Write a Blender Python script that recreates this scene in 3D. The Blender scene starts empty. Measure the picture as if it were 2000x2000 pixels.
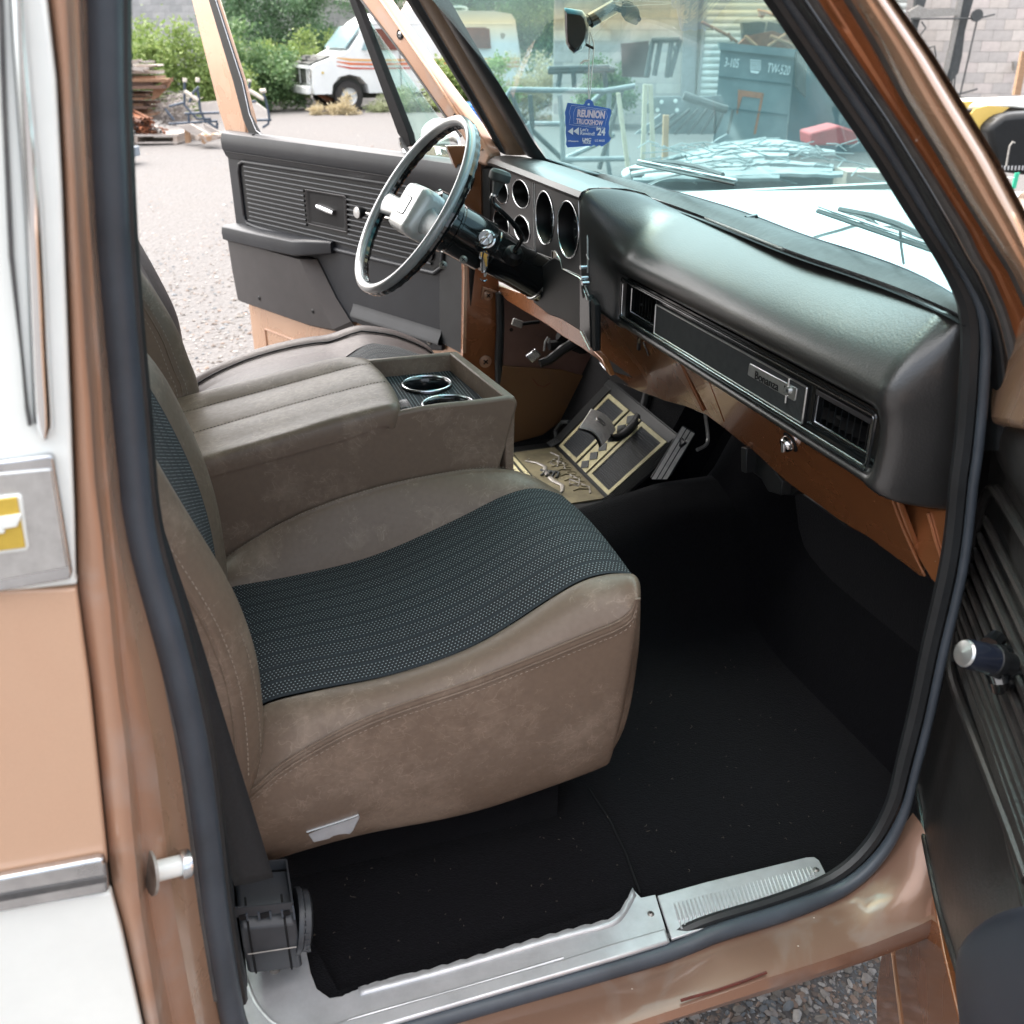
import bpy, bmesh, math, random
from mathutils import Vector, Matrix, Euler
random.seed(7)
R = math.radians
C = bpy.context.scene.collection
sc = bpy.context.scene

# ------------------------------------------------------------------ camera
FPX = 1880.0                       # focal length for a 2000 pixel wide frame
PITCH = math.atan2(930, FPX); YAW = math.atan2(670, math.hypot(FPX, 930))
CAM = Vector((0, -0.83, 1.72))
cd = bpy.data.cameras.new('camera'); cam = bpy.data.objects.new('camera', cd); C.objects.link(cam)
cam.location = CAM
cam.rotation_euler = Euler((math.pi/2-PITCH, 0, -YAW), 'XYZ')
cd.sensor_width = 36; cd.lens = 36*FPX/2000; cd.clip_start = .02; cd.clip_end = 400
cd.dof.use_dof = True; cd.dof.focus_distance = 1.75; cd.dof.aperture_fstop = 7.5
sc.camera = cam
# ------------------------------------------------------------------ world, sun, exposure
SUN_EL, SUN_AZ = R(60), R(118)     # direction the light comes from, azimuth counted from +X towards +Y
w = bpy.data.worlds.new('World'); sc.world = w; w.use_nodes = True
nt = w.node_tree; nt.nodes.clear()
sky = nt.nodes.new('ShaderNodeTexSky'); sky.sky_type = 'NISHITA'; sky.sun_disc = False
sky.sun_elevation = SUN_EL; sky.sun_rotation = math.pi/2-SUN_AZ
sky.air_density = 1.0; sky.dust_density = 6.0; sky.ozone_density = 1.0
bg = nt.nodes.new('ShaderNodeBackground'); bg.inputs[1].default_value = .15
wo = nt.nodes.new('ShaderNodeOutputWorld')
hs = nt.nodes.new('ShaderNodeHueSaturation'); hs.inputs['Saturation'].default_value = .45   # high thin cloud: a greyer sky
nt.links.new(sky.outputs[0], hs.inputs['Color']); nt.links.new(hs.outputs[0], bg.inputs[0]); nt.links.new(bg.outputs[0], wo.inputs[0])
sd = bpy.data.lights.new('sun', 'SUN'); sd.energy = 1.5; sd.angle = R(140); sd.color = (1, .925, .83)
so = bpy.data.objects.new('sun', sd); C.objects.link(so)
dv = Vector((math.cos(SUN_EL)*math.cos(SUN_AZ), math.cos(SUN_EL)*math.sin(SUN_AZ), math.sin(SUN_EL)))
so.rotation_euler = dv.to_track_quat('Z', 'Y').to_euler()
sc.view_settings.view_transform = 'Standard'; sc.view_settings.look = 'None'
sc.view_settings.gamma = 1; sc.view_settings.use_curve_mapping = False
sc.view_settings.exposure = 2.15
sc.render.engine = 'CYCLES'
sc.cycles.max_bounces = 8; sc.cycles.transparent_max_bounces = 12; sc.cycles.diffuse_bounces = 4

# ------------------------------------------------------------------ measuring helpers
# survey points of the photograph turned into places: a sight line cut with a plane of the truck
fw = Vector((math.sin(YAW)*math.cos(PITCH), math.cos(YAW)*math.cos(PITCH), -math.sin(PITCH)))
rt = Vector((math.cos(YAW), -math.sin(YAW), 0)); upv = rt.cross(fw)
fwh = Vector((math.sin(YAW), math.cos(YAW), 0))
RG = dict(R1=(200,0,.2588),R2=(700,0,.2588),R3=(1150,0,.2588),R4=(1500,0,.2588),R5=(400,300,.2588),R6=(850,300,.2588),
 S1=(1150,450,.31056),S2=(900,650,.2588),S3=(0,0,.5176),S4=(0,1000,.5177),S5=(1400,1500,.31056),S6=(1700,700,.4141),S7=(400,1500,.4658),
 T1=(1750,350,.2588),T2=(300,650,.3882),T3=(200,400,.38835),T4=(1100,1640,.31056),T5=(0,700,.2588),T6=(400,1600,.20704),T7=(950,700,.2588),T8=(560,0,.2588),
 D=(0,0,1.0352),F=(0,0,1))
def uv(r, p): x, y, s = RG[r]; return (x+p[0]*s, y+p[1]*s)
def ray(u, v): return fw+rt*((u-1000)/FPX)-upv*((v-1000)/FPX)
def P(r, p, **k):
    d = ray(*uv(r, p)); (a, val), = k.items(); i = 'xyz'.index(a)
    return CAM+d*((val-CAM[i])/d[i])
def PS(r, pts, **k): return [P(r, p, **k) for p in pts]
def PN(r, p, o, n):
    d = ray(*uv(r, p)); return CAM+d*((o-CAM).dot(n)/d.dot(n))
def V(u, v, D):                     # a point at the ground distance D ahead of the camera
    d = ray(u, v); return CAM+d*(D/d.dot(fwh))
def G(u, v, z=0.0): return P('F', (u, v), z=z)

# ------------------------------------------------------------------ objects
def tag(o, label=None, cat=None, group=None, kind=None):
    if label: o['label'] = label
    if cat: o['category'] = cat
    if group: o['group'] = group
    if kind: o['kind'] = kind
    return o
def thing(name, loc, label=None, cat=None, group=None, rz=0):
    o = bpy.data.objects.new(name, None); C.objects.link(o); o.location = loc; o.rotation_euler[2] = rz
    o.empty_display_size = .1; o['_b'] = 1
    del o['_b']
    BASE[o.name] = Matrix.Translation(Vector(loc)) @ Matrix.Rotation(rz, 4, 'Z')
    return tag(o, label, cat, group)
BASE = {}
def setpar(o, parent):
    if parent is not None:
        o.parent = parent
        o.matrix_parent_inverse = BASE.get(parent.name, Matrix.Identity(4)).inverted()
class MB:
    def __init__(s): s.v = []; s.f = []; s.uv = {}; s.mi = []; s.cm = 0
    def add(s, vs, fs, uvs=None):
        b = len(s.v); s.v += [tuple(v) for v in vs]
        for i, f in enumerate(fs):
            if uvs: s.uv[len(s.f)] = [uvs[j] for j in f]
            s.f.append(tuple(b+j for j in f)); s.mi.append(s.cm)
        return s
    def hexa(s, p):                 # 8 points: 4 of one face, 4 of the opposite
        return s.add(p, [(0,3,2,1),(4,5,6,7),(0,1,5,4),(1,2,6,5),(2,3,7,6),(3,0,4,7)])
    def box(s, c, ax, ay, az):      # centre and three half-axis vectors
        c = Vector(c); ax, ay, az = Vector(ax), Vector(ay), Vector(az)
        return s.hexa([c-ax-ay-az, c+ax-ay-az, c+ax+ay-az, c-ax+ay-az, c-ax-ay+az, c+ax-ay+az, c+ax+ay+az, c-ax+ay+az])
    def bx(s, x0, x1, y0, y1, z0, z1):
        return s.hexa([(x0,y0,z0),(x1,y0,z0),(x1,y1,z0),(x0,y1,z0),(x0,y0,z1),(x1,y0,z1),(x1,y1,z1),(x0,y1,z1)])
    def grid(s, rows, closed=False, uvf=None):
        n = len(rows[0]); vs = [v for r in rows for v in r]; fs = []
        for i in range(len(rows)-1):
            for j in range(n if closed else n-1):
                k = (j+1) % n; fs.append((i*n+j, i*n+k, (i+1)*n+k, (i+1)*n+j))
        uvs = None
        if uvf is None:
            # arc length coordinates in metres
            uvs = []; L0 = 0
            for i, r in enumerate(rows):
                if i: L0 += sum((Vector(r[j])-Vector(rows[i-1][j])).length for j in (0, n//2, n-1))/3
                l = 0
                for j in range(n):
                    if j: l += (Vector(r[j])-Vector(r[j-1])).length
                    uvs.append((l, L0))
        return s.add(vs, fs, uvs)
    def tube(s, path, r, n=10, caps=True, up=None, flat=1.0):
        path = [Vector(p) for p in path]; rings = []; m = len(path)
        pu = Vector(up) if up else None
        for i, p in enumerate(path):
            t = (path[min(i+1, m-1)]-path[max(i-1, 0)]).normalized()
            if pu is None:
                pu = Vector((0, 0, 1)) if abs(t.z) < .9 else Vector((1, 0, 0))
            a = t.cross(pu).normalized(); b = a.cross(t).normalized()
            if up is None: pu = b
            rr = r[i] if isinstance(r, (list, tuple)) else r
            rings.append([p+a*math.cos(2*math.pi*k/n)*rr+b*math.sin(2*math.pi*k/n)*rr*flat for k in range(n)])
        b0 = len(s.v); s.grid(rings, closed=True)
        if caps:
            s.f.append(tuple(b0+k for k in reversed(range(n)))); s.mi.append(s.cm)
            s.f.append(tuple(b0+(m-1)*n+k for k in range(n))); s.mi.append(s.cm)
        return s
    def lathe(s, o, ax, prof, n=32, sx=1.0, xdir=None):   # prof: (radius, distance along the axis)
        o = Vector(o); ax = Vector(ax).normalized()
        a = Vector(xdir).normalized() if xdir else ax.orthogonal().normalized()
        a = (a-ax*a.dot(ax)).normalized(); b = ax.cross(a)
        rows = [[o+ax*h+a*(r*sx*math.cos(2*math.pi*k/n))+b*(r*math.sin(2*math.pi*k/n)) for k in range(n)] for r, h in prof]
        return s.grid(rows, closed=True)
    def prism(s, poly, ext):        # polygon (3D) pushed along a vector
        n = len(poly); ext = Vector(ext); p = [Vector(q) for q in poly]
        fs = [tuple(range(n)), tuple(n+k for k in reversed(range(n)))]
        fs += [(k, n+k, n+(k+1) % n, (k+1) % n) for k in range(n)]
        fs = [tuple(reversed(f)) for f in fs]
        return s.add(p+[q+ext for q in p], fs)
    def build(s, name, mat, parent=None, smooth=True, sub=0, bevel=0, seg=2, solid=0, ang=35, mats=None):
        me = bpy.data.meshes.new(name); me.from_pydata(s.v, [], s.f)
        if s.uv:
            l = me.uv_layers.new(name='uv')
            for fi, us in s.uv.items():
                pl = me.polygons[fi]
                for k, li in enumerate(pl.loop_indices): l.data[li].uv = us[k]
        me.materials.append(mat)
        for m in mats or []: me.materials.append(m)
        if mats: me.polygons.foreach_set('material_index', s.mi)
        bm = bmesh.new(); bm.from_mesh(me)
        if not s.uv: bmesh.ops.remove_doubles(bm, verts=bm.verts, dist=1e-6)
        bmesh.ops.recalc_face_normals(bm, faces=bm.faces)
        bm.to_mesh(me); bm.free()
        if smooth:
            me.polygons.foreach_set('use_smooth', [True]*len(me.polygons))
            if not sub: me.set_sharp_from_angle(angle=R(ang))
        o = bpy.data.objects.new(name, me); C.objects.link(o)
        if solid:
            md = o.modifiers.new('solid', 'SOLIDIFY'); md.thickness = solid; md.offset = -1
        if bevel:
            md = o.modifiers.new('bevel', 'BEVEL'); md.width = bevel; md.segments = seg; md.limit_method = 'ANGLE'; md.angle_limit = R(30)
            md.harden_normals = False
        if sub:
            md = o.modifiers.new('sub', 'SUBSURF'); md.levels = sub; md.render_levels = sub
        setpar(o, parent)
        return o
def resamp(pts, n):
    pts = [Vector(p) for p in pts]; L = [0]
    for a, b in zip(pts, pts[1:]): L.append(L[-1]+(b-a).length)
    out = []
    for i in range(n):
        t = L[-1]*i/(n-1); k = 0
        while k < len(L)-2 and L[k+1] < t: k += 1
        d = L[k+1]-L[k]; out.append(pts[k].lerp(pts[k+1], (t-L[k])/d if d > 1e-9 else 0))
    return out
def smoothp(pts, n):                # Catmull-Rom through the points, n samples of equal length
    pts = [Vector(p) for p in pts]; q = [2*pts[0]-pts[1]]+pts+[2*pts[-1]-pts[-2]]; out = []
    for i in range(1, len(q)-2):
        for k in range(8):
            t = k/8; a, b, c, d = q[i-1:i+3]
            out.append(.5*((2*b)+(c-a)*t+(2*a-5*b+4*c-d)*t*t+(3*b-a-3*c+d)*t**3))
    out.append(pts[-1]); return resamp(out, n)
def text_mesh(txt, size, ext, sx=1.0, bold=0.0, shear=0):
    cu = bpy.data.curves.new('lettering', 'FONT'); cu.body = txt; cu.size = size; cu.extrude = ext; cu.offset = bold
    cu.align_x = 'CENTER'; cu.align_y = 'CENTER'; cu.resolution_u = 3; cu.shear = shear
    o = bpy.data.objects.new('t', cu); C.objects.link(o)
    dg = bpy.context.evaluated_depsgraph_get(); me = bpy.data.meshes.new_from_object(o.evaluated_get(dg))
    C.objects.unlink(o); bpy.data.objects.remove(o)
    for v in me.vertices: v.co.x *= sx
    return me
def text(name, txt, size, o, ax, ay, mat, parent, ext=.0005, sx=1.0, bold=0.0, shear=0):
    """lettering centred at o, reading along ax with its top towards ay"""
    me = text_mesh(txt, size, ext, sx, bold, shear); ax = Vector(ax).normalized(); ay = Vector(ay); ay = (ay-ax*ay.dot(ax)).normalized(); az = ax.cross(ay)
    m = Matrix((ax, ay, az)).transposed().to_4x4(); m.translation = Vector(o)
    me.transform(m); me.materials.clear(); me.materials.append(mat); me.name = name
    ob = bpy.data.objects.new(name, me); C.objects.link(ob); setpar(ob, parent); return ob
def inst(src, name, mtx, parent=None, mat=None):
    """another object on the same mesh; mtx places it in the world"""
    o = bpy.data.objects.new(name, src if isinstance(src, bpy.types.Mesh) else src.data); C.objects.link(o)
    setpar(o, parent)
    o.matrix_basis = mtx            # the parent inverse keeps world values
    if mat is not None:
        o.material_slots[0].link = 'OBJECT'; o.material_slots[0].material = mat
    return o

# ------------------------------------------------------------------ materials
def M(name, col, rough=.5, metal=0, var=None, bump=None, coat=0, spec=.5, col2=None, rvar=0, uvc=False, more=None, stretch=None, sheen=0):
    m = bpy.data.materials.new(name); m.use_nodes = True; t = m.node_tree; n = t.nodes; l = t.links
    b = n['Principled BSDF']; b.inputs['Base Color'].default_value = (*col, 1); b.inputs['Roughness'].default_value = rough
    b.inputs['Metallic'].default_value = metal; b.inputs['Coat Weight'].default_value = coat; b.inputs['Specular IOR Level'].default_value = spec
    b.inputs['Coat Roughness'].default_value = .08
    if sheen: b.inputs['Sheen Weight'].default_value = sheen
    tc = n.new('ShaderNodeTexCoord'); co = tc.outputs['UV' if uvc else 'Object']
    if stretch:
        mp = n.new('ShaderNodeMapping'); mp.inputs['Scale'].default_value = stretch; l.new(co, mp.inputs[0]); co = mp.outputs[0]
    if var:
        sc_, amt = var[:2]; nz = n.new('ShaderNodeTexNoise'); nz.inputs['Scale'].default_value = sc_; nz.inputs['Detail'].default_value = 6
        nz.inputs['Roughness'].default_value = .65; l.new(co, nz.inputs[0])
        rp = n.new('ShaderNodeValToRGB'); rp.color_ramp.elements[0].position = .5-var[2] if len(var) > 2 else .3; rp.color_ramp.elements[1].position = .5+var[2] if len(var) > 2 else .7
        l.new(nz.outputs[0], rp.inputs[0])
        mx = n.new('ShaderNodeMix'); mx.data_type = 'RGBA'; l.new(rp.outputs[0], mx.inputs[0])
        c2 = col2 or tuple(c*(1-amt) for c in col)
        mx.inputs[6].default_value = (*(c2 if col2 else tuple(min(1, c*(1+amt*.5)) for c in col)), 1); mx.inputs[7].default_value = (*(col if col2 else c2), 1)
        l.new(mx.outputs[2], b.inputs['Base Color']); m['mix'] = mx.name
        if rvar:
            mr = n.new('ShaderNodeMapRange'); mr.inputs[3].default_value = rough-rvar; mr.inputs[4].default_value = rough+rvar
            l.new(nz.outputs[0], mr.inputs[0]); l.new(mr.outputs[0], b.inputs['Roughness'])
    if bump:
        prev = None
        for (kind, s_, st, dist) in bump:
            if kind == 'noise':
                x = n.new('ShaderNodeTexNoise'); x.inputs['Scale'].default_value = s_; x.inputs['Detail'].default_value = 4; out = x.outputs[0]
            elif kind == 'vor':
                x = n.new('ShaderNodeTexVoronoi'); x.inputs['Scale'].default_value = s_; out = x.outputs[0]
            elif kind == 'edge':
                x = n.new('ShaderNodeTexVoronoi'); x.feature = 'DISTANCE_TO_EDGE'; x.inputs['Scale'].default_value = s_; out = x.outputs[0]
            l.new(co, x.inputs[0])
            bp = n.new('ShaderNodeBump'); bp.inputs['Strength'].default_value = st; bp.inputs['Distance'].default_value = dist
            l.new(out, bp.inputs['Height'])
            if prev: l.new(prev, bp.inputs['Normal'])
            prev = bp.outputs[0]
        l.new(prev, b.inputs['Normal'])
    return m
def math_(t, op, a, b=None, c=None):
    x = t.nodes.new('ShaderNodeMath'); x.operation = op
    for i, q in enumerate((a, b, c)):
        if q is None: continue
        if isinstance(q, (int, float)): x.inputs[i].default_value = q
        else: t.links.new(q, x.inputs[i])
    return x.outputs[0]
def mixc(t, f, a, b):
    x = t.nodes.new('ShaderNodeMix'); x.data_type = 'RGBA'
    for i, q in ((0, f), (6, a), (7, b)):
        if isinstance(q, (int, float)): x.inputs[i].default_value = q
        elif isinstance(q, tuple): x.inputs[i].default_value = (*q, 1)
        else: t.links.new(q, x.inputs[i])
    return x.outputs[2]
def weave(name, dots=True):
    """dark cloth woven in rows with pale flecks and quilted channels; surface coordinates in metres"""
    m = M(name, (.012, .016, .02), .85); t = m.node_tree; n = t.nodes; l = t.links; b = n['Principled BSDF']
    tc = n.new('ShaderNodeTexCoord'); sp = n.new('ShaderNodeSeparateXYZ'); l.new(tc.outputs['UV'], sp.inputs[0])
    x = sp.outputs[0]; y = sp.outputs[1]
    per = .0060
    xr = math_(t, 'DIVIDE', x, per); yr = math_(t, 'DIVIDE', y, per*.9)
    row = math_(t, 'FLOOR', xr)
    off = math_(t, 'MULTIPLY', math_(t, 'MODULO', row, 2), .5)
    fx = math_(t, 'FRACT', xr); fy = math_(t, 'FRACT', math_(t, 'ADD', yr, off))
    dx = math_(t, 'ABSOLUTE', math_(t, 'SUBTRACT', fx, .5)); dy = math_(t, 'ABSOLUTE', math_(t, 'SUBTRACT', fy, .5))
    dot = math_(t, 'MULTIPLY', math_(t, 'LESS_THAN', dx, .13), math_(t, 'LESS_THAN', dy, .14))
    bar = math_(t, 'MULTIPLY', math_(t, 'LESS_THAN', dx, .36), math_(t, 'LESS_THAN', dy, .38))
    nz = n.new('ShaderNodeTexNoise'); nz.inputs['Scale'].default_value = 300; l.new(tc.outputs['UV'], nz.inputs[0])
    hue = mixc(t, nz.outputs[0], (.20, .33, .33), (.56, .52, .55))
    grp = math_(t, 'FRACT', math_(t, 'DIVIDE', x, .034)); seam = math_(t, 'LESS_THAN', grp, .20)
    c0 = mixc(t, bar, (.005, .006, .009), (.016, .017, .020))
    c1 = mixc(t, dot, c0, hue)
    c2 = mixc(t, math_(t, 'MULTIPLY', seam, .92), c1, (.012, .016, .022))
    l.new(c2, b.inputs['Base Color'])
    h = math_(t, 'ADD', math_(t, 'MULTIPLY', bar, .5), math_(t, 'MULTIPLY', math_(t, 'SUBTRACT', 1, seam), 1.0))
    bp = n.new('ShaderNodeBump'); bp.inputs['Strength'].default_value = .5; bp.inputs['Distance'].default_value = .0015
    l.new(h, bp.inputs['Height']); l.new(bp.outputs[0], b.inputs['Normal'])
    return m
def glass(name, tint, dust, dustc=(.55, .78, .74), band=False):
    m = bpy.data.materials.new(name); m.use_nodes = True; t = m.node_tree; n = t.nodes; l = t.links; n.clear()
    out = n.new('ShaderNodeOutputMaterial'); tr = n.new('ShaderNodeBsdfTransparent'); gl = n.new('ShaderNodeBsdfGlossy'); gl.inputs['Roughness'].default_value = .02
    di = n.new('ShaderNodeBsdfDiffuse'); di.inputs[0].default_value = (*dustc, 1); tl = n.new('ShaderNodeBsdfTranslucent'); tl.inputs[0].default_value = (*dustc, 1)
    tc = n.new('ShaderNodeTexCoord'); nz = n.new('ShaderNodeTexNoise'); nz.inputs['Scale'].default_value = 3.5; nz.inputs['Detail'].default_value = 8; l.new(tc.outputs['Object'], nz.inputs[0])
    fine = n.new('ShaderNodeTexNoise'); fine.inputs['Scale'].default_value = 220; l.new(tc.outputs['Object'], fine.inputs[0])
    tcol = tint
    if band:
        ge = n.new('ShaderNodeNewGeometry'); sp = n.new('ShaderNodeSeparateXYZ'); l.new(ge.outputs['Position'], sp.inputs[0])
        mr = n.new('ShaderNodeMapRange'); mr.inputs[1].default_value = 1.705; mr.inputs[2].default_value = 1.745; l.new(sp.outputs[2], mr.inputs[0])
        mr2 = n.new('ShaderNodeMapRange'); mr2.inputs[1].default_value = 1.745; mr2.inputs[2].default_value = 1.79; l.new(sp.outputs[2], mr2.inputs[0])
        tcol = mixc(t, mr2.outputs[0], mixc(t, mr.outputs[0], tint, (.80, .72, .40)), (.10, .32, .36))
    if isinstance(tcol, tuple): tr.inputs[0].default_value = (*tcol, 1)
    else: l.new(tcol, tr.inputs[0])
    ad = n.new('ShaderNodeAddShader'); hm = n.new('ShaderNodeMixShader'); hm.inputs[0].default_value = .5; l.new(di.outputs[0], hm.inputs[1]); l.new(tl.outputs[0], hm.inputs[2])
    mx = n.new('ShaderNodeMixShader')
    l.new(math_(t, 'MULTIPLY', math_(t, 'ADD', nz.outputs[0], math_(t, 'MULTIPLY', fine.outputs[0], .35)), dust), mx.inputs[0]); l.new(tr.outputs[0], mx.inputs[1]); l.new(hm.outputs[0], mx.inputs[2])
    g_ = n.new('ShaderNodeNewGeometry'); dp = n.new('ShaderNodeVectorMath'); dp.operation = 'DOT_PRODUCT'; l.new(g_.outputs['Normal'], dp.inputs[0]); l.new(g_.outputs['Incoming'], dp.inputs[1])
    fr = math_(t, 'ADD', .04, math_(t, 'MULTIPLY', .96, math_(t, 'POWER', math_(t, 'SUBTRACT', 1, math_(t, 'ABSOLUTE', dp.outputs['Value'])), 5)))
    m2 = n.new('ShaderNodeMixShader')
    l.new(fr, m2.inputs[0]); l.new(mx.outputs[0], m2.inputs[1]); l.new(gl.outputs[0], m2.inputs[2])
    l.new(m2.outputs[0], out.inputs[0]); return m
def leathermat(name, base, worn):
    m = M(name, base, .42, spec=.45); t = m.node_tree; n = t.nodes; l = t.links; b = n['Principled BSDF']
    tc = n.new('ShaderNodeTexCoord'); co = tc.outputs['Object']
    a = n.new('ShaderNodeTexNoise'); a.inputs['Scale'].default_value = 9; a.inputs['Detail'].default_value = 8; a.inputs['Roughness'].default_value = .7; l.new(co, a.inputs[0])
    r = n.new('ShaderNodeValToRGB'); r.color_ramp.elements[0].position = .50; r.color_ramp.elements[1].position = .66; l.new(a.outputs[0], r.inputs[0])
    s = n.new('ShaderNodeTexNoise'); s.inputs['Scale'].default_value = 130; s.inputs['Detail'].default_value = 4; l.new(co, s.inputs[0])
    r2 = n.new('ShaderNodeValToRGB'); r2.color_ramp.elements[0].position = .35; r2.color_ramp.elements[1].position = .75; l.new(s.outputs[0], r2.inputs[0])
    # fine creases: stretched cells
    wv = n.new('ShaderNodeTexNoise'); wv.inputs['Scale'].default_value = 14; wv.inputs['Distortion'].default_value = 2.2; l.new(co, wv.inputs[0])
    v = n.new('ShaderNodeTexVoronoi'); v.feature = 'DISTANCE_TO_EDGE'; v.inputs['Scale'].default_value = 26; v.inputs['Randomness'].default_value = 1
    av = n.new('ShaderNodeVectorMath'); av.operation = 'ADD'; sv = n.new('ShaderNodeVectorMath'); sv.operation = 'SCALE'; sv.inputs[3].default_value = .12
    l.new(wv.outputs[1], sv.inputs[0]); l.new(co, av.inputs[0]); l.new(sv.outputs[0], av.inputs[1]); l.new(av.outputs[0], v.inputs[0])
    cr = math_(t, 'LESS_THAN', v.outputs[0], .018); brk = math_(t, 'GREATER_THAN', a.outputs[0], .5)
    crk = math_(t, 'MULTIPLY', math_(t, 'MULTIPLY', cr, brk), .45)
    c = mixc(t, math_(t, 'MULTIPLY', r.outputs[0], .55), base, worn)
    c = mixc(t, math_(t, 'MULTIPLY', r2.outputs[0], .25), c, tuple(x*.62 for x in base))
    c = mixc(t, crk, c, worn)
    l.new(c, b.inputs['Base Color'])
    bp = n.new('ShaderNodeBump'); bp.inputs['Strength'].default_value = .25; bp.inputs['Distance'].default_value = .0012; l.new(s.outputs[0], bp.inputs['Height'])
    bp2 = n.new('ShaderNodeBump'); bp2.inputs['Strength'].default_value = .35; bp2.inputs['Distance'].default_value = .001; bp2.invert = True; l.new(crk, bp2.inputs['Height']); l.new(bp.outputs[0], bp2.inputs['Normal'])
    l.new(bp2.outputs[0], b.inputs['Normal']); l.new(math_(t, 'ADD', .36, math_(t, 'MULTIPLY', s.outputs[0], .2)), b.inputs['Roughness'])
    return m
def paintmat(name, col, dirt, amt=.5, rough=.35, metal=.35, coat=.5):
    """metallic paint with chalky scuffs and small chips"""
    m = M(name, col, rough, metal, coat=coat); t = m.node_tree; n = t.nodes; l = t.links; b = n['Principled BSDF']
    tc = n.new('ShaderNodeTexCoord'); co = tc.outputs['Object']
    a = n.new('ShaderNodeTexNoise'); a.inputs['Scale'].default_value = 7; a.inputs['Detail'].default_value = 9; a.inputs['Distortion'].default_value = 1.2; l.new(co, a.inputs[0])
    r = n.new('ShaderNodeValToRGB'); r.color_ramp.elements[0].position = .5; r.color_ramp.elements[1].position = .66; l.new(a.outputs[0], r.inputs[0])
    f = n.new('ShaderNodeTexNoise'); f.inputs['Scale'].default_value = 900; l.new(co, f.inputs[0])
    v = n.new('ShaderNodeTexVoronoi'); v.inputs['Scale'].default_value = 26; l.new(co, v.inputs[0])
    chip = math_(t, 'LESS_THAN', v.outputs[0], .035)
    c = mixc(t, math_(t, 'MULTIPLY', r.outputs[0], amt), col, dirt)
    c = mixc(t, math_(t, 'MULTIPLY', f.outputs[0], .25), c, tuple(min(1, x*1.5) for x in col))
    c = mixc(t, chip, c, (.62, .52, .45)); l.new(c, b.inputs['Base Color'])
    l.new(math_(t, 'ADD', rough, math_(t, 'MULTIPLY', r.outputs[0], .3*amt+.05)), b.inputs['Roughness'])
    bp = n.new('ShaderNodeBump'); bp.inputs['Strength'].default_value = .05; bp.inputs['Distance'].default_value = .0006; l.new(a.outputs[0], bp.inputs['Height']); l.new(bp.outputs[0], b.inputs['Normal'])
    return m
COPPER = (.45, .275, .175)  # copper lightened so the colour carries the sheen of the outside panels
m_copper = paintmat('copper_paint', COPPER, (.47, .32, .23), .3, .26, .35, .9)
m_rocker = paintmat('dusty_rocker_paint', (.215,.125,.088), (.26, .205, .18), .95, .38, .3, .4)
m_copper_dirty = paintmat('copper_paint_scuffed', (.37,.21,.135), (.38, .29, .24), .85, .38, .25, .5)
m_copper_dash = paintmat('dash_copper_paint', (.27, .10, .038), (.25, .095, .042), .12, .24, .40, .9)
m_kick = paintmat('kick_panel_paint', (.17, .075, .04), (.15, .085, .065), .6, .5, .1, .1)
m_cream = M('cream_paint', (.78, .80, .76), .3, var=(6, .08), coat=.5)
m_white = M('white_hood_paint', (.74, .80, .80), .35, var=(4, .08), coat=.5)
m_leather = leathermat('worn_brown_leather', (.160, .114, .083), (.29, .22, .168))
m_leather2 = leathermat('grey_brown_vinyl', (.088, .074, .073), (.13, .11, .105)); m_leather2.node_tree.nodes['Principled BSDF'].inputs['Specular IOR Level'].default_value = .28
m_cloth = weave('woven_seat_cloth')
m_stitch = M('beige_thread', (.30, .24, .19), .8, var=(300, .3))
m_vinyl = M('black_grained_vinyl', (.024, .022, .021), .30, var=(14, .3), bump=[('noise', 90, .25, .002), ('vor', 420, .22, .0008)], spec=.9, rvar=.04)
m_pad = M('black_dash_pad', (.023, .0225, .0225), .33, var=(5, .25), bump=[('vor', 330, .16, .0008), ('noise', 5, .10, .01)], spec=.95, rvar=.05)
m_door = M('charcoal_door_plastic', (.015, .017, .021), .42, spec=.32, var=(12, .2), bump=[('vor', 380, .2, .0007)], rvar=.05)
m_black = M('black_satin_plastic', (.009, .010, .011), .45, var=(20, .2), spec=.3)
m_gloss = M('black_gloss_plastic', (.008, .009, .010), .12, coat=.3, var=(9, .2))
m_matte = M('black_matte_plastic', (.010, .010, .011), .7, var=(30, .3), spec=.2)
m_rubber = M('weathered_rubber_seal', (.050, .062, .078), .42, var=(10, .3), bump=[('noise', 60, .15, .002)], rvar=.1)
m_rubber2 = M('dark_rubber', (.016, .018, .02), .45, var=(18, .35), bump=[('noise', 80, .15, .0015)])
m_dirtrub = M('dusty_rubber', (.10, .095, .09), .7, var=(30, .4), col2=(.05, .05, .052))
m_carpet = M('black_carpet', (.0042, .0042, .0056), .97, var=(160, .5), bump=[('noise', 420, .5, .003)], spec=.05, sheen=.10)
m_alu = M('worn_aluminium', (.58, .59, .61), .40, .5, var=(12, .22), bump=[('noise', 30, .12, .002), ('noise', 260, .15, .0008)], rvar=.12)
m_alu_dirty = M('grimy_aluminium', (.40, .38, .35), .55, .6, var=(60, .45))
m_chrome = M('chrome', (.80, .81, .82), .08, 1, var=(30, .08))
m_chrome_old = M('dulled_chrome', (.62, .64, .66), .24, 1, var=(26, .25), rvar=.12)
m_silver = M('brushed_silver', (.62, .63, .63), .28, .9, var=(90, .15))
m_bezel = M('charcoal_bezel', (.040, .038, .040), .45, .2, var=(200, .15), spec=.35)
m_screw = M('dull_steel', (.30, .29, .27), .45, .8, var=(70, .3))
m_belt = M('seat_belt_webbing', (.013, .014, .016), .72, var=(260, .4), bump=[('noise', 700, .3, .001)])
m_steel = M('bare_steel', (.36, .355, .34), .4, .35, var=(60, .3))

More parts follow.
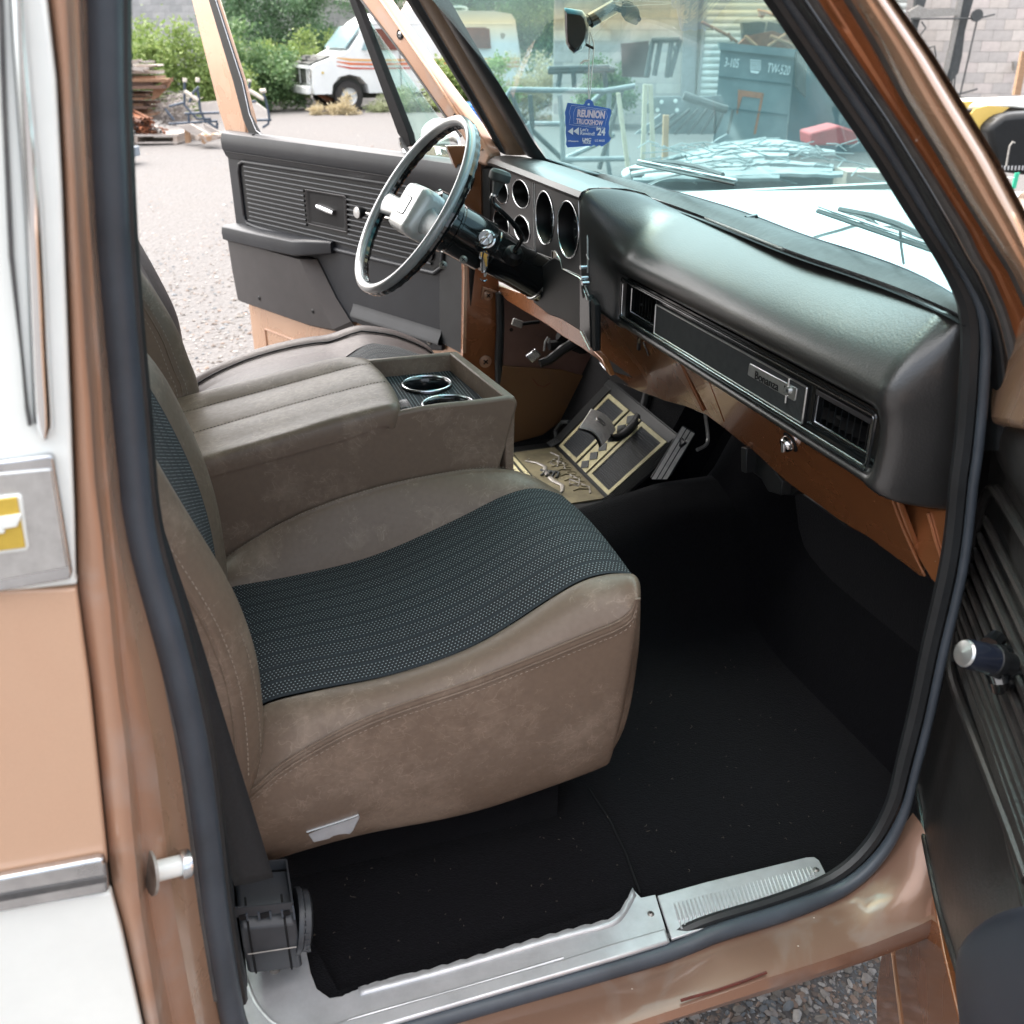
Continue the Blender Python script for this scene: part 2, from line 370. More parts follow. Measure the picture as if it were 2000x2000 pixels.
# ================================================================== THE TRUCK
truck = thing('pickup_truck', (0.4, 0.8, 0.0), 'copper and white pickup truck with both doors open, brown bucket seats and black dashboard', 'pickup truck')
T = truck
def curve_v(pts, vs):               # u at given v along a measured edge
    out = []
    for v in vs:
        for (u0, v0), (u1, v1) in zip(pts, pts[1:]):
            if v0 <= v <= v1: out.append((u0+(u1-u0)*(v-v0)/(v1-v0), v)); break
        else:
            (u0, v0), (u1, v1) = (pts[0], pts[1]) if v < pts[0][1] else (pts[-2], pts[-1])
            out.append((u0+(u1-u0)*(v-v0)/(v1-v0), v))
    return out
def smooth2(pts, n):
    return [(p.x, p.y) for p in smoothp([(a, b, 0) for a, b in pts], n)]

# ---- floor and carpet
def floor_z(x, y):
    k = max(0, min(1, (y-.55)/.5)); k = k*k*(3-2*k)
    z = .558+.118*k
    g = .02+.16*max(0, min(1, (x-.15)/.75)); b = math.exp(-((y-.865)/.130)**4)
    z += g*b
    t_ = max(0, min(1, (y-.985)/.07)); x0 = 1.04-.155*t_*t_*(3-2*t_)
    if x > x0: z += (x-x0)*1.98*min(1, .4+(x-x0)/.03)-.006
    return z
m_ = MB(); NX, NY = 70, 60
m_.grid([[(-.55+1.68*i/NX, .045+1.6*j/NY, floor_z(-.55+1.68*i/NX, .045+1.6*j/NY)) for j in range(NY+1)] for i in range(NX+1)])
m_.build('carpet', m_carpet, T)
# seams where the moulded carpet is joined
MB().tube([P('F', p, z=.561) for p in ((1150, 1540), (1190, 1600), (1222, 1668), (1250, 1745))], .0018, 6).build('carpet_seam', m_matte, T)
lint = MB(); rl = random.Random(5)
for i in range(150):
    x, y = rl.uniform(0, .95), rl.uniform(.1, .6); z = floor_z(x, y)+.004; a = rl.uniform(0, 6.3); L = rl.uniform(.0006, .004)*(.5 if i % 5 else 1.4)
    lint.tube([(x, y, z), (x+L*math.cos(a), y+L*math.sin(a), z+.002), (x+2*L*math.cos(a+.7), y+2*L*math.sin(a+.7), z)], .00018, 4)
tag(lint.build('lint', m_stitch, T), kind='stuff')
# ---- firewall, roof, back wall: seen only from elsewhere, but they shade the cab
MB().bx(1.13, 1.15, .0, 1.66, .5, 1.30).build('firewall', m_carpet, T)
hd = MB(); rows = []
for i in range(13):
    y = -.06+1.76*i/12; c = 1-((y-.82)/.88)**4
    rows.append([(x, y, 1.865+.035*c*(1-((x+.05)/.75)**4)) for x in [-.55+1.05*k/8 for k in range(9)]])
hd.grid(rows); hd.build('roof', m_cream, T, solid=.02)
bw = MB(); bw.bx(-.58, -.55, -.06, 1.70, .55, 1.28); bw.bx(-.58, -.55, -.06, .12, 1.28, 1.88); bw.bx(-.58, -.55, 1.52, 1.70, 1.28, 1.88); bw.bx(-.58, -.55, .12, 1.52, 1.68, 1.88)
bw.build('cab_back_wall', m_copper, T)
MB().bx(-.568, -.562, .12, 1.52, 1.28, 1.68).build('rear_window', glass('rear_glass', (.8, .88, .86), .05), T)
dc = MB(); dc.bx(-.55, -.16, 1.66, 1.70, .55, 1.88); dc.build('cab_corner', m_copper, T)

# ---- passenger side rear pillar (door jamb), built as bands running down the pillar
vs = [-60+2200*i/44 for i in range(45)]
eA = [(93,0),(111,155),(122,362),(137,750),(147,1000),(150,1145),(176,1337),(189,1466),(210,1668),(215,1725),(243,1828),(280,2000)]
eB = [(129,0),(140,207),(150,414),(160,569),(168,700),(176,790),(186,959),(197,1036),(204,1114),(215,1192),(225,1311),(246,1466),(256,1595),(274,1777),(295,1906),(311,2000)]
eC = [(150,0),(160,207),(172,414),(183,569),(192,700),(200,860),(212,1000),(222,1104),(240,1311),(258,1440),(275,1600),(298,1777),(325,1906),(345,2000)]
eD = [(165,0),(171,259),(182,466),(199,647),(217,828),(235,1000),(254,1088),(290,1207),(321,1310),(352,1466),(373,1621),(393,1776),(422,1958),(432,2010)]
def band(name, e0, y0, e1, y1, mat, n=3, bulge=0, par=T, **k):
    a = curve_v(e0, vs); b = curve_v(e1, vs); rows = []
    for j in range(n+1):
        f = j/n
        rows.append([P('F', (a[i][0]*(1-f)+b[i][0]*f, a[i][1]), y=y0+(y1-y0)*f+bulge*math.sin(math.pi*f)) for i in range(len(vs))])
    return MB().grid(rows).build(name, mat, par, **k)
def off(e, d): return [(u+d, v) for u, v in e]
def mixe(e0, e1, f):
    a = curve_v(e0, vs); b = curve_v(e1, vs); return [(p[0]*(1-f)+q[0]*f, p[1]) for p, q in zip(a, b)]
pil = band('door_pillar', off(eA, 3), -.100, eB, -.108, m_copper_dirty, 6, -.006)
band('pillar_flange', eB, -.108, mixe(eB, eC, .35), -.088, m_copper_dirty, 2, 0, pil)
band('pillar_groove', mixe(eB, eC, .35), -.088, eC, -.052, m_copper_dirty, 3, .012, pil)
band('pillar_inner_step', eC, -.052, mixe(eC, eD, .45), -.040, m_copper_dirty, 3, -.004, pil)
band('pillar_face', mixe(eC, eD, .45), -.040, off(eD, 12), .004, m_copper, 4, 0, pil)
gap = band('pillar_gap', off(eA, -6), -.108, off(eA, 5), -.080, m_dirtrub, 2, .012, pil)
# cab corner outside skin
YB = -.113
def plate(name, r, pts, y, mat, par=T, th=.012, bevel=.0025, **k):
    return MB().prism([P(r, p, y=y) for p in pts], (0, th, 0)).build(name, mat, par, bevel=bevel, seg=3, **k)
eAu = [(p[0]-3, p[1]) for p in curve_v(eA, [-60,155,362,560,750,900,1000,1130])]
skin = plate('cab_side_panel', 'F', [(-500, -60)]+eAu+[(152, 1142), (60, 1152), (-500, 1190)], YB, m_cream)
eAm = [(p[0]-2, p[1]) for p in curve_v(eA, [1150,1250,1337,1466,1560,1668,1690])]
plate('copper_band', 'F', [(-500, 1180)]+[(-20, 1155)]+eAm+[(100, 1712), (-500, 1830)], YB+.0004, paintmat('copper_band_paint', (.52,.33,.22), (.48, .28, .18), .2, .3, .15), T)  # same copper paint, made paler to hold its metallic sheen in the colour
eAl = [(p[0]-4, p[1]) for p in curve_v(eA, [1745,1828,1900,2000,2140])]
plate('lower_side_panel', 'F', [(-500, 1850), (100, 1760)]+eAl+[(-500, 2140)], YB+.0002, m_cream)
# bright trim on it
tr = plate('side_moulding', 'F', [(-300, 1766), (0, 1716), (190, 1680), (202, 1679), (207, 1690), (212, 1738), (210, 1745), (0, 1784), (-300, 1836)], YB-.010, m_chrome_old, T, .010, .003)
plate('moulding_insert', 'F', [(-300, 1800), (0, 1749), (204, 1713), (208, 1724), (0, 1762), (-300, 1814)], YB-.0115, m_dirtrub, tr, .004, .0005)
ml = [(14,-60),(22,100),(44,420),(58,700),(66,835),(70,852),(80,858)]; mr_ = [(48,-60),(56,100),(84,420),(98,700),(106,835),(104,852),(94,858)]
pm = MB().grid([[P('F', (a[0]*(1-f)+b[0]*f, a[1]*(1-f)+b[1]*f), y=YB-.001-.010*math.sin(math.pi*f)**.5) for a, b in zip(smooth2(ml, 30), smooth2(mr_, 30))] for f in [k/10 for k in range(11)]]).build('window_moulding', m_chrome, T)
plate('window_gasket', 'F', [(-8, -60), (4, -60), (12, 200), (26, 500), (44, 690), (54, 790), (62, 832), (54, 834), (48, 800), (40, 700), (16, 500), (2, 200)], YB-.004, m_dirtrub, T, .006, .001)
et = plate('emblem_surround', 'F', [(-400, 945), (0, 902), (98, 889), (105, 896), (141, 1120), (137, 1132), (0, 1156), (-400, 1215)], YB-.008, m_chrome_old, T, .008, .003)
plate('emblem_plate', 'F', [(-400, 968), (0, 925), (100, 916), (132, 1108), (0, 1134), (-400, 1190)], YB-.0095, m_silver, et, .004, .001)
plate('emblem_frame', 'F', [(-170, 992), (36, 967), (43, 972), (57, 1068), (53, 1077), (-150, 1100)], YB-.0125, m_cream, et, .004, .002)
gold = M('gold_enamel', (.62, .43, .07), .35, .3, var=(50, .12))
plate('emblem_field', 'F', [(-165, 996), (33, 971), (50, 1070), (-146, 1096)], YB-.0140, gold, et, .003, .0008)
plate('bowtie_badge', 'F', [(-75, 1008), (-28, 1003), (-22, 1014), (41, 1005), (41, 1012), (33, 1030), (8, 1034), (10, 1042), (-38, 1050), (-44, 1040), (-110, 1049), (-110, 1036), (-98, 1022), (-72, 1018)], YB-.0165, m_cream, et, .003, .001)
# latch striker bolt
def cyl(mb, p0, p1, r0, r1=None, n=24):
    p0, p1 = Vector(p0), Vector(p1); L = (p1-p0).length
    return mb.lathe(p0, p1-p0, [(0, 0), (r0, 0), (r1 or r0, L), (0, L)], n)
s0 = P('F', (296, 1704), y=-.060); s1 = P('F', (352, 1690), y=-.052)
sb = MB(); cyl(sb, s0, s1, .0105); st = sb.build('door_striker', m_cream, T, ang=40)
sh = MB(); d_ = (s1-s0).normalized(); sh.lathe(s1, d_, [(0, -.001), (.0135, -.001), (.0148, .001), (.0148, .008), (.0135, .0095), (0, .0095)], 28); sh.build('striker_head', m_chrome_old, st)
sh = MB(); sh.lathe(s0, d_, [(0, -.002), (.022, -.002), (.022, .001), (.012, .003), (0, .003)], 28); sh.build('striker_washer', m_alu_dirty, st)

# ---- door opening weatherstrip all the way round
sealc = [(194,-70),(197,0),(200,170),(204,259),(215,466),(230,647),(248,828),(264,1000),(285,1103),(323,1230),(357,1362),(383,1492),(402,1634),(421,1790),(445,1940),(462,2010),(496,2062),(560,2078),(640,2055),(759,2018),(1000,1949),(1300,1862),(1400,1823),(1540,1779),(1650,1733),(1720,1670),(1765,1590),(1790,1500),(1815,1404),(1840,1288),(1862,1197),(1878,1127),(1890,1052),(1901,948),(1910,886),(1920,783),(1924,720)]
sealu = [(1926,670),(1920,610),(1903,565),(1868,500),(1820,425),(1750,310),(1650,160),(1570,40),(1530,-20),(1500,-70)]
sealp = smoothp([P('F', p, y=max(0, (i-(len(sealc)-8))*.002)) for i, p in enumerate(sealc)]+[P('F', p, y=.018+.004*i) for i, p in enumerate(sealu)], 190)
rad = []
for i, p in enumerate(sealp):
    u = min(1, i/149); rad.append(.0150 if u < .42 else max(.0125, .0150-(u-.42)*.05) if u < .74 else .0125-.0065*min(1, (u-.74)/.10))
ws = MB().tube(sealp, rad, 16, up=(0, 1, 0)).build('weatherstrip', m_rubber, T)
# its clip-on base with a lip, seen as a darker edge inside the tube
MB().tube([p+Vector((.012, .012, .004)) if i < 62 else p+Vector((-.006, .018, .006)) for i, p in enumerate(sealp)], [.009 if i < 110 else .009+.003*min(1,(i-110)/20) for i in range(190)], 8, up=(0, 1, 0)).build('seal_base', m_rubber2, ws)
MB().tube([p+Vector((-.013, -.004, 0)) for p in sealp[:60]], .0055, 8).build('seal_lip', m_dirtrub, ws)

# ---- sill: rocker panel
ro0 = [(380,2140),(465,2100),(640,2066),(759,2034),(1000,1964),(1300,1880),(1400,1840),(1518,1805),(1648,1754),(1742,1687),(1800,1610)]
ro1 = [(380,2240),(465,2200),(640,2165),(900,2095),(1200,2000),(1398,1935),(1497,1901),(1600,1869),(1699,1836),(1790,1800),(1850,1770)]
ro2 = [(380,2275),(465,2235),(640,2200),(900,2128),(1200,2030),(1400,1969),(1550,1925),(1640,1895),(1715,1870),(1800,1838),(1860,1810)]
N = 50
a = resamp([P('F', p, y=-.008) for p in ro0], N); b = resamp([P('F', p, y=-.085) for p in ro1], N); c = resamp([P('F', p, y=-.092) for p in ro2], N)
rows = [[q+Vector((0, .02, .004)) for q in a], a]
for f in (.25, .5, .75): rows.append([p.lerp(q, f)+Vector((0, -.004*math.sin(math.pi*f), .004*math.sin(math.pi*f))) for p, q in zip(a, b)])
rows += [b, [q+Vector((0, -.006, -.001)) for q in b], [p.lerp(q, .5)+Vector((0, -.008, 0)) for p, q in zip(b, c)], c, [q+Vector((0, .03, -.012)) for q in c], [q+Vector((0, .12, -.012)) for q in c]]
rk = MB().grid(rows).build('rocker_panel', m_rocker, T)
MB().tube([P('F', p, y=-.0865) for p in ((1330, 1954), (1400, 1934), (1450, 1917), (1497, 1899))], .0022, 6).build('tape_remnant', M('dark_red_tape', (.10, .018, .012), .6, var=(60, .4)), rk)

# ---- aluminium scuff plate
inn = [(462,1862),(478,1858),(560,1838),(593,1832),(607,1900),(619,1931),(644,1949),(669,1945),(700,1931),(759,1910),(866,1887),(959,1861),(1052,1833),(1122,1814),(1187,1797),(1210,1782),(1220,1768),(1230,1752),(1238,1738),(1252,1753),(1280,1747)]
outr = [(1308,1840),(1200,1872),(1000,1930),(759,2002),(650,2034),(560,2052),(505,2036),(480,1990),(468,1925)]
rj = random.Random(3)
inn2 = []
for i, p in enumerate(inn):
    inn2.append(p)
    if 7 <= i <= 14:
        q = inn[i+1]
        for k in range(1, 5): f = k/5; inn2.append((p[0]*(1-f)+q[0]*f, p[1]*(1-f)+q[1]*f+rj.uniform(-3.0, 2.0)))
ZS = .574
sc1 = MB().prism([P('F', p, z=ZS) for p in inn2+outr], (0, 0, -.004)).build('scuff_plate', m_alu, T, bevel=.0008)
rail = [(1307,1838),(1200,1871),(1000,1929),(759,2000),(660,2030),(600,2040),(600,2010),(700,1986),(830,1948),(1000,1900),(1100,1872),(1195,1842),(1300,1812)]
MB().prism([P('F', p, z=ZS+.005) for p in rail], (0, 0, -.008)).build('raised_rail', m_alu, sc1, bevel=.003, seg=3)
crv = smoothp([P('F', p, z=ZS+.001) for p in ((478,1905),(500,1960),(545,2005),(620,2018),(700,1988),(900,1932),(1100,1872))], 30)
MB().tube(crv, .003, 8).build('pressed_bead', m_alu, sc1)
lip = [(700,1932),(866,1888),(1052,1834),(1122,1815),(1187,1798),(1212,1780),(1236,1738)]
l0 = smoothp([P('F', p, z=ZS) for p in lip], 50)
MB().grid([[q+Vector((0, -.012, .0015)) for q in l0], [q+Vector((0, -.004, .003)) for q in l0], [q+Vector((0, .002, .001+.002*math.sin(i*2.1))) for i, q in enumerate(l0)], [q+Vector((0, .003, -.012)) for q in l0]]).build('torn_edge', m_alu, sc1, solid=.0012)
front = [(1284,1749),(1380,1722),(1575,1674),(1590,1673),(1600,1680),(1616,1712),(1622,1710),(1640,1701),(1656,1718),(1600,1742),(1500,1777),(1400,1805),(1312,1834)]
sc2 = MB().prism([P('F', p, z=ZS+.004) for p in front], (0, 0, -.005)).build('scuff_plate', m_alu, T, bevel=.0012)
# 36 pressed ribs across the plate
A0, A1 = P('F', (1317, 1765), z=ZS+.0045), P('F', (1583, 1693), z=ZS+.0045)
B0, B1 = P('F', (1332, 1815), z=ZS+.0045), P('F', (1563, 1745), z=ZS+.0045); B2 = P('F', (1594, 1716), z=ZS+.0045)
for i in range(36):
    f = i/35; p = A0.lerp(A1, f); q = B0.lerp(B1, f/.86) if f < .86 else B1.lerp(B2, (f-.86)/.14).lerp(p, .12)
    mid = p.lerp(q, .68)
    MB().tube([p, mid, mid+(q-p)*.04+Vector((0, 0, -.001)), q], [.0012, .0021, .0014, .0019], 8).build('rib', m_alu, sc2)
def screw(p, nrm, r, mat, par, name='screw'):
    s = MB(); n_ = Vector(nrm).normalized(); s.lathe(Vector(p), n_, [(r*1.25, -.001), (r*1.2, .0006), (r*.95, .0012), (r*.8, .0022), (r*.35, .0030), (r*.3, .0012), (0, .0010)], 20)
    a_ = n_.orthogonal().normalized(); b_ = n_.cross(a_)
    s.cm = 1
    for t_ in (a_, b_): s.box(Vector(p)+n_*.0026, t_*r*.62, n_.cross(t_)*r*.12, n_*.0006)
    return s.build(name, mat, par, mats=[m_matte])
screw(P('F', (537, 1894), z=ZS), (0, 0, 1), .0062, m_alu_dirty, sc1)
screw(P('F', (1271, 1785), z=ZS), (0, 0, 1), .0042, m_screw, sc1)
screw(P('F', (1594, 1699), z=ZS+.004), (0, 0, 1), .0042, m_screw, sc2)
screw(P('F', (1631, 1725), z=ZS+.004), (0, 0, 1), .002, m_screw, sc2)
# pinch weld floor edge below the plates
MB().prism([P('F', p, z=.569) for p in ((455,1850),(600,1820),(660,1935),(1300,1740),(1660,1670),(1680,1735),(1300,1845),(700,2020),(500,2045))], (0, 0, -.05)).build('sill', m_carpet, T)

# ---- windshield pillar, passenger side
a0 = [(1490,-50),(1518,0),(1578,85),(1681,233),(1759,370),(1797,433),(1835,495),(1866,544),(1887,583),(1899,614),(1905,640),(1912,686),(1914,738),(1911,790),(1906,860)]
a1 = [(1515,-50),(1543,0),(1604,85),(1707,233),(1784,370),(1828,454),(1874,531),(1905,588),(1923,635),(1931,699),(1932,751),(1927,816),(1921,880)]
a2 = [(1568,-50),(1598,0),(1660,95),(1764,248),(1830,350),(1895,454),(1914,500),(1936,531),(1967,606),(1990,680),(2005,760),(2010,860)]
a3 = [(1630,-50),(1663,0),(1715,85),(1774,197),(1836,298),(1888,388),(1958,500),(1980,534),(2020,620),(2050,720),(2060,860)]
a4 = [(1705,-50),(1741,0),(1818,111),(1888,225),(1940,310),(1989,404),(2000,424),(2060,560),(2090,700),(2100,860)]
vs0 = vs
vs = [-50+930*i/40 for i in range(41)]
band('windshield_pillar_trim', off(a0, 0), .10, off(a1, 4), .055, m_rubber2, 4, -.012)
pp = band('pillar_seal', a1, .050, mixe(a1, a2, .62), .004, m_rubber2, 8, -.020)
band('pillar_inner_lip', mixe(a1, a2, .60), .002, a2, -.006, m_dirtrub, 3, -.004)
band('front_door_jamb', a2, -.006, mixe(a2, a3, .75), -.020, m_copper_dash, 4, .006)
band('front_jamb_step', mixe(a2, a3, .75), -.020, a3, -.052, m_dirtrub, 2, 0)
band('windshield_pillar', a3, -.052, mixe(a3, a4, .5), -.085, m_copper, 4, -.010)
band('windshield_pillar_outer', mixe(a3, a4, .5), -.085, a4, -.060, m_copper, 6, -.022)
dg_ = band('drip_gutter', a4, -.060, off(a4, 9), -.075, m_chrome_old, 2, 0)
vs = vs0
dots = MB()
for u, v in ((1767, 131), (1790, 165), (1813, 198), (1852, 262), (1900, 358), (1934, 418), (1956, 452)):
    q = P('F', (u, v), y=-.074)
    dots.tube([q+Vector((.006*math.cos(t), -.001, .006*math.sin(t))) for t in (0, .7, 1.4, 2.1, 2.8)], .0006, 5)
dots.build('weld_mark', m_copper_dirty, T)
pip = smoothp([P('F', p, y=.058) for p in [((x0+x1)/2, (y0)) for (x0, y0), (x1, y1) in zip(curve_v(a0, [600+i*20 for i in range(15)]), curve_v(a1, [600+i*20 for i in range(15)]))]], 46)
rb = MB()
for i in range(1, 45):
    rb.tube([pip[i]+Vector((-.006, -.009, 0)), pip[i]+Vector((.006, -.011, .001))], .0009, 4)
rb.build('ribbed_edge', m_rubber, T)

# ================================================================== DASHBOARD
def lerpsec(a, b, f): return [(p[0]*(1-f)+q[0]*f, p[1]*(1-f)+q[1]*f) for p, q in zip(a, b)]
POD  = [(.868,1.428),(.850,1.440),(.82,1.449),(.79,1.455),(.75,1.459),(.725,1.459),(.710,1.452),(.704,1.438),(.705,1.40),(.707,1.36),(.709,1.32),(.711,1.29),(.713,1.27),(.716,1.255),(.722,1.240),(.74,1.228),(.78,1.215),(.84,1.20)]
PASS = [(.868,1.426),(.858,1.425),(.843,1.414),(.825,1.400),(.805,1.383),(.786,1.366),(.773,1.350),(.766,1.336),(.767,1.320),(.773,1.308),(.783,1.301),(.830,1.298),(.830,1.217),(.784,1.217),(.776,1.213),(.775,1.205),(.785,1.198),(.84,1.195)]
FLAT = [(.868,1.426),(.858,1.425),(.843,1.414),(.825,1.400),(.805,1.383),(.786,1.366),(.773,1.350),(.766,1.336),(.767,1.320),(.771,1.308),(.776,1.298),(.779,1.270),(.779,1.245),(.777,1.217),(.774,1.210),(.775,1.201),(.785,1.192),(.84,1.188)]
END1 = [(.860,1.424),(.85,1.420),(.838,1.408),(.824,1.394),(.808,1.377),(.793,1.360),(.784,1.346),(.780,1.332),(.781,1.318),(.783,1.306),(.787,1.294),(.789,1.270),(.789,1.245),(.786,1.215),(.785,1.204),(.788,1.193),(.798,1.182),(.84,1.178)]
END2 = [(.858,1.418),(.853,1.410),(.848,1.398),(.843,1.386),(.838,1.372),(.834,1.358),(.832,1.345),(.831,1.332),(.831,1.318),(.831,1.306),(.832,1.294),(.833,1.270),(.833,1.245),(.833,1.215),(.834,1.203),(.836,1.190),(.842,1.180),(.86,1.176)]
END3 = [(x*.25+.885*.75, z) for x, z in END2]
secs = []
def S(y, s, dx=0): secs.append([(x+dx, y, z) for x, z in s])
def sst(t): t = max(0, min(1, t)); return t*t*(3-2*t)
def wpod(k, y):                     # how much of the raised instrument pod is left at height point k, across at y
    if k >= 10: return 1-sst((.945-y)/.040)
    return 1-sst((.950-y)/(.150-.0095*k))**(.62+.02*k)
S(.952, POD); S(.948, POD)
for y in (.940, .932, .924, .916, .910): S(y, [(p[0]*wpod(k, y)+q[0]*(1-wpod(k, y)), p[1]*wpod(k, y)+q[1]*(1-wpod(k, y))) for k, (p, q) in enumerate(zip(POD, FLAT))])
S(.9045, [(p[0]*wpod(k, .905)+q[0]*(1-wpod(k, .905)), p[1]*wpod(k, .905)+q[1]*(1-wpod(k, .905))) for k, (p, q) in enumerate(zip(POD, FLAT))])
for y in (.9035, .88, .86, .83, .80): S(y, [(p[0]*wpod(k, y)+q[0]*(1-wpod(k, y)), p[1]*wpod(k, y)+q[1]*(1-wpod(k, y))) for k, (p, q) in enumerate(zip(POD, PASS))])
for y in (.70, .55, .40, .28): S(y, PASS)
def back(s, d): return [(x-d*max(0, 1-k/6), z) for k, (x, z) in enumerate(s)]
S(.18, back(PASS, .012)); S(.1075, back(PASS, .03)); S(.1065, back(FLAT, .03)); S(.092, back(FLAT, .034)); S(.080, lerpsec(back(FLAT, .038), END1, .6)); S(.069, lerpsec(back(END1, .045), END2, .4)); S(.058, END2); S(.050, END3)
dash = MB(); rows = [[Vector(p) for p in s] for s in secs]
dash.grid(rows)
dash = dash.build('dashboard', m_pad, T, sub=1)
for r_ in (rows[0], rows[-1]): MB().add(r_, [tuple(range(len(r_)))]).build('dash_end_cap', m_pad, dash, smooth=False)
# hood over the instruments
hood_s = []
for y in (.951, 1.10, 1.25, 1.40, 1.52, 1.585, 1.612, 1.628, 1.636):
    k = max(0, (y-1.55)/.086); d = .030*k*k
    hood_s.append([(.868, y, 1.428-d), (.84, y, 1.446-d), (.80, y, 1.456-d), (.75, y, 1.460-d), (.722, y, 1.460-d), (.708, y, 1.454-d), (.702, y, 1.444-d), (.706, y, 1.4365-d), (.735, y, 1.436-d)])
MB().grid(hood_s).build('instrument_hood', m_pad, dash)
le = []
for f in range(9):
    z = 1.44-.20*f/8
    le.append([(.735, 1.607, z), (.712, 1.609, z), (.703, 1.615, z), (.702, 1.626, z), (.710, 1.634, z), (.76, 1.640, z), (.86, 1.642, z)])
MB().grid(le).build('instrument_side', m_pad, dash)

# instrument panels with real openings
from mathutils.geometry import tessellate_polygon
def panel_holes(name, outer, holes, x, mat, par, th=.003):
    loops = [[Vector((p[0], p[1], 0)) for p in outer]]+[[Vector((p[0], p[1], 0)) for p in h] for h in holes]
    tri = tessellate_polygon(loops); fl = [p for l in loops for p in l]
    mb = MB(); mb.add([(x, p.x, p.y) for p in fl], [tuple(t) for t in tri])
    for l in loops: mb.grid([[(x, p.x, p.y) for p in l], [(x+th, p.x, p.y) for p in l]], closed=True)
    o = mb.build(name, mat, par, smooth=False); return o
def ell(cy, cz, ry, rz, n=48): return [(cy+ry*math.cos(2*math.pi*k/n), cz+rz*math.sin(2*math.pi*k/n)) for k in range(n)]
XP = .7195
def yz(r, p, x=XP): q = P(r, p, x=x); return (q.y, q.z)
gs = [('R6',(500,285),(445,285),(555,285),(500,190),(500,377)), ('R6',(650,303),(585,303),(715,303),(650,197),(650,412)), ('R6',(503,528),(443,528),(562,528),(503,430),(503,628)), ('R6',(658,570),(597,570),(720,570),(658,467),(658,672)),
      ('R6',(830,485),(760,485),(900,485),(830,278),(830,692)), ('R6',(1007,572),(925,572),(1090,572),(1007,352),(1007,795))]
E_ = []
for r, c, l, rr, tt, bb in gs:
    a, b, t_, bo = yz(r, l), yz(r, rr), yz(r, tt), yz(r, bb); E_.append(((a[0]+b[0])/2, (t_[1]+bo[1])/2, abs(a[0]-b[0])/2*.97, abs(t_[1]-bo[1])/2*.97))
back_ = MB(); back_.bx(.727, .86, .925, 1.63, 1.21, 1.44); 
lp = [yz('R6', p) for p in ((418,78),(738,148),(752,738),(405,582))]; rp_ = [yz('R6', p) for p in ((750,150),(1082,276),(1104,925),(990,875),(960,870),(945,800),(905,735),(880,735),(880,790),(760,743))]
pn1 = panel_holes('gauge_panel', lp, [ell(*e) for e in E_[:4]], XP, m_bezel, dash)
pn2 = panel_holes('speedometer_panel', rp_, [ell(*e) for e in E_[4:]], XP, m_bezel, dash)
def ring(e, x, r, mat, par, name='gauge_ring'):
    MB().tube([(x, y, z) for y, z in ell(*e, 48)]+[(x, e[0]+e[2], e[1])], r, 8, caps=False, up=(1, 0, 0)).build(name, mat, par)
dialm = M('dark_dial', (.020, .024, .030), .35, var=(30, .3))
for i, e in enumerate(E_):
    par = pn1 if i < 4 else pn2
    ring(e, XP-.0008, .0016 if i < 4 else .0019, m_chrome_old, par)
    rows = []
    for k, (s, d) in enumerate(((1, .001), (.94, .012), (.91, .022), (.89, .031))): rows.append([(XP+d, y, z) for y, z in ell(e[0], e[1], e[2]*s, e[3]*s)])
    MB().grid(rows, closed=True).build('gauge_cup', m_black, par)
    dl = MB(); dl.add([(XP+.030, y, z) for y, z in ell(e[0], e[1], e[2]*.9, e[3]*.9)], [tuple(range(48))]); dial = dl.build('dial', dialm, par, smooth=False)
    g = MB()
    for k in range(11):
        a_ = R(215-k*25); g.box((XP+.0294, e[0]+e[2]*.66*math.cos(a_), e[1]+e[3]*.66*math.sin(a_)), (.0003, 0, 0), (0, math.cos(a_)*.004, math.sin(a_)*.004), (0, -math.sin(a_)*.0008, math.cos(a_)*.0008))
    a_ = R(200); g.box((XP+.028, e[0]+e[2]*.3*math.cos(a_), e[1]+e[3]*.3*math.sin(a_)), (.0004, 0, 0), (0, math.cos(a_)*e[2]*.3, math.sin(a_)*e[2]*.3), (0, -.0007, .0007))
    g.build('dial_marks', m_cream, dial)
# bright edging round both panels
def edging(pts, x, r, par, name='bright_edge', closed=True, mat=None):
    q = [(x, y, z) for y, z in pts]; q = q+[q[0]] if closed else q
    return MB().tube([Vector(q[0]).lerp(Vector(q[1]), .001)]+q[1:-1]+[q[-1]], r, 6, up=(1, 0, 0)).build(name, mat or m_silver, par)
edging(lp, XP-.0006, .0010, pn1); edging(rp_, XP-.0006, .0010, pn2)
for r, a, b, par in (('R6',(415,82),(738,152),pn1),('R6',(750,152),(1086,282),pn2)):
    p, q = P(r, a, x=XP-.002), P(r, b, x=XP-.002)
    p = p+Vector((0,0,-.001)); q = q+Vector((0,0,-.001)); MB().hexa([p, q, q+Vector((0,0,.0032)), p+Vector((0,0,.0032)), p+Vector((.003,0,0)), q+Vector((.003,0,0)), q+Vector((.003,0,.0032)), p+Vector((.003,0,.0032))]).build('top_trim_strip', m_silver, par, bevel=.001)
for p, par in (((424,110),pn1),((744,178),pn2),((1066,300),pn2)):
    screw(P('R6', p, x=XP-.001), (-1,0,0), .0035, m_matte, par)
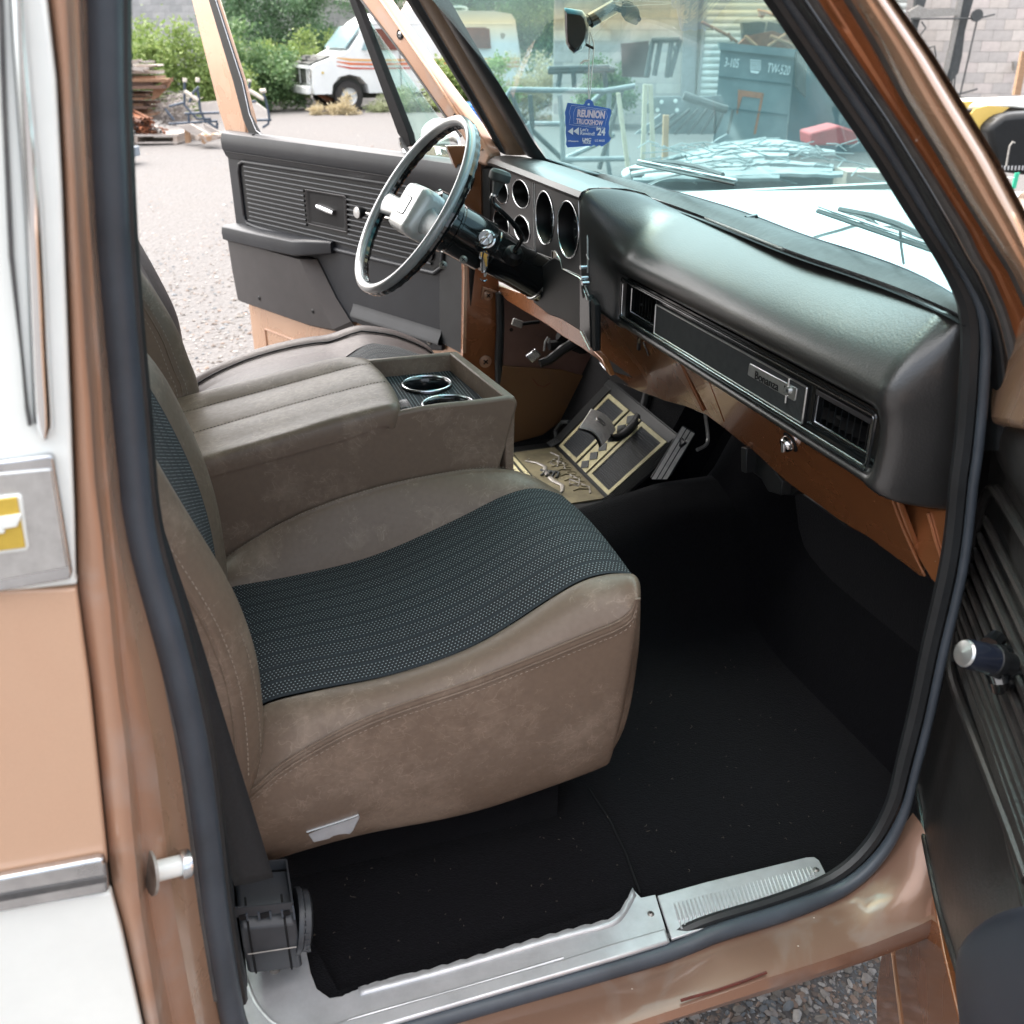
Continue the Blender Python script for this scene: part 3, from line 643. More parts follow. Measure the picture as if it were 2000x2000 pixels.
# column opening and lower shroud
sh = MB(); sh.prism([P('R6', p, x=XP+.002) for p in ((860,800),(905,780),(945,800),(975,880),(1104,935),(1150,1050),(1165,1100),(1205,1145),(1205,1490),(1185,1492),(1108,1345),(1090,1340),(950,1252),(850,1215),(745,1130),(720,1080),(740,900))], (.014, 0, 0))
shroud = sh.build('column_shroud', m_black, dash, bevel=.004, seg=3)
pr = [P('R6', p, x=XP-.004) for p in ((1168,1098),(1178,1095),(1208,1140),(1212,1490),(1190,1494),(1186,1480),(1180,1200))]
MB().prism(pr, (.010, 0, 0)).build('shroud_edge', m_matte, shroud, bevel=.002)
pr = [P('R6', p, x=XP-.001) for p in ((1090,960),(1110,985),(1160,1110),(1172,1470),(1108,1345),(1090,1335))]
MB().prism(pr, (.01, 0, 0)).build('shroud_face', m_gloss, shroud, bevel=.001)
edging([yz('R6', p) for p in ((980,872),(1104,938),(1160,1105))], XP-.0035, .0011, shroud, closed=False)
edging([yz('R6', p) for p in ((1108,1340),(1180,1482))], XP-.0035, .0012, shroud, closed=False)
# radio side of the panel, hidden in the corner of the pad
rd = MB(); rd.prism([P('R6', p, x=XP+.004) for p in ((1090,280),(1150,330),(1155,1060),(1110,930))], (.01, 0, 0)); radio = rd.build('radio_panel', m_gloss, dash, bevel=.001)
for a, b, c in (((1092,285),(1140,385),(1110,480)),((1100,545),(1140,655),(1140,655)),((1100,650),(1158,800),(1158,800)),((1104,935),(1160,1075),(1160,1075)),((1140,385),(1150,400),(1150,900))):
    MB().tube([P('R6', q, x=XP-.002) for q in (a, b)]+([P('R6', c, x=XP-.002)] if c != b else []), .0016, 6).build('radio_trim', m_silver, radio)
for p in ((1145,855),(1150,935),(1158,975)):
    q = P('R6', p, x=XP-.002); s = MB(); cyl(s, q, q+Vector((-.014, 0, 0)), .0045); s.build('radio_knob', m_chrome_old, radio)
# badge panel and vents in the passenger side recess
yt0, yt1, zt0, zt1 = .1085, .9025, 1.2185, 1.2970
def rrect(y0, y1, z0, z1, r, n=4):
    out = []
    for cy, cz, a in ((y1-r, z1-r, 0), (y0+r, z1-r, 90), (y0+r, z0+r, 180), (y1-r, z0+r, 270)):
        for k in range(n+1): t = R(a+90*k/n); out.append((cy+r*math.cos(t), cz+r*math.sin(t)))
    return out
vent_back = MB().bx(.826, .829, yt0, yt1, zt0, zt1).build('vent_housing', m_matte, dash)
for x, gp, r in ((.7775, 0, .0021), (.7790, .0055, .0014)):
    pts = rrect(yt0+gp, yt1-gp, zt0+gp*.8, zt1-gp*.8, .007)
    edging(pts, x, r, dash, 'recess_edge', mat=m_gloss if gp == 0 else m_chrome_old)
# inner bezel walls with openings
holes = [rrect(.124, .254, 1.2290, 1.2865, .003), rrect(.765, .886, 1.2300, 1.2850, .003)]
panel_holes('recess_bezel', rrect(yt0+.001, yt1-.001, zt0+.001, zt1-.001, .006), holes, .7895, m_gloss, dash, th=.012)
MB().bx(.7865, .7895, .2700, .7600, 1.2235, 1.2780).build('badge_panel', M('pinstriped_black_panel', (.022, .024, .026), .38, .2, var=(40, .2)), dash)
bp_ = bpy.data.objects['badge_panel']
stripes = MB()
for i in range(150): y = .2735+i*.00324; stripes.bx(.7856, .7865, y, y+.0012, 1.2250, 1.2765)
tag(stripes.build('pinstripe', M('grey_pinstripe', (.075, .08, .082), .4, .3, var=(60, .2)), bp_, smooth=False), kind='stuff')
edging(rrect(.2700, .7600, 1.2235, 1.2780, .002), .7855, .0015, bp_, 'bright_edge', mat=m_silver)
for ys in ((.765, .886), (.124, .254)):
    y0, y1 = ys; vt = MB(); vt.bx(.790, .824, y0+.001, y0+.003, 1.23, 1.285); vt.bx(.790, .824, y1-.003, y1-.001, 1.23, 1.285); vt.bx(.790, .824, y0, y1, 1.230, 1.2315); vt.bx(.790, .824, y0, y1, 1.2835, 1.285)
    vent = vt.build('air_vent', m_black, dash, smooth=False)
    n = 8
    for i in range(n):
        y = y0+.018+(y1-y0-.03)*i/(n-1)
        MB().box((.802, y, 1.2575), (.0095, .004, 0), (.0003, -.0007, 0), (0, 0, .0215)).build('louvre', m_gloss, vent, smooth=False)
    yy0, yy1 = y0+.008, y1-.004
    MB().tube([(.792, yy1, 1.280), (.792, yy1, 1.2335), (.792, yy0, 1.2335)]+([(.792, yy0, 1.278)] if y0 < .5 else []), .0014, 6).build('louvre_frame', m_chrome_old, vent)
    if y0 < .5: MB().bx(.7885, .796, yy0-.002, yy1+.003, 1.2735, 1.281).build('vent_shade', m_bezel, vent, bevel=.001)
    MB().box((.7935, (y0+y1)/2+.01, 1.258), (.002, 0, 0), (0, .005, 0), (0, 0, .0015)).build('vent_tab', m_black, vent)
# badge
XB = .7845
def SB(p, x=XB): return P('S1', p, x=x)
bd = MB().prism([SB(p) for p in ((1008,842),(1014,836),(1300,988),(1308,996),(1296,1070),(1288,1074),(1002,912),(997,905))], (.004, 0, 0)).build('nameplate', m_silver, dash, bevel=.001)
def textfit(name, txt, o0, o1, upd, h, mat, par, ext=.0004, bold=0, flatten=True):
    """one line of lettering filling the span o0-o1, letter height h"""
    o0, o1 = Vector(o0), Vector(o1); me = text_mesh(txt, 1, 0, 1, 0)
    xs = [v.co.x for v in me.vertices]; ys = [v.co.y for v in me.vertices]; w_, hh = max(xs)-min(xs), max(ys)-min(ys)
    cx, cy = (max(xs)+min(xs))/2, (max(ys)+min(ys))/2; s = h/hh
    me = text_mesh(txt, 1, ext/s, 1, bold/s)
    for v in me.vertices: v.co = Vector(((v.co.x-cx)*(o1-o0).length/w_, (v.co.y-cy)*s, v.co.z*s))
    ax = (o1-o0).normalized(); ay = Vector(upd); ay = (ay-ax*ay.dot(ax)).normalized(); az = ax.cross(ay)
    m = Matrix((ax, ay, az)).transposed().to_4x4(); m.translation = (o0+o1)/2; me.transform(m)
    me.materials.clear(); me.materials.append(mat); me.name = name; ob = bpy.data.objects.new(name, me); C.objects.link(ob); setpar(ob, par); return ob
textfit('lettering', 'Bonanza', SB((1046,907), XB-.0006), SB((1192,985), XB-.0006), (0, 0, 1), .0125, m_black, bd, .0004, .00012)
# bridle mark: a ring on a long needle
c_ = SB((1246,1008), XB-.002); MB().lathe(c_, (-1,0,0), [(.0035,-.002),(.0062,-.002),(.0062,.001),(.0035,.001),(.0035,-.002)], 20, xdir=(0,1,0)).build('ring_mark', m_silver, bd)
MB().prism([SB(p, XB-.0006) for p in ((1228,975),(1263,990),(1258,1038),(1226,1022))], (.001,0,0)).build('ring_field', m_black, bd)
MB().tube([SB(p, XB-.0015) for p in ((1260,935),(1255,975))], .0016, 6).build('needle_mark', m_silver, bd); MB().tube([SB(p, XB-.0015) for p in ((1240,1040),(1236,1085))], .0014, 6).build('needle_mark', m_silver, bd)

# ---- painted lower dash
LN = Vector((1, 0, .5)).normalized(); LO = Vector((.812, 0, 1.20))
def LP(p, d=0, r='F'):
    q = PN(r, p, LO-LN*d, LN)
    return q if q.y > .045-d else P(r, p, y=.045-d)
lowp = [(1168,585),(1215,612),(1274,648),(1398,714),(1523,812),(1616,868),(1716,931),(1738,942),(1757,1000),(1780,1060),(1800,1122),(1790,1119),(1758,1098),(1693,1050),(1647,1025),(1585,978),(1523,934),(1492,900),(1448,866),(1414,838),(1380,813),(1340,796),(1300,785),(1249,766),(1218,753),(1192,733),(1178,716),(1168,690)]
lower = MB().prism([LP(p) for p in lowp], LN*.012).build('lower_dash', m_copper_dash, dash, bevel=.005, seg=3)
gdp = smooth2([(1328,702),(1400,745),(1523,822),(1616,875),(1690,915),(1722,936)], 14)+smooth2([(1735,955),(1757,1020),(1783,1080),(1806,1128)], 8)+smooth2([(1797,1126),(1757,1095),(1693,1047),(1647,1022),(1585,975),(1523,930),(1488,895),(1448,862),(1414,834),(1388,815)], 14)
gd = MB().prism([LP(p, .0045) for p in gdp], LN*.0045).build('glovebox_door', m_copper_dash, lower, bevel=.003, seg=3)
ad = smooth2([(1259,664),(1290,678),(1322,694)], 5)+smooth2([(1327,706),(1350,757),(1374,806)], 6)+smooth2([(1366,800),(1352,792),(1336,785)], 4)+smooth2([(1308,750),(1283,708),(1261,676)], 5)
MB().prism([LP(p, .006) for p in ad], LN*.006).build('ashtray_door', m_copper_dash, lower, bevel=.003, seg=3)
MB().tube([LP(p, .0046) for p in ((1377,726),(1395,772),(1414,823))], .0012, 6).build('door_crease', m_copper_dash, gd)
ep = MB().prism([P('F', p, x=.868) for p in smooth2([(1746,966),(1800,990),(1850,996),(1876,998)], 8)+smooth2([(1872,1060),(1862,1120),(1857,1158)], 6)+smooth2([(1838,1148),(1820,1134),(1812,1120)], 4)+smooth2([(1786,1078),(1760,1020),(1738,955)], 6)], (.012,0,0)).build('side_filler', m_copper_dash, lower, bevel=.002)
MB().tube([P('F', p, x=.866) for p in ((1812,1003),(1828,1060),(1850,1125))], .0022, 6).build('filler_crease', m_copper_dash, ep)
# glovebox lock button
kc = LP((1543,864), .006); kn = MB(); kn.lathe(kc, -LN, [(0,0),(.013,0),(.0135,.004),(.0115,.010),(.0105,.0115),(0,.0115)], 26, xdir=(0,1,.2)); kb = kn.build('glovebox_latch', m_chrome, gd)
MB().box(kc-LN*.0125, LN*.0022, Vector((0,.0036,-.001)), Vector((0,.0016,.0085))).build('latch_bar', m_silver, kb, bevel=.001)
kn = MB(); kn.lathe(kc+LN*.0012, -LN, [(0,0),(.0175,0),(.0175,.001),(0,.0018)], 24); kn.build('latch_shadow_gap', m_matte, kb)
# clips and key tag by the ashtray
kt = MB(); kt.box(LP((1248,672), .012), (0,.0055,0), (.003,0,0), (0,0,.013)); kt.build('switch_body', m_black, lower, bevel=.002)
MB().tube([LP(p, .014) for p in ((1245,650),(1250,658),(1248,668))], .003, 8).build('switch_stem', m_gloss, lower)
MB().tube([LP(p, .013) for p in ((1257,668),(1262,680),(1267,694))], .0022, 6).build('dangling_key', m_chrome_old, lower)
MB().tube([LP(p, .004) for p in ((1172,708),(1180,718),(1192,730))], .0022, 6).build('trim_clip', m_chrome_old, lower)
MB().prism([P('F', p, x=.92) for p in ((1120,600),(1235,630),(1262,690),(1262,760),(1195,745),(1150,690))], (.01, 0, 0)).build('dash_brace', m_matte, dash)  # black plate added behind the panels to stop outside light showing through
# knee panel under the column
kp = [(966,556),(1015,572),(1057,590),(1100,612),(1137,640),(1158,682),(1176,700),(1190,735),(1168,703),(1135,680),(1096,656),(1070,636),(1031,613),(990,588),(969,563)]
MB().prism([P('F', p, x=.742) for p in kp], (.015, 0, 0)).build('knee_panel', m_copper_dash, dash, bevel=.003, seg=3)
MB().prism([P('F', p, x=.90) for p in ((1180,720),(1430,800),(1560,930),(1860,1120),(1850,1050),(1400,690),(1200,640))], (.04, 0, 0)).build('dash_back_structure', m_matte, dash)
# black brackets under the dash
for pts, x in ((((1447,872),(1458,875),(1456,925),(1447,920)), .86), (((1458,872),(1500,900),(1528,940),(1524,968),(1500,960),(1486,935),(1460,915)), .88), (((1528,935),(1560,955),(1545,968),(1526,966)), .9), (((1565,965),(1572,966),(1655,1022),(1650,1028)), .88)):
    MB().prism([P('F', p, x=x) for p in pts], (.035, 0, 0)).build('under_dash_bracket', m_black, dash, bevel=.002)

# ================================================================== STEERING
W0 = P('F', (808, 402), y=1.25)
wn = Vector((-math.cos(R(35))*math.cos(R(-5)), math.cos(R(35))*math.sin(R(-5)), math.sin(R(35)))).normalized()
wa = wn.cross(Vector((0,0,1))).normalized(); wb = wa.cross(wn).normalized()
if wb.z < 0: wb = -wb
RW = .198
def wp(a, r=RW, h=0): return W0+(wa*math.cos(a)+wb*math.sin(a))*r+wn*h
m_wheel = M('grey_wheel_paint', (.34, .355, .365), .30, .3, var=(20, .12), coat=.4)
n = 96
sw = MB().tube([wp(2*math.pi*k/n, RW, .004) for k in range(n)]+[wp(.0001, RW, .004)], .0108, 12, caps=False).build('steering_wheel', m_wheel, T)
n = 240
MB().tube([wp(2*math.pi*k/n, RW-.0005, -.0085) for k in range(n)]+[wp(.0001, RW-.0005, -.0085)], [.0100+.0005*(1 if math.sin(k/n*2*math.pi*46) > 0 else -1) for k in range(n+1)], 10, caps=False).build('rim_grip', m_gloss, sw)
def wq(a, b, h): return W0+wa*a+wb*b+wn*h
sgn = 1 if wa.y > 0 else -1
for s in (1, -1):
    rows = []
    for f in [k/8 for k in range(9)]:
        r_ = .045+(.197-.045)*f; hw = .034-.006*f-.008*math.sin(f*3.14); hh = .012-.005*f; hz = -.018+.020*f**2
        cx = s*r_; cy = -.012-.010*f
        rows.append([wq(cx, cy+hw*math.cos(t), hz+hh*math.sin(t)) for t in [2*math.pi*k/16 for k in range(16)]])
    MB().grid(rows, closed=True).build('spoke', m_wheel, sw)
hub = []
for sc_, h in ((1.0, -.034), (1.04, -.012), (1.0, .006), (.90, .016), (.72, .0185), (.0, .019)):
    hub.append([wq(x*sc_, y*sc_-.008, h) for x, y in rrect(-.062, .062, -.052, .052, .018, 5)])
hb = MB().grid(hub, closed=True).build('horn_pad', M('silver_horn_pad', (.56, .58, .58), .32, .25, var=(20, .1), coat=.3), sw, ang=60)
edgp = [wq(x, y-.008, .0195) for x, y in rrect(-.022, .022, -.020, .020, .004, 3)]
MB().tube(edgp+[edgp[0]], .0010, 6, caps=False).build('horn_button_edge', m_black, hb)
MB().prism([wq(x, y-.008, .0195) for x, y in rrect(-.0205, .0205, -.0185, .0185, .004, 3)], wn*.0008).build('horn_button', m_silver, hb)
# column
def cseg(d): return W0-wn*d
ca = -(P('R6', (810,955), y=1.25)-W0).normalized(); L = (P('R6', (810,955), y=1.25)-W0).length
cn = -ca
col = MB().lathe(W0+cn*.03, cn, [(.0, 0), (.050, 0), (.058, .006), (.060, .03), (.060, .060), (.055, .064), (.0535, .064), (.0535, .070), (.0555, .070), (.0555, .150), (.052, .154), (.0490, .156), (.0490, .162), (.0505, .164), (.0500, .225), (.0490, .228), (.0490, L+.02), (0, L+.02)], 40).build('steering_column', m_gloss, T, ang=30)
MB().lathe(W0+cn*(L-.012), cn, [(.049, 0), (.0515, .001), (.0525, .004), (.0515, .008), (.049, .009)], 40).build('column_collar', m_chrome_old, col)
lock = P('R6', (385,640), y=1.195); ld = (CAM-lock).normalized()*.6+Vector((-.3,-.6,.3)); ld.normalize()
s = MB(); s.lathe(lock-ld*.02, ld, [(.0, 0), (.020, 0), (.020, .016), (.0165, .017), (.0165, .030), (.015, .032), (0, .032)], 28); lk = s.build('ignition_lock', m_chrome_old, col)
u_ = ld.orthogonal().normalized(); MB().box(lock+ld*.015, u_*.013, ld.cross(u_)*.003, ld*.006).build('lock_lever', m_chrome, lk, bevel=.001)
MB().tube([P('R6', (440,628), y=1.19), P('R6', (460,618), y=1.18)], .0045, 8).build('lock_tab', m_chrome_old, lk)
for p in ((213,800),(60,840)): screw(P('R6', p, y=1.19), (-.2,-.9,.3), .007, m_screw, col)
# shift lever
sl = [P('R6', p, y=yy) for p, yy in (((640,760),1.19),((600,735),1.17),((622,700),1.16),((656,640),1.15),((640,600),1.15),((590,530),1.14),((545,480),1.135),((480,420),1.13),((436,375),1.13),((428,335),1.13),((452,300),1.13))]
sv = MB().tube(smoothp(sl, 40), .0052, 12).build('shift_lever', m_gloss, col)
MB().lathe(P('R6', (600,745), y=1.185), (0.1,-.6,.7), [(0,-.02),(.022,-.02),(.020,.0),(.013,.008),(0,.010)], 24).build('lever_boot', m_black, sv)
k0, k1 = P('R6', (455,262), y=1.13), P('R6', (478,180), y=1.13); kd = (k1-k0).normalized()
MB().lathe(P('R6', (448,315), y=1.13), kd, [(0,0),(.0065,0),(.0065,.008),(.010,.020),(.012,.026),(.021,.030),(.0225,.034),(.0225,.044),(.018,.050),(0,.052)], 30).build('lever_knob', M('grey_knob_plastic', (.05,.055,.055), .6, var=(30,.2)), sv)
MB().lathe(P('R6', (446,322), y=1.13), kd, [(0,0),(.0078,0),(.0078,.004),(0,.004)], 16).build('knob_collar', m_chrome_old, sv)
# keys hanging from the lock: a thing of their own
kr = P('R6', (372,735), y=1.165)
keys = thing('key_ring', kr, 'bunch of keys hanging from the ignition lock on the steering column', 'keys')
s = MB(); s.tube([kr+Vector((.010*math.cos(t), -.003*math.sin(t), .018+.012*math.sin(t))) for t in [k/14*6.283 for k in range(15)]], .0009, 6); s.build('split_ring', m_chrome, keys)
m_brass = M('brass', (.62, .38, .10), .3, .9, var=(60, .3))
s = MB(); s.tube([P('R6', p, y=1.165) for p in ((368,735),(400,760),(398,810),(390,860),(372,905),(350,880),(352,800),(362,742))], .0022, 6); s.build('snap_hook', m_chrome, keys)
for i, (p0, p1, mm) in enumerate((((368,740),(392,850),m_brass),((360,740),(362,900),m_chrome_old),((372,745),(380,930),m_steel))):
    a_, b_ = P('R6', p0, y=1.167+i*.004), P('R6', p1, y=1.163+i*.004); d_ = b_-a_; sd_ = d_.cross(Vector((0,1,0))).normalized()
    s = MB(); s.prism([a_+sd_*.006, a_-sd_*.006, a_+d_*.3-sd_*.009, a_+d_*.38-sd_*.003, b_-sd_*.003, b_+sd_*.0008, b_-d_*.1+sd_*.003, b_-d_*.2+sd_*.001, b_-d_*.3+sd_*.003, a_+d_*.38+sd_*.003, a_+d_*.3+sd_*.009], (0,.0018,0)); s.build('key', mm, keys)
s = MB(); s.tube([P('R6', p, y=1.16) for p in ((340,940),(352,958),(375,962),(392,950))], .0016, 6); s.build('key_loop', m_chrome, keys)

# ================================================================== FOOTWELL
# driver side jamb, kick panel
dj = MB().prism([P('F', p, y=1.625) for p in ((872,285),(940,285),(950,310),(975,560),(970,760),(903,760),(906,540),(899,350))], (0,.02,0)).build('driver_door_jamb', m_copper_dash, T)
MB().prism([P('F', p, y=1.615) for p in ((901,362),(907,360),(913,535),(910,690),(904,690),(907,535))], (0,.008,0)).build('jamb_flange', m_copper, dj)
screw(P('R6', (400,1070), y=1.622), (0,-1,0), .011, m_copper_dirty, dj, 'hinge_bolt')
MB().prism([P('R6', p, y=1.618) for p in ((360,1005),(470,1040),(470,1060),(372,1030),(362,1110),(350,1100))], (0,.01,0)).build('hinge_bracket', m_copper_dirty, dj, bevel=.002)
screw(P('R6', (380,1570), y=1.622), (0,-1,0), .014, m_copper_dirty, dj, 'hinge_bolt')
MB().tube([P('F', p, y=1.60) for p in ((976,572),(977,640),(974,700),(975,745),(972,800))], .0115, 10).build('driver_weatherstrip', m_rubber2, T)
m_kick2 = paintmat('kick_panel_lower_paint', (.15, .072, .028), (.13, .075, .05), .5, .55, .1, .1)
kk = MB().prism([P('F', p, y=1.597) for p in ((984,580),(1170,700),(1200,728),(1170,745),(1120,735),(984,717))], (0,.01,0)).build('kick_panel', M('faded_kick_vinyl', (.155, .082, .065), .5, var=(8, .35)), T)
MB().prism([P('F', p, y=1.588) for p in ((982,715),(1095,722),(1170,742),(1196,760),(1150,790),(1110,812),(1060,850),(1000,866),(930,872),(930,800),(975,760))], (0,.01,0)).build('lower_kick_panel', m_kick2, T, bevel=.002)
MB().tube([P('F', p, y=1.586) for p in ((1040,740),(1050,752),(1062,756),(1075,748))], .001, 5).build('red_scuff', M('red_mark', (.20, .04, .02), .6, var=(40, .3)), kk)
for p in ((575,1330),): screw(P('R6', p, y=1.596), (0,-1,0), .004, m_matte, kk)
# hood release and parking brake
s = MB(); s.box(P('R6', (620,1280), y=1.50), (.014,0,-.006), (0,.004,0), (.003,0,.009)); hr = s.build('hood_release_handle', m_alu_dirty, T, bevel=.003)
MB().tube([P('R6', (655,1285), y=1.50), P('R6', (780,1270), y=1.53)], .005, 8).build('release_stem', m_black, hr)
pb = MB().tube([P('R6', p, y=1.45) for p in ((790,1585),(860,1560),(960,1480),(1060,1420))], [.011,.012,.013,.014], 10).build('parking_brake_arm', m_black, T)
q = [P('R6', p, y=1.44) for p in ((683,1530),(755,1475),(805,1520),(735,1582))]
MB().prism(q, (.004,.02,-.002)).build('parking_brake_pad', m_chrome_old, pb, bevel=.003)
MB().tube([P('R6', p, y=1.47) for p in ((822,1490),(830,1420),(850,1385),(862,1395),(850,1430))], .003, 6).build('brake_wire', m_steel, pb)
MB().tube([P('R6', p, y=1.48) for p in ((930,1370),(1000,1400),(1110,1500),(1000,1430),(860,1450))], .014, 8).build('brake_cable', m_matte, pb)

# floor mat, lying on the carpet: its own thing
Ac, Bc = P('F', (1198,759), z=.90), P('F', (1317,857), z=.895)
Cc, Dc = P('F', (1186,975), z=.682), P('F', (1087,875), z=.682)
base = Cc.lerp(Dc, .5)
mat_ = thing('floor_mat', (base.x, base.y, .66), 'black rubber floor mat with cream borders, diamonds and a longhorn emblem under the pedals', 'floor mat')
m_mcream = M('aged_cream_rubber', (.56, .52, .31), .6, var=(25, .45), col2=(.36, .32, .19))
m_mgrey = M('grey_rubber', (.055, .06, .062), .55, var=(30, .3))
def mp(s, t, h=0):                  # s 0..1 from the near right to the near left corner, t 0..1 up the toe board, t<0 towards the seat
    nrm = (Dc-Cc).cross(Bc-Cc).normalized(); nrm = nrm if nrm.z > 0 else -nrm
    if t >= 0:
        p = Cc.lerp(Dc, s).lerp(Bc.lerp(Ac, s), t)
        return p+nrm*h
    back = Vector((-.30, .02, -.012)); return Cc.lerp(Dc, s)+back*(-t)+Vector((0, 0, h))
mb = MB(); mb.grid([[mp(-.13+1.26*i/12, t) for i in range(13)] for t in (-1.1, -.8, -.5, -.25, -.1, 0, .05, .2, .4, .6, .8, 1, 1.06)])
body = mb.build('mat_body', m_rubber2, mat_)
def mq(pts, h=.004, e=.003): n_ = mp(.5, .5, 1)-mp(.5, .5); return MB().prism([mp(*p, h) for p in pts], -n_*e if pts[0][1] >= 0 else (0, 0, -e))
def mframe(s0, s1, t0, t1, w_, h=.004):
    for a, b, c, d in ((s0, s1, t0, t0+w_*1.3), (s0, s1, t1-w_*1.3, t1), (s0, s0+w_, t0+w_*1.3, t1-w_*1.3), (s1-w_, s1, t0+w_*1.3, t1-w_*1.3)):
        mq(((a, c), (b, c), (b, d), (a, d)), h).build('cream_border', m_mcream, mat_)
mframe(.02, .40, .05, .93, .035); mframe(.63, .98, .05, .93, .035)
mq(((.43,.05),(.60,.05),(.60,.93),(.43,.93)), .0035).build('cream_centre', m_mcream, mat_)
for k in range(6):
    t = .12+k*.15; mq(((.515, t-.07), (.575, t), (.515, t+.07), (.455, t)), .0055).build('diamond', m_mgrey, mat_)
rb_ = MB(); n_ = (mp(.5,.5,1)-mp(.5,.5))
for (s0, s1) in ((.065, .365), (.665, .945)):
    for i in range(20):
        for j in range(30):
            s_, t_ = s0+(s1-s0)*(i+.5*(j % 2))/20, .10+.78*j/30
            c_ = mp(s_, t_, .003); a_ = (mp(s_+.0048, t_)-mp(s_, t_)); b_ = (mp(s_, t_+.008)-mp(s_, t_))
            rb_.add([c_-a_-b_, c_+a_-b_, c_+a_+b_, c_-a_+b_, c_+n_*.0014], [(0,1,4),(1,2,4),(2,3,4),(3,0,4)])
tag(rb_.build('tread_studs', M('blue_black_rubber', (.075, .085, .10), .5, var=(100, .3)), mat_, smooth=False), kind='stuff')
for s0, s1 in ((-.11, -.01), (1.01, 1.10)):
    for k in range(6):
        s_ = s0+(s1-s0)*k/5; MB().tube([mp(s_, t, .004) for t in (-.05, .1, .3, .5, .7, .9, 1.0)], .0022, 6).build('side_rib', m_rubber2, mat_)
mq(((-.12,.97),(1.12,.97),(1.12,1.05),(-.12,1.05)), .005).build('top_border', m_rubber2, mat_)
m_gold = M('antique_relief', (.27, .24, .15), .45, .2, var=(16, .5), col2=(.12, .105, .07))
mq(((.0,-.02),(1.0,-.02),(1.0,-.42),(.0,-.42)), .004).build('emblem_band', m_gold, mat_)
for k, (t0, t1, mm) in enumerate(((-.44,-.47,m_mcream),(-.50,-.53,m_mcream))): mq(((-.05,t0),(1.05,t0),(1.05,t1),(-.05,t1)), .0045).build('band_line', mm, mat_)
mframe2 = [(.02,.40),(.63,.98)]
for s0, s1 in mframe2:
    mq(((s0,-.56),(s1,-.56),(s1,-1.0),(s0,-1.0)), .004).build('cream_border', m_mcream, mat_); mq(((s0+.04,-.60),(s1-.04,-.60),(s1-.04,-.97),(s0+.04,-.97)), .006).build('tread_field', M('blue_black_field', (.05,.06,.075), .5, var=(300,.6)), mat_)
# relief of horns and scrolls on the band
hs = MB()
for s in (1, -1):
    hs.tube([mp(.47+s*a, t, .006) for a, t in ((.02,-.30),(.09,-.30),(.18,-.26),(.27,-.30),(.33,-.38),(.36,-.33))], [.007,.0065,.0055,.0045,.003,.001], 8, flat=.5)
    hs.tube([mp(.50+s*a, t, .005) for a, t in ((.05,-.12),(.16,-.08),(.26,-.14),(.20,-.19),(.12,-.16),(.30,-.06),(.40,-.10))], .0025, 6)
hs.build('horn_relief', m_alu_dirty, mat_)
for k in range(4): MB().tube([mp(.50-.025*k, -.36+.035*k, .006), mp(.55-.015*k, -.30+.035*k, .007), mp(.60-.02*k, -.32+.03*k, .006)], .0035, 6).build('feather', m_mgrey, mat_)
sc_l = MB()
for k in range(7):
    s_ = .18+.09*k; sc_l.tube([mp(s_, -.21, .005), mp(s_+.02, -.15, .006), mp(s_-.01, -.08, .006), mp(s_+.035, -.05, .005), mp(s_+.05, -.12, .006)], .0019, 6)
sc_l.build('scrollwork', m_gold, mat_)
MB().tube([mp(-.12,-.10,.004), mp(-.17,-.02,.004), mp(-.17,.12,.004), mp(-.13,.16,.004)], .006, 8).build('mat_tab', m_mgrey, mat_)
MB().tube([mp(1.10,.10,.004), mp(1.18,.16,.004), mp(1.20,.3,.004), mp(1.12,.36,.004)], .006, 8).build('mat_tab', m_mgrey, mat_)

# brake pedal
M_RIB = M('pale_worn_rib', (.78,.76,.72), .45, .1, var=(60,.2))
pc = [P('T7', p, y=yy) for p, yy in (((700,525),1.03),((790,380),1.25),((972,540),1.25),((868,662),1.03))]
o_, ux, uy = pc[0], pc[3]-pc[0], pc[1]-pc[0]; pnm = ux.cross(uy).normalized(); pnm = pnm if pnm.dot(CAM-o_) > 0 else -pnm
bpad = MB(); rows = []
for i in range(9):
    f = i/8; bow = .012*math.sin(math.pi*f)
    rows.append([o_+ux*f+(pc[1]-pc[0]).lerp(pc[2]-pc[3], f)*g+pnm*bow for g in (0, .5, 1)])
bp0 = MB().grid(rows).build('brake_pedal', M('worn_pedal_rubber', (.52,.50,.48), .5, .15, var=(40,.3)), T, ang=60)
MB().grid([[p-pnm*.006 for p in r_] for r_ in rows]).build('pad_back', m_black, bp0, ang=60)
for k in range(17):
    g = .06+.055*k
    if g > .97: break
    MB().tube([o_+ux*f+(pc[1]-pc[0]).lerp(pc[2]-pc[3], f)*g+pnm*(.0125*math.sin(math.pi*f)+.0015) for f in [i/10 for i in range(11)]], .0021, 5).build('pad_rib', M_RIB, bp0)
em = o_+ux*.5+uy*.52+pnm*.016
MB().tube([em+ux.normalized()*.015*math.cos(t)+uy.normalized()*.015*math.sin(t) for t in [k/24*6.283 for k in range(25)]], .0022, 6).build('pad_emblem', m_steel, bp0)
MB().lathe(em-pnm*.003, pnm, [(0,.004),(.006,.003),(.012,.001),(.014,-.002)], 20).build('pad_emblem_boss', m_steel, bp0)
ar = smoothp([P('T7', p, y=yy) for p, yy in (((930,600),1.16),((1010,590),1.17),((1110,500),1.18),((1180,380),1.20),((1215,260),1.22),((1225,120),1.25))], 24)
MB().tube(ar, .013, 10, flat=.7).build('pedal_arm', m_black, bp0)
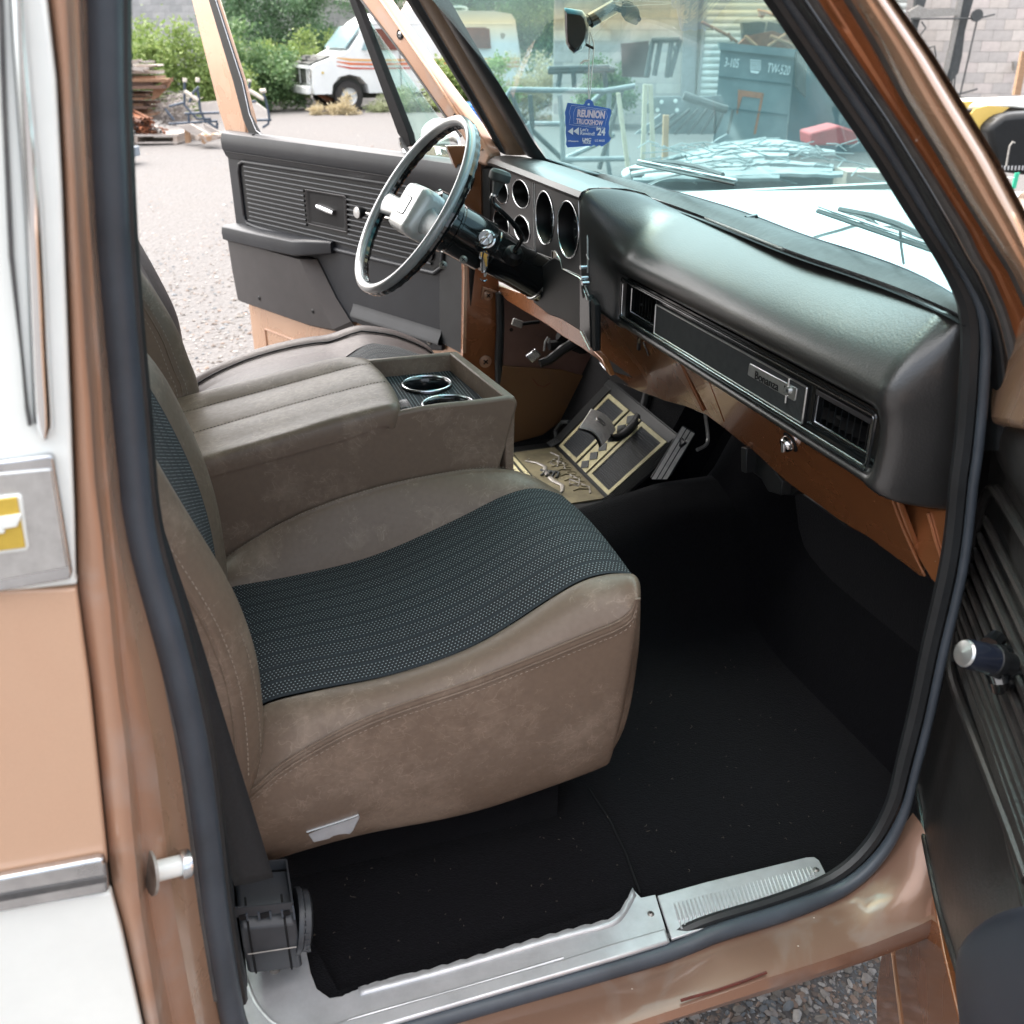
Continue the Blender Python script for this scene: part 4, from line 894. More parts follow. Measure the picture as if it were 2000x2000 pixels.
# accelerator
GO, GN = P('T7', (1300,918), y=.925), Vector((0,1,-.85)).normalized()
gc = [PN('T7', p, GO, GN) for p in ((1242,912),(1480,508),(1578,568),(1370,912))]
gp = MB().prism([PN('T7', p, GO, GN) for p in ((1242,895),(1478,515),(1490,506),(1570,555),(1578,572),(1400,880),(1340,918),(1262,918),(1245,910))], (.006,.014,-.006)).build('accelerator_pedal', m_rubber2, T, bevel=.002)
ribm = M('worn_rib_rubber', (.60, .58, .54), .5, .3, var=(80, .4))
for k in range(38):
    f = .015+k*.0258
    mbb = MB()
    for j, (s0, s1) in enumerate(((.04,.30),(.37,.60),(.68,.95))):
        p0 = gc[0].lerp(gc[1], f); p1 = gc[3].lerp(gc[2], f)
        a_ = p0.lerp(p1, s0); b_ = p0.lerp(p1, s1); up_ = (gc[1]-gc[0]).normalized()*.0023
        mbb.box((a_+b_)/2+Vector((-.0012,-.0022,.0015)), (b_-a_)/2, up_, Vector((-.0008,-.0014,.0008)))
    mbb.build('tread_rib', M_RIB, gp, smooth=False)
MB().tube(smoothp([P('T7', p, y=yy) for p, yy in (((1590,690),.97),((1650,660),.98),((1672,620),.99),((1668,540),1.0),((1655,450),1.0),((1650,330),1.0))], 20), .0042, 8).build('accelerator_rod', m_steel, gp)

# ================================================================== SEATS
def stitches(path, name, par, step=.0075, r=.00045, side=Vector((0,0,0)), mat=None):
    L = sum((b-a).length for a, b in zip(path, path[1:])); n = max(4, int(L/step)); q = resamp(path, 2*n)
    s = MB()
    for i in range(0, 2*n-1, 2): s.tube([q[i]+side, q[i+1]+side], r, 5)
    return tag(s.build(name, mat or m_stitch, par), kind='stuff')
def rowP(r, y, pts, n): return smoothp([P(r, p, y=y) for p in pts], n)
def vadd(row, v): return [p+Vector(v) for p in row]
def mixr(a, b, f, v=(0,0,0)): return [p.lerp(q, f)+Vector(v) for p, q in zip(a, b)]
NS = 26
cI = rowP('D', .235, ((440,1370),(497,1325),(600,1300),(750,1270),(900,1215),(1050,1120),(1100,1092),(1150,1080),(1185,1082)), NS)
cF = rowP('D', .600, ((425,1110),(445,1105),(560,1085),(700,1050),(850,985),(950,935),(1010,920),(1055,932)), NS)
cS = rowP('D', .165, ((440,1520),(470,1495),(550,1430),(700,1350),(900,1280),(1100,1200),(1175,1168),(1196,1145),(1200,1128)), NS)
cB = rowP('D', .215, ((430,1655),(515,1630),(600,1605),(700,1580),(900,1540),(1120,1465),(1142,1455)), NS)
cG = rowP('D', .655, ((400,1080),(430,1050),(550,975),(700,920),(850,890),(940,885),(1000,900),(1035,930)), NS)
seat = MB()
def front(row, k=1.0):              # the row carried just over the front edge
    p = row[-1]; return row+[p+Vector((.009*k, 0, -.005)), p+Vector((.015*k, 0, -.018))]
def wrap(row, k=1.0, dz=-1):        # a side row carried round the front corner
    p = row[-1]; return row+[p+Vector((.006*k, .001, .003*dz)), p+Vector((.011*k, .008, .005*dz)), p+Vector((.013*k, .022, .006*dz))]
w_s, w_b = wrap(cS), wrap(cB, .8, 0)
rows = [w_s]
for f, bul in ((.03, -.004), (.08, -.005), (.25, -.012), (.5, -.015), (.75, -.012), (.93, -.004), (.985, .003)): rows.append([p+Vector((.006*math.sin(math.pi*f)*max(0, i-NS+4)/6, bul*(1 if i < NS else .4), 0)) for i, p in enumerate(mixr(w_s, w_b, f))])
rows += [mixr(w_s, w_b, 1, (-.004, .016, .003)), mixr(w_s, w_b, 1, (-.012, .04, .006))]
pseat = MB().grid(rows).build('passenger_seat', m_leather, T, sub=1)
r_s = cS+[cS[-1]+Vector((.006,.001,-.003)), cS[-1]+Vector((.012,.010,-.012))]
fI, fF, fG = front(cI), front(cF), front(cG)
top = [mixr(r_s, r_s, 0, (0,.002,-.004)), mixr(r_s, fI, .05, (0,-.0015,-.0015)), mixr(r_s, fI, .14, (0,-.001,.003)), mixr(r_s, fI, .35, (0,-.002,.014)), mixr(r_s, fI, .65, (0,0,.015)), mixr(r_s, fI, .92, (0,0,.004)), mixr(r_s, fI, .99, (0,0,-.001)), mixr(r_s, fI, 1, (0,.006,-.012))]
MB().grid(top).build('seat_bolster', m_leather, pseat, sub=1)
ins = [mixr(fI, fF, k/16, (0, 0, .010*math.sin(math.pi*k/16))) for k in range(17)]
insert = MB().grid(list(map(list, zip(*ins)))).build('seat_insert', m_cloth, pseat, sub=1)
far = [mixr(fF, fG, 0, (0,-.004,-.012)), mixr(fF, fG, .02, (0,0,0)), mixr(fF, fG, .15, (0,0,.006)), mixr(fF, fG, .5, (0,0,.012)), mixr(fF, fG, .86, (0,0,.008)), mixr(fF, fG, .90, (0,0,.003)), mixr(fF, fG, .94, (0,0,.006)), fG, vadd(fG, (0,.014,-.012)), vadd(fG, (0,.020,-.05)), vadd(fG, (0,.020,-.20))]
MB().grid(far).build('seat_bolster', m_leather, pseat, sub=1)
colA = resamp([r[-1] for r in rows[:-2]], 10)
def fcol(p, y): return resamp([p, p+Vector((.006,0,-.02)), p+Vector((.013,0,-.10)), Vector((p.x+.008, p.y, .81)), Vector((p.x-.006, p.y, .75)), Vector((p.x-.03, p.y, .725))], 10)
fc = [[q+Vector((-.004,-.006,0)) for q in colA], [q+Vector((.0,.004,0)) for q in colA], [a.lerp(b, .5)+Vector((.006,0,0)) for a, b in zip(colA, fcol(fI[-1], 0))], fcol(fI[-1], 0), fcol(mixr(fI, fF, .5, (0,0,.010))[-1], 0), fcol(fF[-1], 0), fcol(fG[-1], 0)]
MB().grid(fc).build('seat_front', m_leather, pseat, sub=1)
MB().bx(.0, .44, .30, .62, .555, .72).build('seat_riser', m_carpet, pseat)
MB().bx(-.06, .45, .26, .64, .715, .74).build('seat_base', m_matte, pseat)
r_b = w_b[:NS+2]
MB().tube([p+Vector((0,-.0010,.0005)) for p in smoothp(r_s[:NS+1], 60)], .0016, 8).build('seam', m_leather, pseat)
stitches([p+Vector((0,-.006,-.010)) for p in smoothp(mixr(r_s, r_b, .02)[:NS], 60)], 'stitching', pseat, side=Vector((0,-.0005,0)))
MB().tube([p+Vector((0,-.0055,-.0045)) for p in smoothp(mixr(r_s, r_b, .015)[:NS], 60)], .0012, 6).build('seam', m_leather, pseat)
stitches([p+Vector((0,0,.0085)) for p in smoothp(mixr(fF, fG, .905)[:NS+1], 60)], 'stitching', pseat, .006, .0005)
MB().bx(-.12, .98, 1.605, 1.68, .50, .745).build('driver_sill', m_rubber2, T, bevel=.006)
# recline/slide lever
lv = [('T6',p) for p in ((950,95),(965,85),(1449,-75),(1465,-60),(1462,-5),(1405,110),(1370,150),(1330,145),(1270,150),(1215,165),(1175,190),(1030,225),(1020,215),(950,115))]
lvp = [PN('T6', p, P('T6', (1200,60), y=.190), Vector((0,1,.12))) for _, p in lv]
lever = MB().prism(lvp, (0,.012,.0012)).build('seat_lever', m_alu, pseat, bevel=.002, seg=3)
MB().tube([PN('T6', p, P('T6', (1200,60), y=.188), Vector((0,1,.12))) for p in ((960,118),(1000,104),(1200,42),(1400,-25),(1452,-48))], .0022, 8).build('lever_flange', m_chrome_old, lever)
# backrest
def at_z(c, z):
    for p, q in zip(c, c[1:]):
        if (p.z-z)*(q.z-z) <= 0 and abs(p.z-q.z) > 1e-9: return p.lerp(q, (z-p.z)/(q.z-p.z))
    p, q = (c[0], c[1]) if abs(c[0].z-z) < abs(c[-1].z-z) else (c[-1], c[-2]); f = (z-p.z)/(q.z-p.z); return p+(q-p)*f
K2 = smoothp([P('D', p, y=.205) for p in ((262,800),(310,890),(370,990),(425,1080),(455,1140),(485,1230),(497,1320),(500,1400),(497,1450),(482,1470))], 40)
K4 = smoothp([P('D', p, y=.60) for p in ((255,640),(300,690),(345,770),(385,860),(412,950),(425,1030),(432,1085),(434,1120))], 40)
zs = [.850+.70*i/26 for i in range(27)]
k2 = [at_z(K2, z) for z in zs]; k4 = [at_z(K4, z) for z in zs]
for i, z in enumerate(zs):
    if z > 1.34: k2[i].x = at_z(K2, 1.34).x-(z-1.34)*.32; k4[i].x = at_z(K4, 1.33).x-(z-1.33)*.32
    k2[i].y, k4[i].y = .205, .60
    if z < .90: k2[i].x = at_z(K2, .9).x-(.90-z)*.30
    if z < .95: k4[i].x = at_z(K4, .95).x-(.95-z)*.1
def brow(dx, y, f): return [Vector((k2[i].x*(1-f)+k4[i].x*f+dx, y, zs[i])) for i in range(len(zs))]
nb = [brow(-.16, .150, 0), brow(-.12, .138, 0), brow(-.06, .140, 0), brow(-.042, .143, 0), brow(-.038, .1445, 0), brow(-.034, .143, 0), brow(-.016, .158, 0), brow(-.003, .182, 0), brow(0, .205, 0), brow(-.006, .226, 0), brow(-.018, .240, .1)]
brest = MB().grid(nb).build('passenger_backrest', m_leather, T, sub=1)
ci = [brow(-.018-.012*math.sin(math.pi*k/10), .240+.295*k/10, .1+.8*k/10) for k in range(11)]
MB().grid(list(map(list, zip(*[list(reversed(r)) for r in reversed(ci)])))).build('backrest_insert', m_cloth, brest, sub=1)
fb = [brow(-.018, .535, .9), brow(-.006, .560, .95), brow(-.001, .585, 1), brow(-.001, .605, 1), brow(-.010, .630, 1), brow(-.04, .652, 1), brow(-.10, .660, 1), brow(-.17, .655, 1)]
MB().grid(fb).build('backrest_bolster', m_leather, brest, sub=1)
MB().grid([brow(-.165, .150, 0), brow(-.165, .655, 1)]).build('backrest_shell', m_leather, brest)
for dx, y in ((-.052, .1395), (-.026, .1465)): stitches([p for p in brow(dx, y, 0)][2:22], 'stitching', brest, .0075, .0006, Vector((.0012,-.0025,0)))
MB().tube([brow(-.0385, .1435, 0)[i] for i in range(1, 24)], .0016, 6).build('seam', m_leather, brest)
stitches(brow(-.010, .172, 0)[1:10], 'stitching', brest, .0075, .0005, Vector((.002,-.002,0)))
bot = [brow(dx, y, f)[0] for dx, y, f in ((-.12,.138,0),(-.06,.14,0),(-.034,.143,0),(-.016,.158,0),(-.003,.182,0),(0,.205,0),(-.018,.24,.1),(-.018,.535,.9),(0,.6,1))]
# driver's seat
m_dl = m_leather2
dG = rowP('T2', 1.45, ((150,260),(215,215),(330,150),(520,75),(750,20),(950,0)), 12)[:-1]+rowP('D', 1.45, ((669,612),(700,613),(740,620),(790,640),(812,655)), 8)
dG = smoothp(dG, 24)
def fr2(row): p = row[-1]; return row+[p+Vector((.012,0,-.02)), p+Vector((.014,0,-.08)), p+Vector((0,0,-.30))]
g = fr2(dG)
dsb = [vadd(g, (0,.03,-.30)), vadd(g, (0,.034,-.06)), vadd(g, (0,.024,-.015)), g, vadd(g, (0,-.018,.001)), vadd(g, (0,-.034,-.009)), vadd(g, (0,-.038,-.015)), vadd(g, (0,-.043,-.011)), vadd(g, (0,-.075,-.016)), vadd(g, (.0,-.115,-.024))]
dseat = MB().grid(dsb).build('driver_seat', m_dl, T, sub=1)
MB().tube([p+Vector((0,-.036,-.0085)) for p in dG], .0020, 6).build('seam', m_black, dseat)
dof = [max(0, .36-p.x)*.9-.024 for p in g]
di = [[p+Vector((0, -.112-o_-(.30-o_)*k/10, -.020-.004*math.sin(math.pi*k/10))) for p, o_ in zip(g, dof)] for k in range(11)]
MB().grid([vadd(g, (0,-.080,-.0175)), [p+Vector((0,-.10-max(0, o_),-.0215)) for p, o_ in zip(g, dof)]]).build('driver_bolster', m_dl, dseat, sub=1)
MB().grid(list(map(list, zip(*di)))).build('driver_seat_insert', m_cloth, dseat, sub=1)
nbr = [vadd(g, (0,-.41,-.024)), vadd(g, (0,-.43,-.006)), vadd(g, (0,-.46,0)), vadd(g, (0,-.48,-.02)), vadd(g, (0,-.485,-.1)), vadd(g, (0,-.48,-.3))]
MB().grid(nbr).build('driver_bolster', m_dl, dseat, sub=1)
MB().bx(.02, .44, 1.02, 1.42, .66, .82).build('seat_riser', m_matte, dseat)
DN = smoothp([P('T3', p, y=1.0) for p in ((100,190),(125,235),(250,400),(380,620),(440,780),(480,870),(490,935))], 40)
DF = smoothp([P('T3', p, y=1.44) for p in ((90,10),(110,60),(200,200),(310,400),(380,550),(410,690))], 40)
zd = [1.0+.55*i/22 for i in range(23)]
def dline(c, z, zt):
    q = at_z(c, max(min(z, zt), c[-1].z+.001)); x = q.x-(max(0, z-zt))*.35
    return x
def drow(dx, y, f): return [Vector((dline(DN, z, 1.38)*(1-f)+dline(DF, z, 1.37)*f+dx, y, z)) for z in zd]
db = [drow(-.17,.962,0), drow(-.12,.952,0), drow(-.05,.952,0), drow(-.034,.954,0), drow(-.030,.9555,0), drow(-.026,.954,0), drow(-.010,.966,0), drow(-.001,.985,0), drow(0,1.0,0), drow(-.010,1.02,0), drow(-.02,1.05,.1)]
dback = MB().grid(db).build('driver_backrest', m_leather, T, sub=1)
MB().grid([drow(-.02-.015*math.sin(math.pi*k/8), 1.05+.33*k/8, .1+.8*k/8) for k in range(9)]).build('backrest_insert', m_dl, dback, sub=1)
MB().grid([drow(-.02,1.38,.9), drow(-.006,1.41,1), drow(0,1.44,1), drow(-.006,1.46,1), drow(-.04,1.48,1), drow(-.12,1.48,1)]).build('backrest_bolster', m_dl, dback, sub=1)
MB().grid([drow(-.165,.955,0), drow(-.165,1.48,1)]).build('backrest_shell', m_leather, dback)
for dx, y in ((-.040,.9525),(-.022,.958)): stitches(drow(dx, y, 0)[1:20], 'stitching', dback, .0085, .0007, Vector((.001,-.0022,0)))
MB().tube([p+Vector((.001,-.0010,0)) for p in drow(-.0305,.9550,0)], .0016, 6).build('seam', m_leather, dback)

# ================================================================== CONSOLE
con = MB()
nr = [P('T2', p, y=.665) for p in ((200,712),(700,580),(1130,448),(1160,432),(1200,412),(1250,396),(1340,378),(1440,363),(1620,345),(1790,322),(1818,328),(1830,345),(1834,360),(1735,705),(1735,780))]
lowx = nr[-1].x; nrp = nr+[Vector((lowx-.02, .665, .60)), Vector((-.10, .665, .60))]
con.prism(nrp, (0, .014, 0)); console = con.build('centre_console', m_leather, T, bevel=.006, seg=3)
zr = 1.163; xf0, xf1 = nr[10].x, P('T2', (1520,88), y=.96).x
cw = MB(); cw.prism([(-.10,.946,.60),(xf1-.03,.946,.60),(xf1,.946,zr-.005),(xf1-.006,.946,zr),(.27,.946,zr),(.20,.946,zr-.02),(-.10,.946,1.10)], (0,.014,0)); cw.build('console_far_side', m_leather, console, bevel=.004, seg=3)
fw_ = MB(); fw_.hexa([(xf0-.016,.668,.6),(xf0-.010,.668,.6),(xf1-.010,.957,.6),(xf1-.035,.957,.6),(xf0-.016,.668,zr),(xf0+.002,.668,zr),(xf1+.001,.957,zr),(xf1-.016,.957,zr)]); fw_.build('console_front', m_leather, console, bevel=.004, seg=3)
# tray lined with cloth, with two cup holders
zt = 1.128
trp = [(.16,.679),(xf0-.014,.679),(xf1-.012,.946),(.16,.946)]
def cup(cx, cy, r): return [(cx+r*math.cos(2*math.pi*k/40), cy+r*math.sin(2*math.pi*k/40)) for k in range(40)]
cups = [(.374,.868,.042), (.385,.748,.042)]
loops = [[Vector((a, b, 0)) for a, b in trp]]+[[Vector((a, b, 0)) for a, b in cup(*c)] for c in cups]
tri = tessellate_polygon(loops); fl = [p for l in loops for p in l]
tb = MB(); tb.add([(p.x, p.y, zt) for p in fl], [tuple(t) for t in tri], [(p.x, p.y) for p in fl]); tray = tb.build('console_tray', m_cloth, console, smooth=False)
for cx, cy, r in cups:
    s = MB(); s.lathe((cx, cy, zt), (0,0,1), [(r+.006,.0005),(r+.0055,.004),(r+.003,.006),(r-.001,.005),(r-.003,.001),(r-.005,-.02),(r-.007,-.065),(0,-.066)], 48); ch = s.build('cup_holder', m_gloss, console, ang=60)
    s = MB(); s.tube([(cx+(r+.0035)*math.cos(t), cy+(r+.0035)*math.sin(t), zt+.0052) for t in [k/48*6.2832 for k in range(49)]], .0024, 8, caps=False); s.build('cup_ring', m_chrome_old, ch)
s = MB()
for k in range(9): s.bx(.2905+k*.0034, .2923+k*.0034, .684, .80, zt, zt+.004)
for k in range(1): s.bx(.288, .322, .682, .802, zt, zt+.0012)
s.build('ribbed_slot', m_gloss, console, smooth=False)
MB().tube([(.300,.738,zt+.010),(.306,.730,zt+.014),(.312,.738,zt+.010)], .0014, 6).build('usb_clip', m_silver, console)
# padded lid
def lrow(y, pts): return smoothp([P('T2', p, y=y) for p in pts], 22)
L0 = lrow(.955, ((60,340),(200,298),(500,222),(880,124),(1000,118),(1045,124)))
L1 = lrow(.895, ((95,415),(155,400),(600,280),(1000,172),(1090,158)))
L2 = lrow(.79, ((160,520),(205,505),(700,360),(1080,262),(1165,248)))
L3 = lrow(.70, ((190,612),(235,600),(600,500),(900,405),(1140,345),(1205,335)))
L4 = lrow(.662, ((200,655),(260,640),(700,510),(1000,425),(1150,385),(1195,372)))
L5 = lrow(.660, ((200,712),(280,690),(700,575),(1000,490),(1125,442),(1150,428)))
def lend(r, k=1): p = r[-1]; return r+[p+Vector((.010*k,0,-.004)), p+Vector((.014*k,0,-.014)), Vector((p.x+.006*k, p.y, zt+.004))]
def dip(r, d): return vadd(r, (0,0,d))
le_ = [dip(L0,-.05), dip(L0,-.012), L0, mixr(L0, L1, .3, (0,0,.003)), mixr(L0, L1, .93, (0,0,.0005)), dip(L1,-.0022), mixr(L1, L2, .04, (0,0,.0005)), mixr(L1, L2, .5, (0,0,.003)), mixr(L1, L2, .96, (0,0,.0005)), dip(L2,-.0020), mixr(L2, L3, .05, (0,0,.0005)), mixr(L2, L3, .5, (0,0,.004)), L3, mixr(L3, L4, .5, (0,-.006,.004)), L4, mixr(L4, L5, .8), L5, dip(L5,-.012)]
lid = MB().grid([lend(r) for r in le_]).build('console_lid', m_leather, console, sub=1)
stitches([p+Vector((0,0,.0012)) for p in L1], 'stitching', lid, .006, .0005, mat=m_matte); stitches([p+Vector((0,0,.0012)) for p in L2], 'stitching', lid, .006, .0005, mat=m_matte)

# ================================================================== SEAT BELT
bl = smoothp([P('D', p, y=.075) for p in ((243,740),(262,860),(300,1010),(345,1160),(395,1300),(440,1450),(478,1600),(497,1690))], 40)
br_ = [b+Vector((.030+.022*i/39, -.006, .0)) for i, b in enumerate(bl)]
bl2 = [b+Vector((-.016+.0*i, .003, 0)) for i, b in enumerate(bl)]
edgeR = smoothp([P('D', p, y=.082) for p in ((262,870),(286,930),(330,1060),(380,1210),(430,1375),(475,1520),(516,1655))], 40)
edgeL = smoothp([P('D', p, y=.074) for p in ((235,860),(262,930),(288,1060),(325,1210),(370,1375),(405,1520),(442,1672))], 40)
belt = MB().grid([edgeL, mixr(edgeL, edgeR, .33, (0,-.001,0)), mixr(edgeL, edgeR, .66, (0,-.001,0)), edgeR]).build('seat_belt', m_belt, T, solid=.0014)
def RT(p, y=.10): return P('T6', p, y=y)
m_ret = M('dark_grey_plastic', (.032, .036, .042), .42, var=(20, .2), bump=[('noise', 120, .1, .001)])
rc = MB(); rows = []
# body: rounded drum casing lying along x
c0, c1 = RT((350,1010), .125), RT((860,960), .125)
ax_ = (c1-c0).normalized(); vv = Vector((0,0,1)); ww = ax_.cross(vv)
def rq(a, h, w_): return c0+ax_*a+vv*h+Vector((0,1,0))*w_
Lr = (c1-c0).length
prof = [(-.062,.030),(-.062,-.020),(-.050,-.033),(.010,-.040),(.034,-.036),(.046,-.022),(.052,0),(.052,.040),(-.050,.045)]
for a, s_ in ((0,.94),(.003,1),(Lr-.003,1),(Lr,.94)): rows.append([rq(a, h*s_, w_*s_) for h, w_ in prof])
rc.grid(rows, closed=True); rc.add(rows[0], [tuple(range(9))]); rc.add(rows[-1], [tuple(range(9))])
ret = rc.build('belt_retractor', m_ret, T, bevel=.002, ang=30)
MB().lathe(c1, ax_, [(0,-.002),(.042,-.002),(.043,.001),(.043,.004),(.038,.005),(.038,.006),(.039,.007),(.039,.014),(.034,.017),(0,.018)], 36).build('retractor_cap', m_ret, ret)
for k in range(26):
    t = k/26*6.283; MB().box(c1+ax_*.0105+(vv*math.cos(t)+ww*math.sin(t))*.0395, ax_*.0032, (vv*-math.sin(t)+ww*math.cos(t))*.0016, (vv*math.cos(t)+ww*math.sin(t))*.0012).build('cap_rib', m_ret, ret, smooth=False)
for a in (.010, Lr-.014): MB().tube([rq(a, h, w_-.0008) for h, w_ in prof[1:7]], .0014, 6).build('casing_seam', m_matte, ret)
MB().tube([rq(.004, -.006, -.0405), rq(Lr-.004, -.002, -.0405)], .0009, 5).build('mould_line', m_alu_dirty, ret)
tp = [rq(a, h, w_) for a, h, w_ in ((-.004,.052,-.030),(Lr*.98,.052,-.030),(Lr*.98,.052,.045),(-.004,.052,.045))]
s = MB()
for a, b in zip(tp, tp[1:]+tp[:1]): 
    d_ = (b-a); s.box((a+b)/2+Vector((0,0,.007)), d_/2, Vector((0,0,.008)), d_.cross(Vector((0,0,1))).normalized()*.0012)
s.build('webbing_guide', m_ret, ret, smooth=False)
for k in range(6): MB().box(tp[0].lerp(tp[1], k/5)+Vector((0,-.002,-.001)), Vector((.0012,0,0)), Vector((0,.0014,0)), Vector((0,0,.012 if k in (0,5) else .006))).build('guide_rib', m_rubber, ret, smooth=False)
for k in (.14,.5,.86): MB().box(tp[0].lerp(tp[1], k)+Vector((0,-.0016,-.001)), Vector((.0055,0,0)), Vector((0,.001,0)), Vector((0,0,.0042))).build('guide_slot', m_matte, ret, smooth=False)
s = MB(); s.box(c0-ax_*.006+Vector((0,.005,.0)), ax_*.003, Vector((0,.045,0)), Vector((0,0,.068))); s.box(c0-ax_*.022+Vector((0,.005,.005)), ax_*.014, Vector((0,.03,0)), Vector((0,0,.035))); s.build('retractor_bracket', m_ret, ret, bevel=.002)

# ================================================================== DRIVER'S DOOR (open)
HD = Vector((.655, 1.65, 0)); dd = Vector((-.44, .898, 0)).normalized(); dn = Vector((-dd.y, dd.x, 0))
if dn.dot(CAM-HD) < 0: dn = -dn
def DD(r, p, e=0): return PN(r, p, HD+dn*e, dn)
def ds(s, z, e=0): return HD+dd*s+dn*e+Vector((0,0,z))
def dprism(name, r, pts, e, th, mat, par, **k): return MB().prism([DD(r, p, e) for p in pts], -dn*th).build(name, mat, par, **k)
ddoor = MB().prism([ds(s, z, -.02) for s, z in ((1.165,.50),(1.195,.60),(1.198,.90),(1.195,1.38),(1.19,1.42),(-.02,1.42),(-.03,1.30),(.02,.62),(.06,.52),(.12,.49))], -dn*.09).build('driver_door', m_copper, T, bevel=.006, seg=3)
MB().prism([ds(s, z, -.012) for s, z in ((1.17,.52),(1.19,.62),(1.19,.93),(.02,.96),(.06,.60),(.12,.52))], -dn*.012).build('door_inner_skin', m_copper, ddoor, bevel=.003)
for s0 in (1.04,): MB().tube([ds(s, z, -.011) for s, z in ((1.09,.60),(1.09,.785),(.90,.785),(.60,.80))], .004, 6).build('pressed_bead', m_copper_dirty, ddoor)
# window frame
s = MB(); s.prism([DD('R1', p, -.02) for p in ((640,-200),(738,-200),(1000,620),(1075,905),(1085,1015),(945,1045),(880,850),(670,0))], -dn*.045); rf = s.build('window_frame_rear', m_copper, ddoor, bevel=.006, seg=3)
dprism('window_channel', 'R1', ((738,-200),(785,-200),(1052,620),(1105,860),(1180,1000),(1290,1065),(1160,1075),(1100,1000),(1060,905),(985,620)), -.012, .010, m_black, ddoor, bevel=.003)
MB().tube([DD('R1', p, -.012) for p in ((790,-200),(1055,620),(1108,860),(1160,985),(1230,1040),(1400,1095),(1930,1178))], .0013, 6).build('channel_bright_edge', m_alu, ddoor)
fr_ = [DD('R2', p, -.005) for p in ((-110,-200),(60,-200),(180,0),(500,470),(860,940),(1000,1175),(960,1260),(905,1240),(862,1190),(770,1020),(650,880),(330,430),(0,0))]
ff = MB().prism(fr_, -dn*.04).build('window_frame_front', m_copper_dirty, ddoor, bevel=.008, seg=3)
MB().tube([DD('R2', p, -.003) for p in ((100,-90),(220,80),(530,530),(790,930),(930,1130))], .0035, 6).build('frame_bead', m_copper, ff)
MB().tube([DD('R2', p, -.004) for p in ((20,0),(345,430),(660,885),(775,1030))], .0030, 6).build('frame_gasket', m_dirtrub, ff)
for p in ((312,260),(738,890)):
    q = DD('R2', p, -.003); s = MB(); s.lathe(q, dn, [(.0125,0),(.0115,.001),(.007,-.001),(0,-.001)], 20); s.build('screw_dimple', m_matte, ff); screw(q+dn*.0005, dn, .0055, m_alu, ff)
# vent window bar and glass
dprism('vent_bar', 'T8', ((430,-60),(495,-60),(915,1010),(935,1100),(905,1110),(835,1005),(470,0)), -.012, .022, m_matte, ddoor, bevel=.002)
g1 = MB(); g1.add([DD('T8', p, -.03) for p in ((490,-60),(910,1010),(1000,1220),(1270,1240),(1180,940),(500,0))], [(0,1,2,3,4,5)]); g1.build('vent_window', glass('vent_glass', (.82, .93, .91), .10), ddoor, smooth=False, solid=.004)
vf = [DD('R2', p, -.012) for p in ((320,1040),(360,1120),(430,1190),(520,1215),(660,1235),(740,1230),(770,1200),(775,1120))]
MB().tube(smoothp(vf, 30), .006, 8).build('vent_window_gasket', m_rubber2, ddoor)
MB().tube(smoothp([DD('R2', p, -.014) for p in ((318,1040),(330,1110),(375,1180),(400,1215))], 16), .007, 8).build('vent_frame_corner', m_chrome, ddoor)
s = MB(); s.box(DD('R2', (555,1245), .004), dd*.050, dn*.006, Vector((0,0,.006))); s.build('vent_latch', m_bezel, ddoor, bevel=.002)
# outside mirror seen through the vent glass
mr = P('R2', (600,1090), y=2.0); s = MB(); s.lathe(DD('R2', (610,1100), -.20), dn, [(0,.008),(.060,.006),(.070,.003),(.073,-.004),(.066,-.012),(0,-.03)], 32, sx=1.25, xdir=dd); om = s.build('outside_mirror', m_chrome, ddoor)
MB().tube([DD('R2', (610,1190), -.10), DD('R2', (600,1150), -.18), DD('R2', (600,1110), -.21)], .010, 8).build('mirror_stem', m_chrome, om)
# trim panel
tp_ = [(1.190,1.425),(.9,1.432),(.55,1.432),(.22,1.428),(-.02,1.428),(-.045,1.40),(-.01,1.33),(.045,1.25),(.072,1.18),(.095,.925),(.20,.905),(.35,.905),(.514,.925),(.66,.885),(.90,.878),(1.184,.872),(1.188,1.14)]
trim = MB().prism([ds(s_, z_, .0) for s_, z_ in tp_], -dn*.012).build('door_trim_panel', m_door, ddoor, bevel=.004, seg=3)
# rolled top pad
rows = []
for s_ in [i/24 for i in range(25)]:
    S_ = -.035+1.215*s_; lowz = 1.352 if S_ > .12 else 1.352-.06*((.12-S_)/.15)**1.5; bulk = 1+.5*max(0, (.25-S_)/.28)**2
    rows.append([ds(S_, 1.434, -.03), ds(S_, 1.440, -.015), ds(S_, 1.440, .004*bulk), ds(S_, 1.432, .016*bulk), ds(S_, 1.41, .022*bulk), ds(S_, 1.385, .020*bulk), ds(S_, lowz+.010, .010*bulk), ds(S_, lowz, .001)])
MB().grid(rows).build('top_pad', m_door, trim)
MB().tube([ds(s_, 1.3775, .0215) for s_ in (1.15,.8,.5,.2)], .0014, 6).build('pad_crease', m_matte, trim)
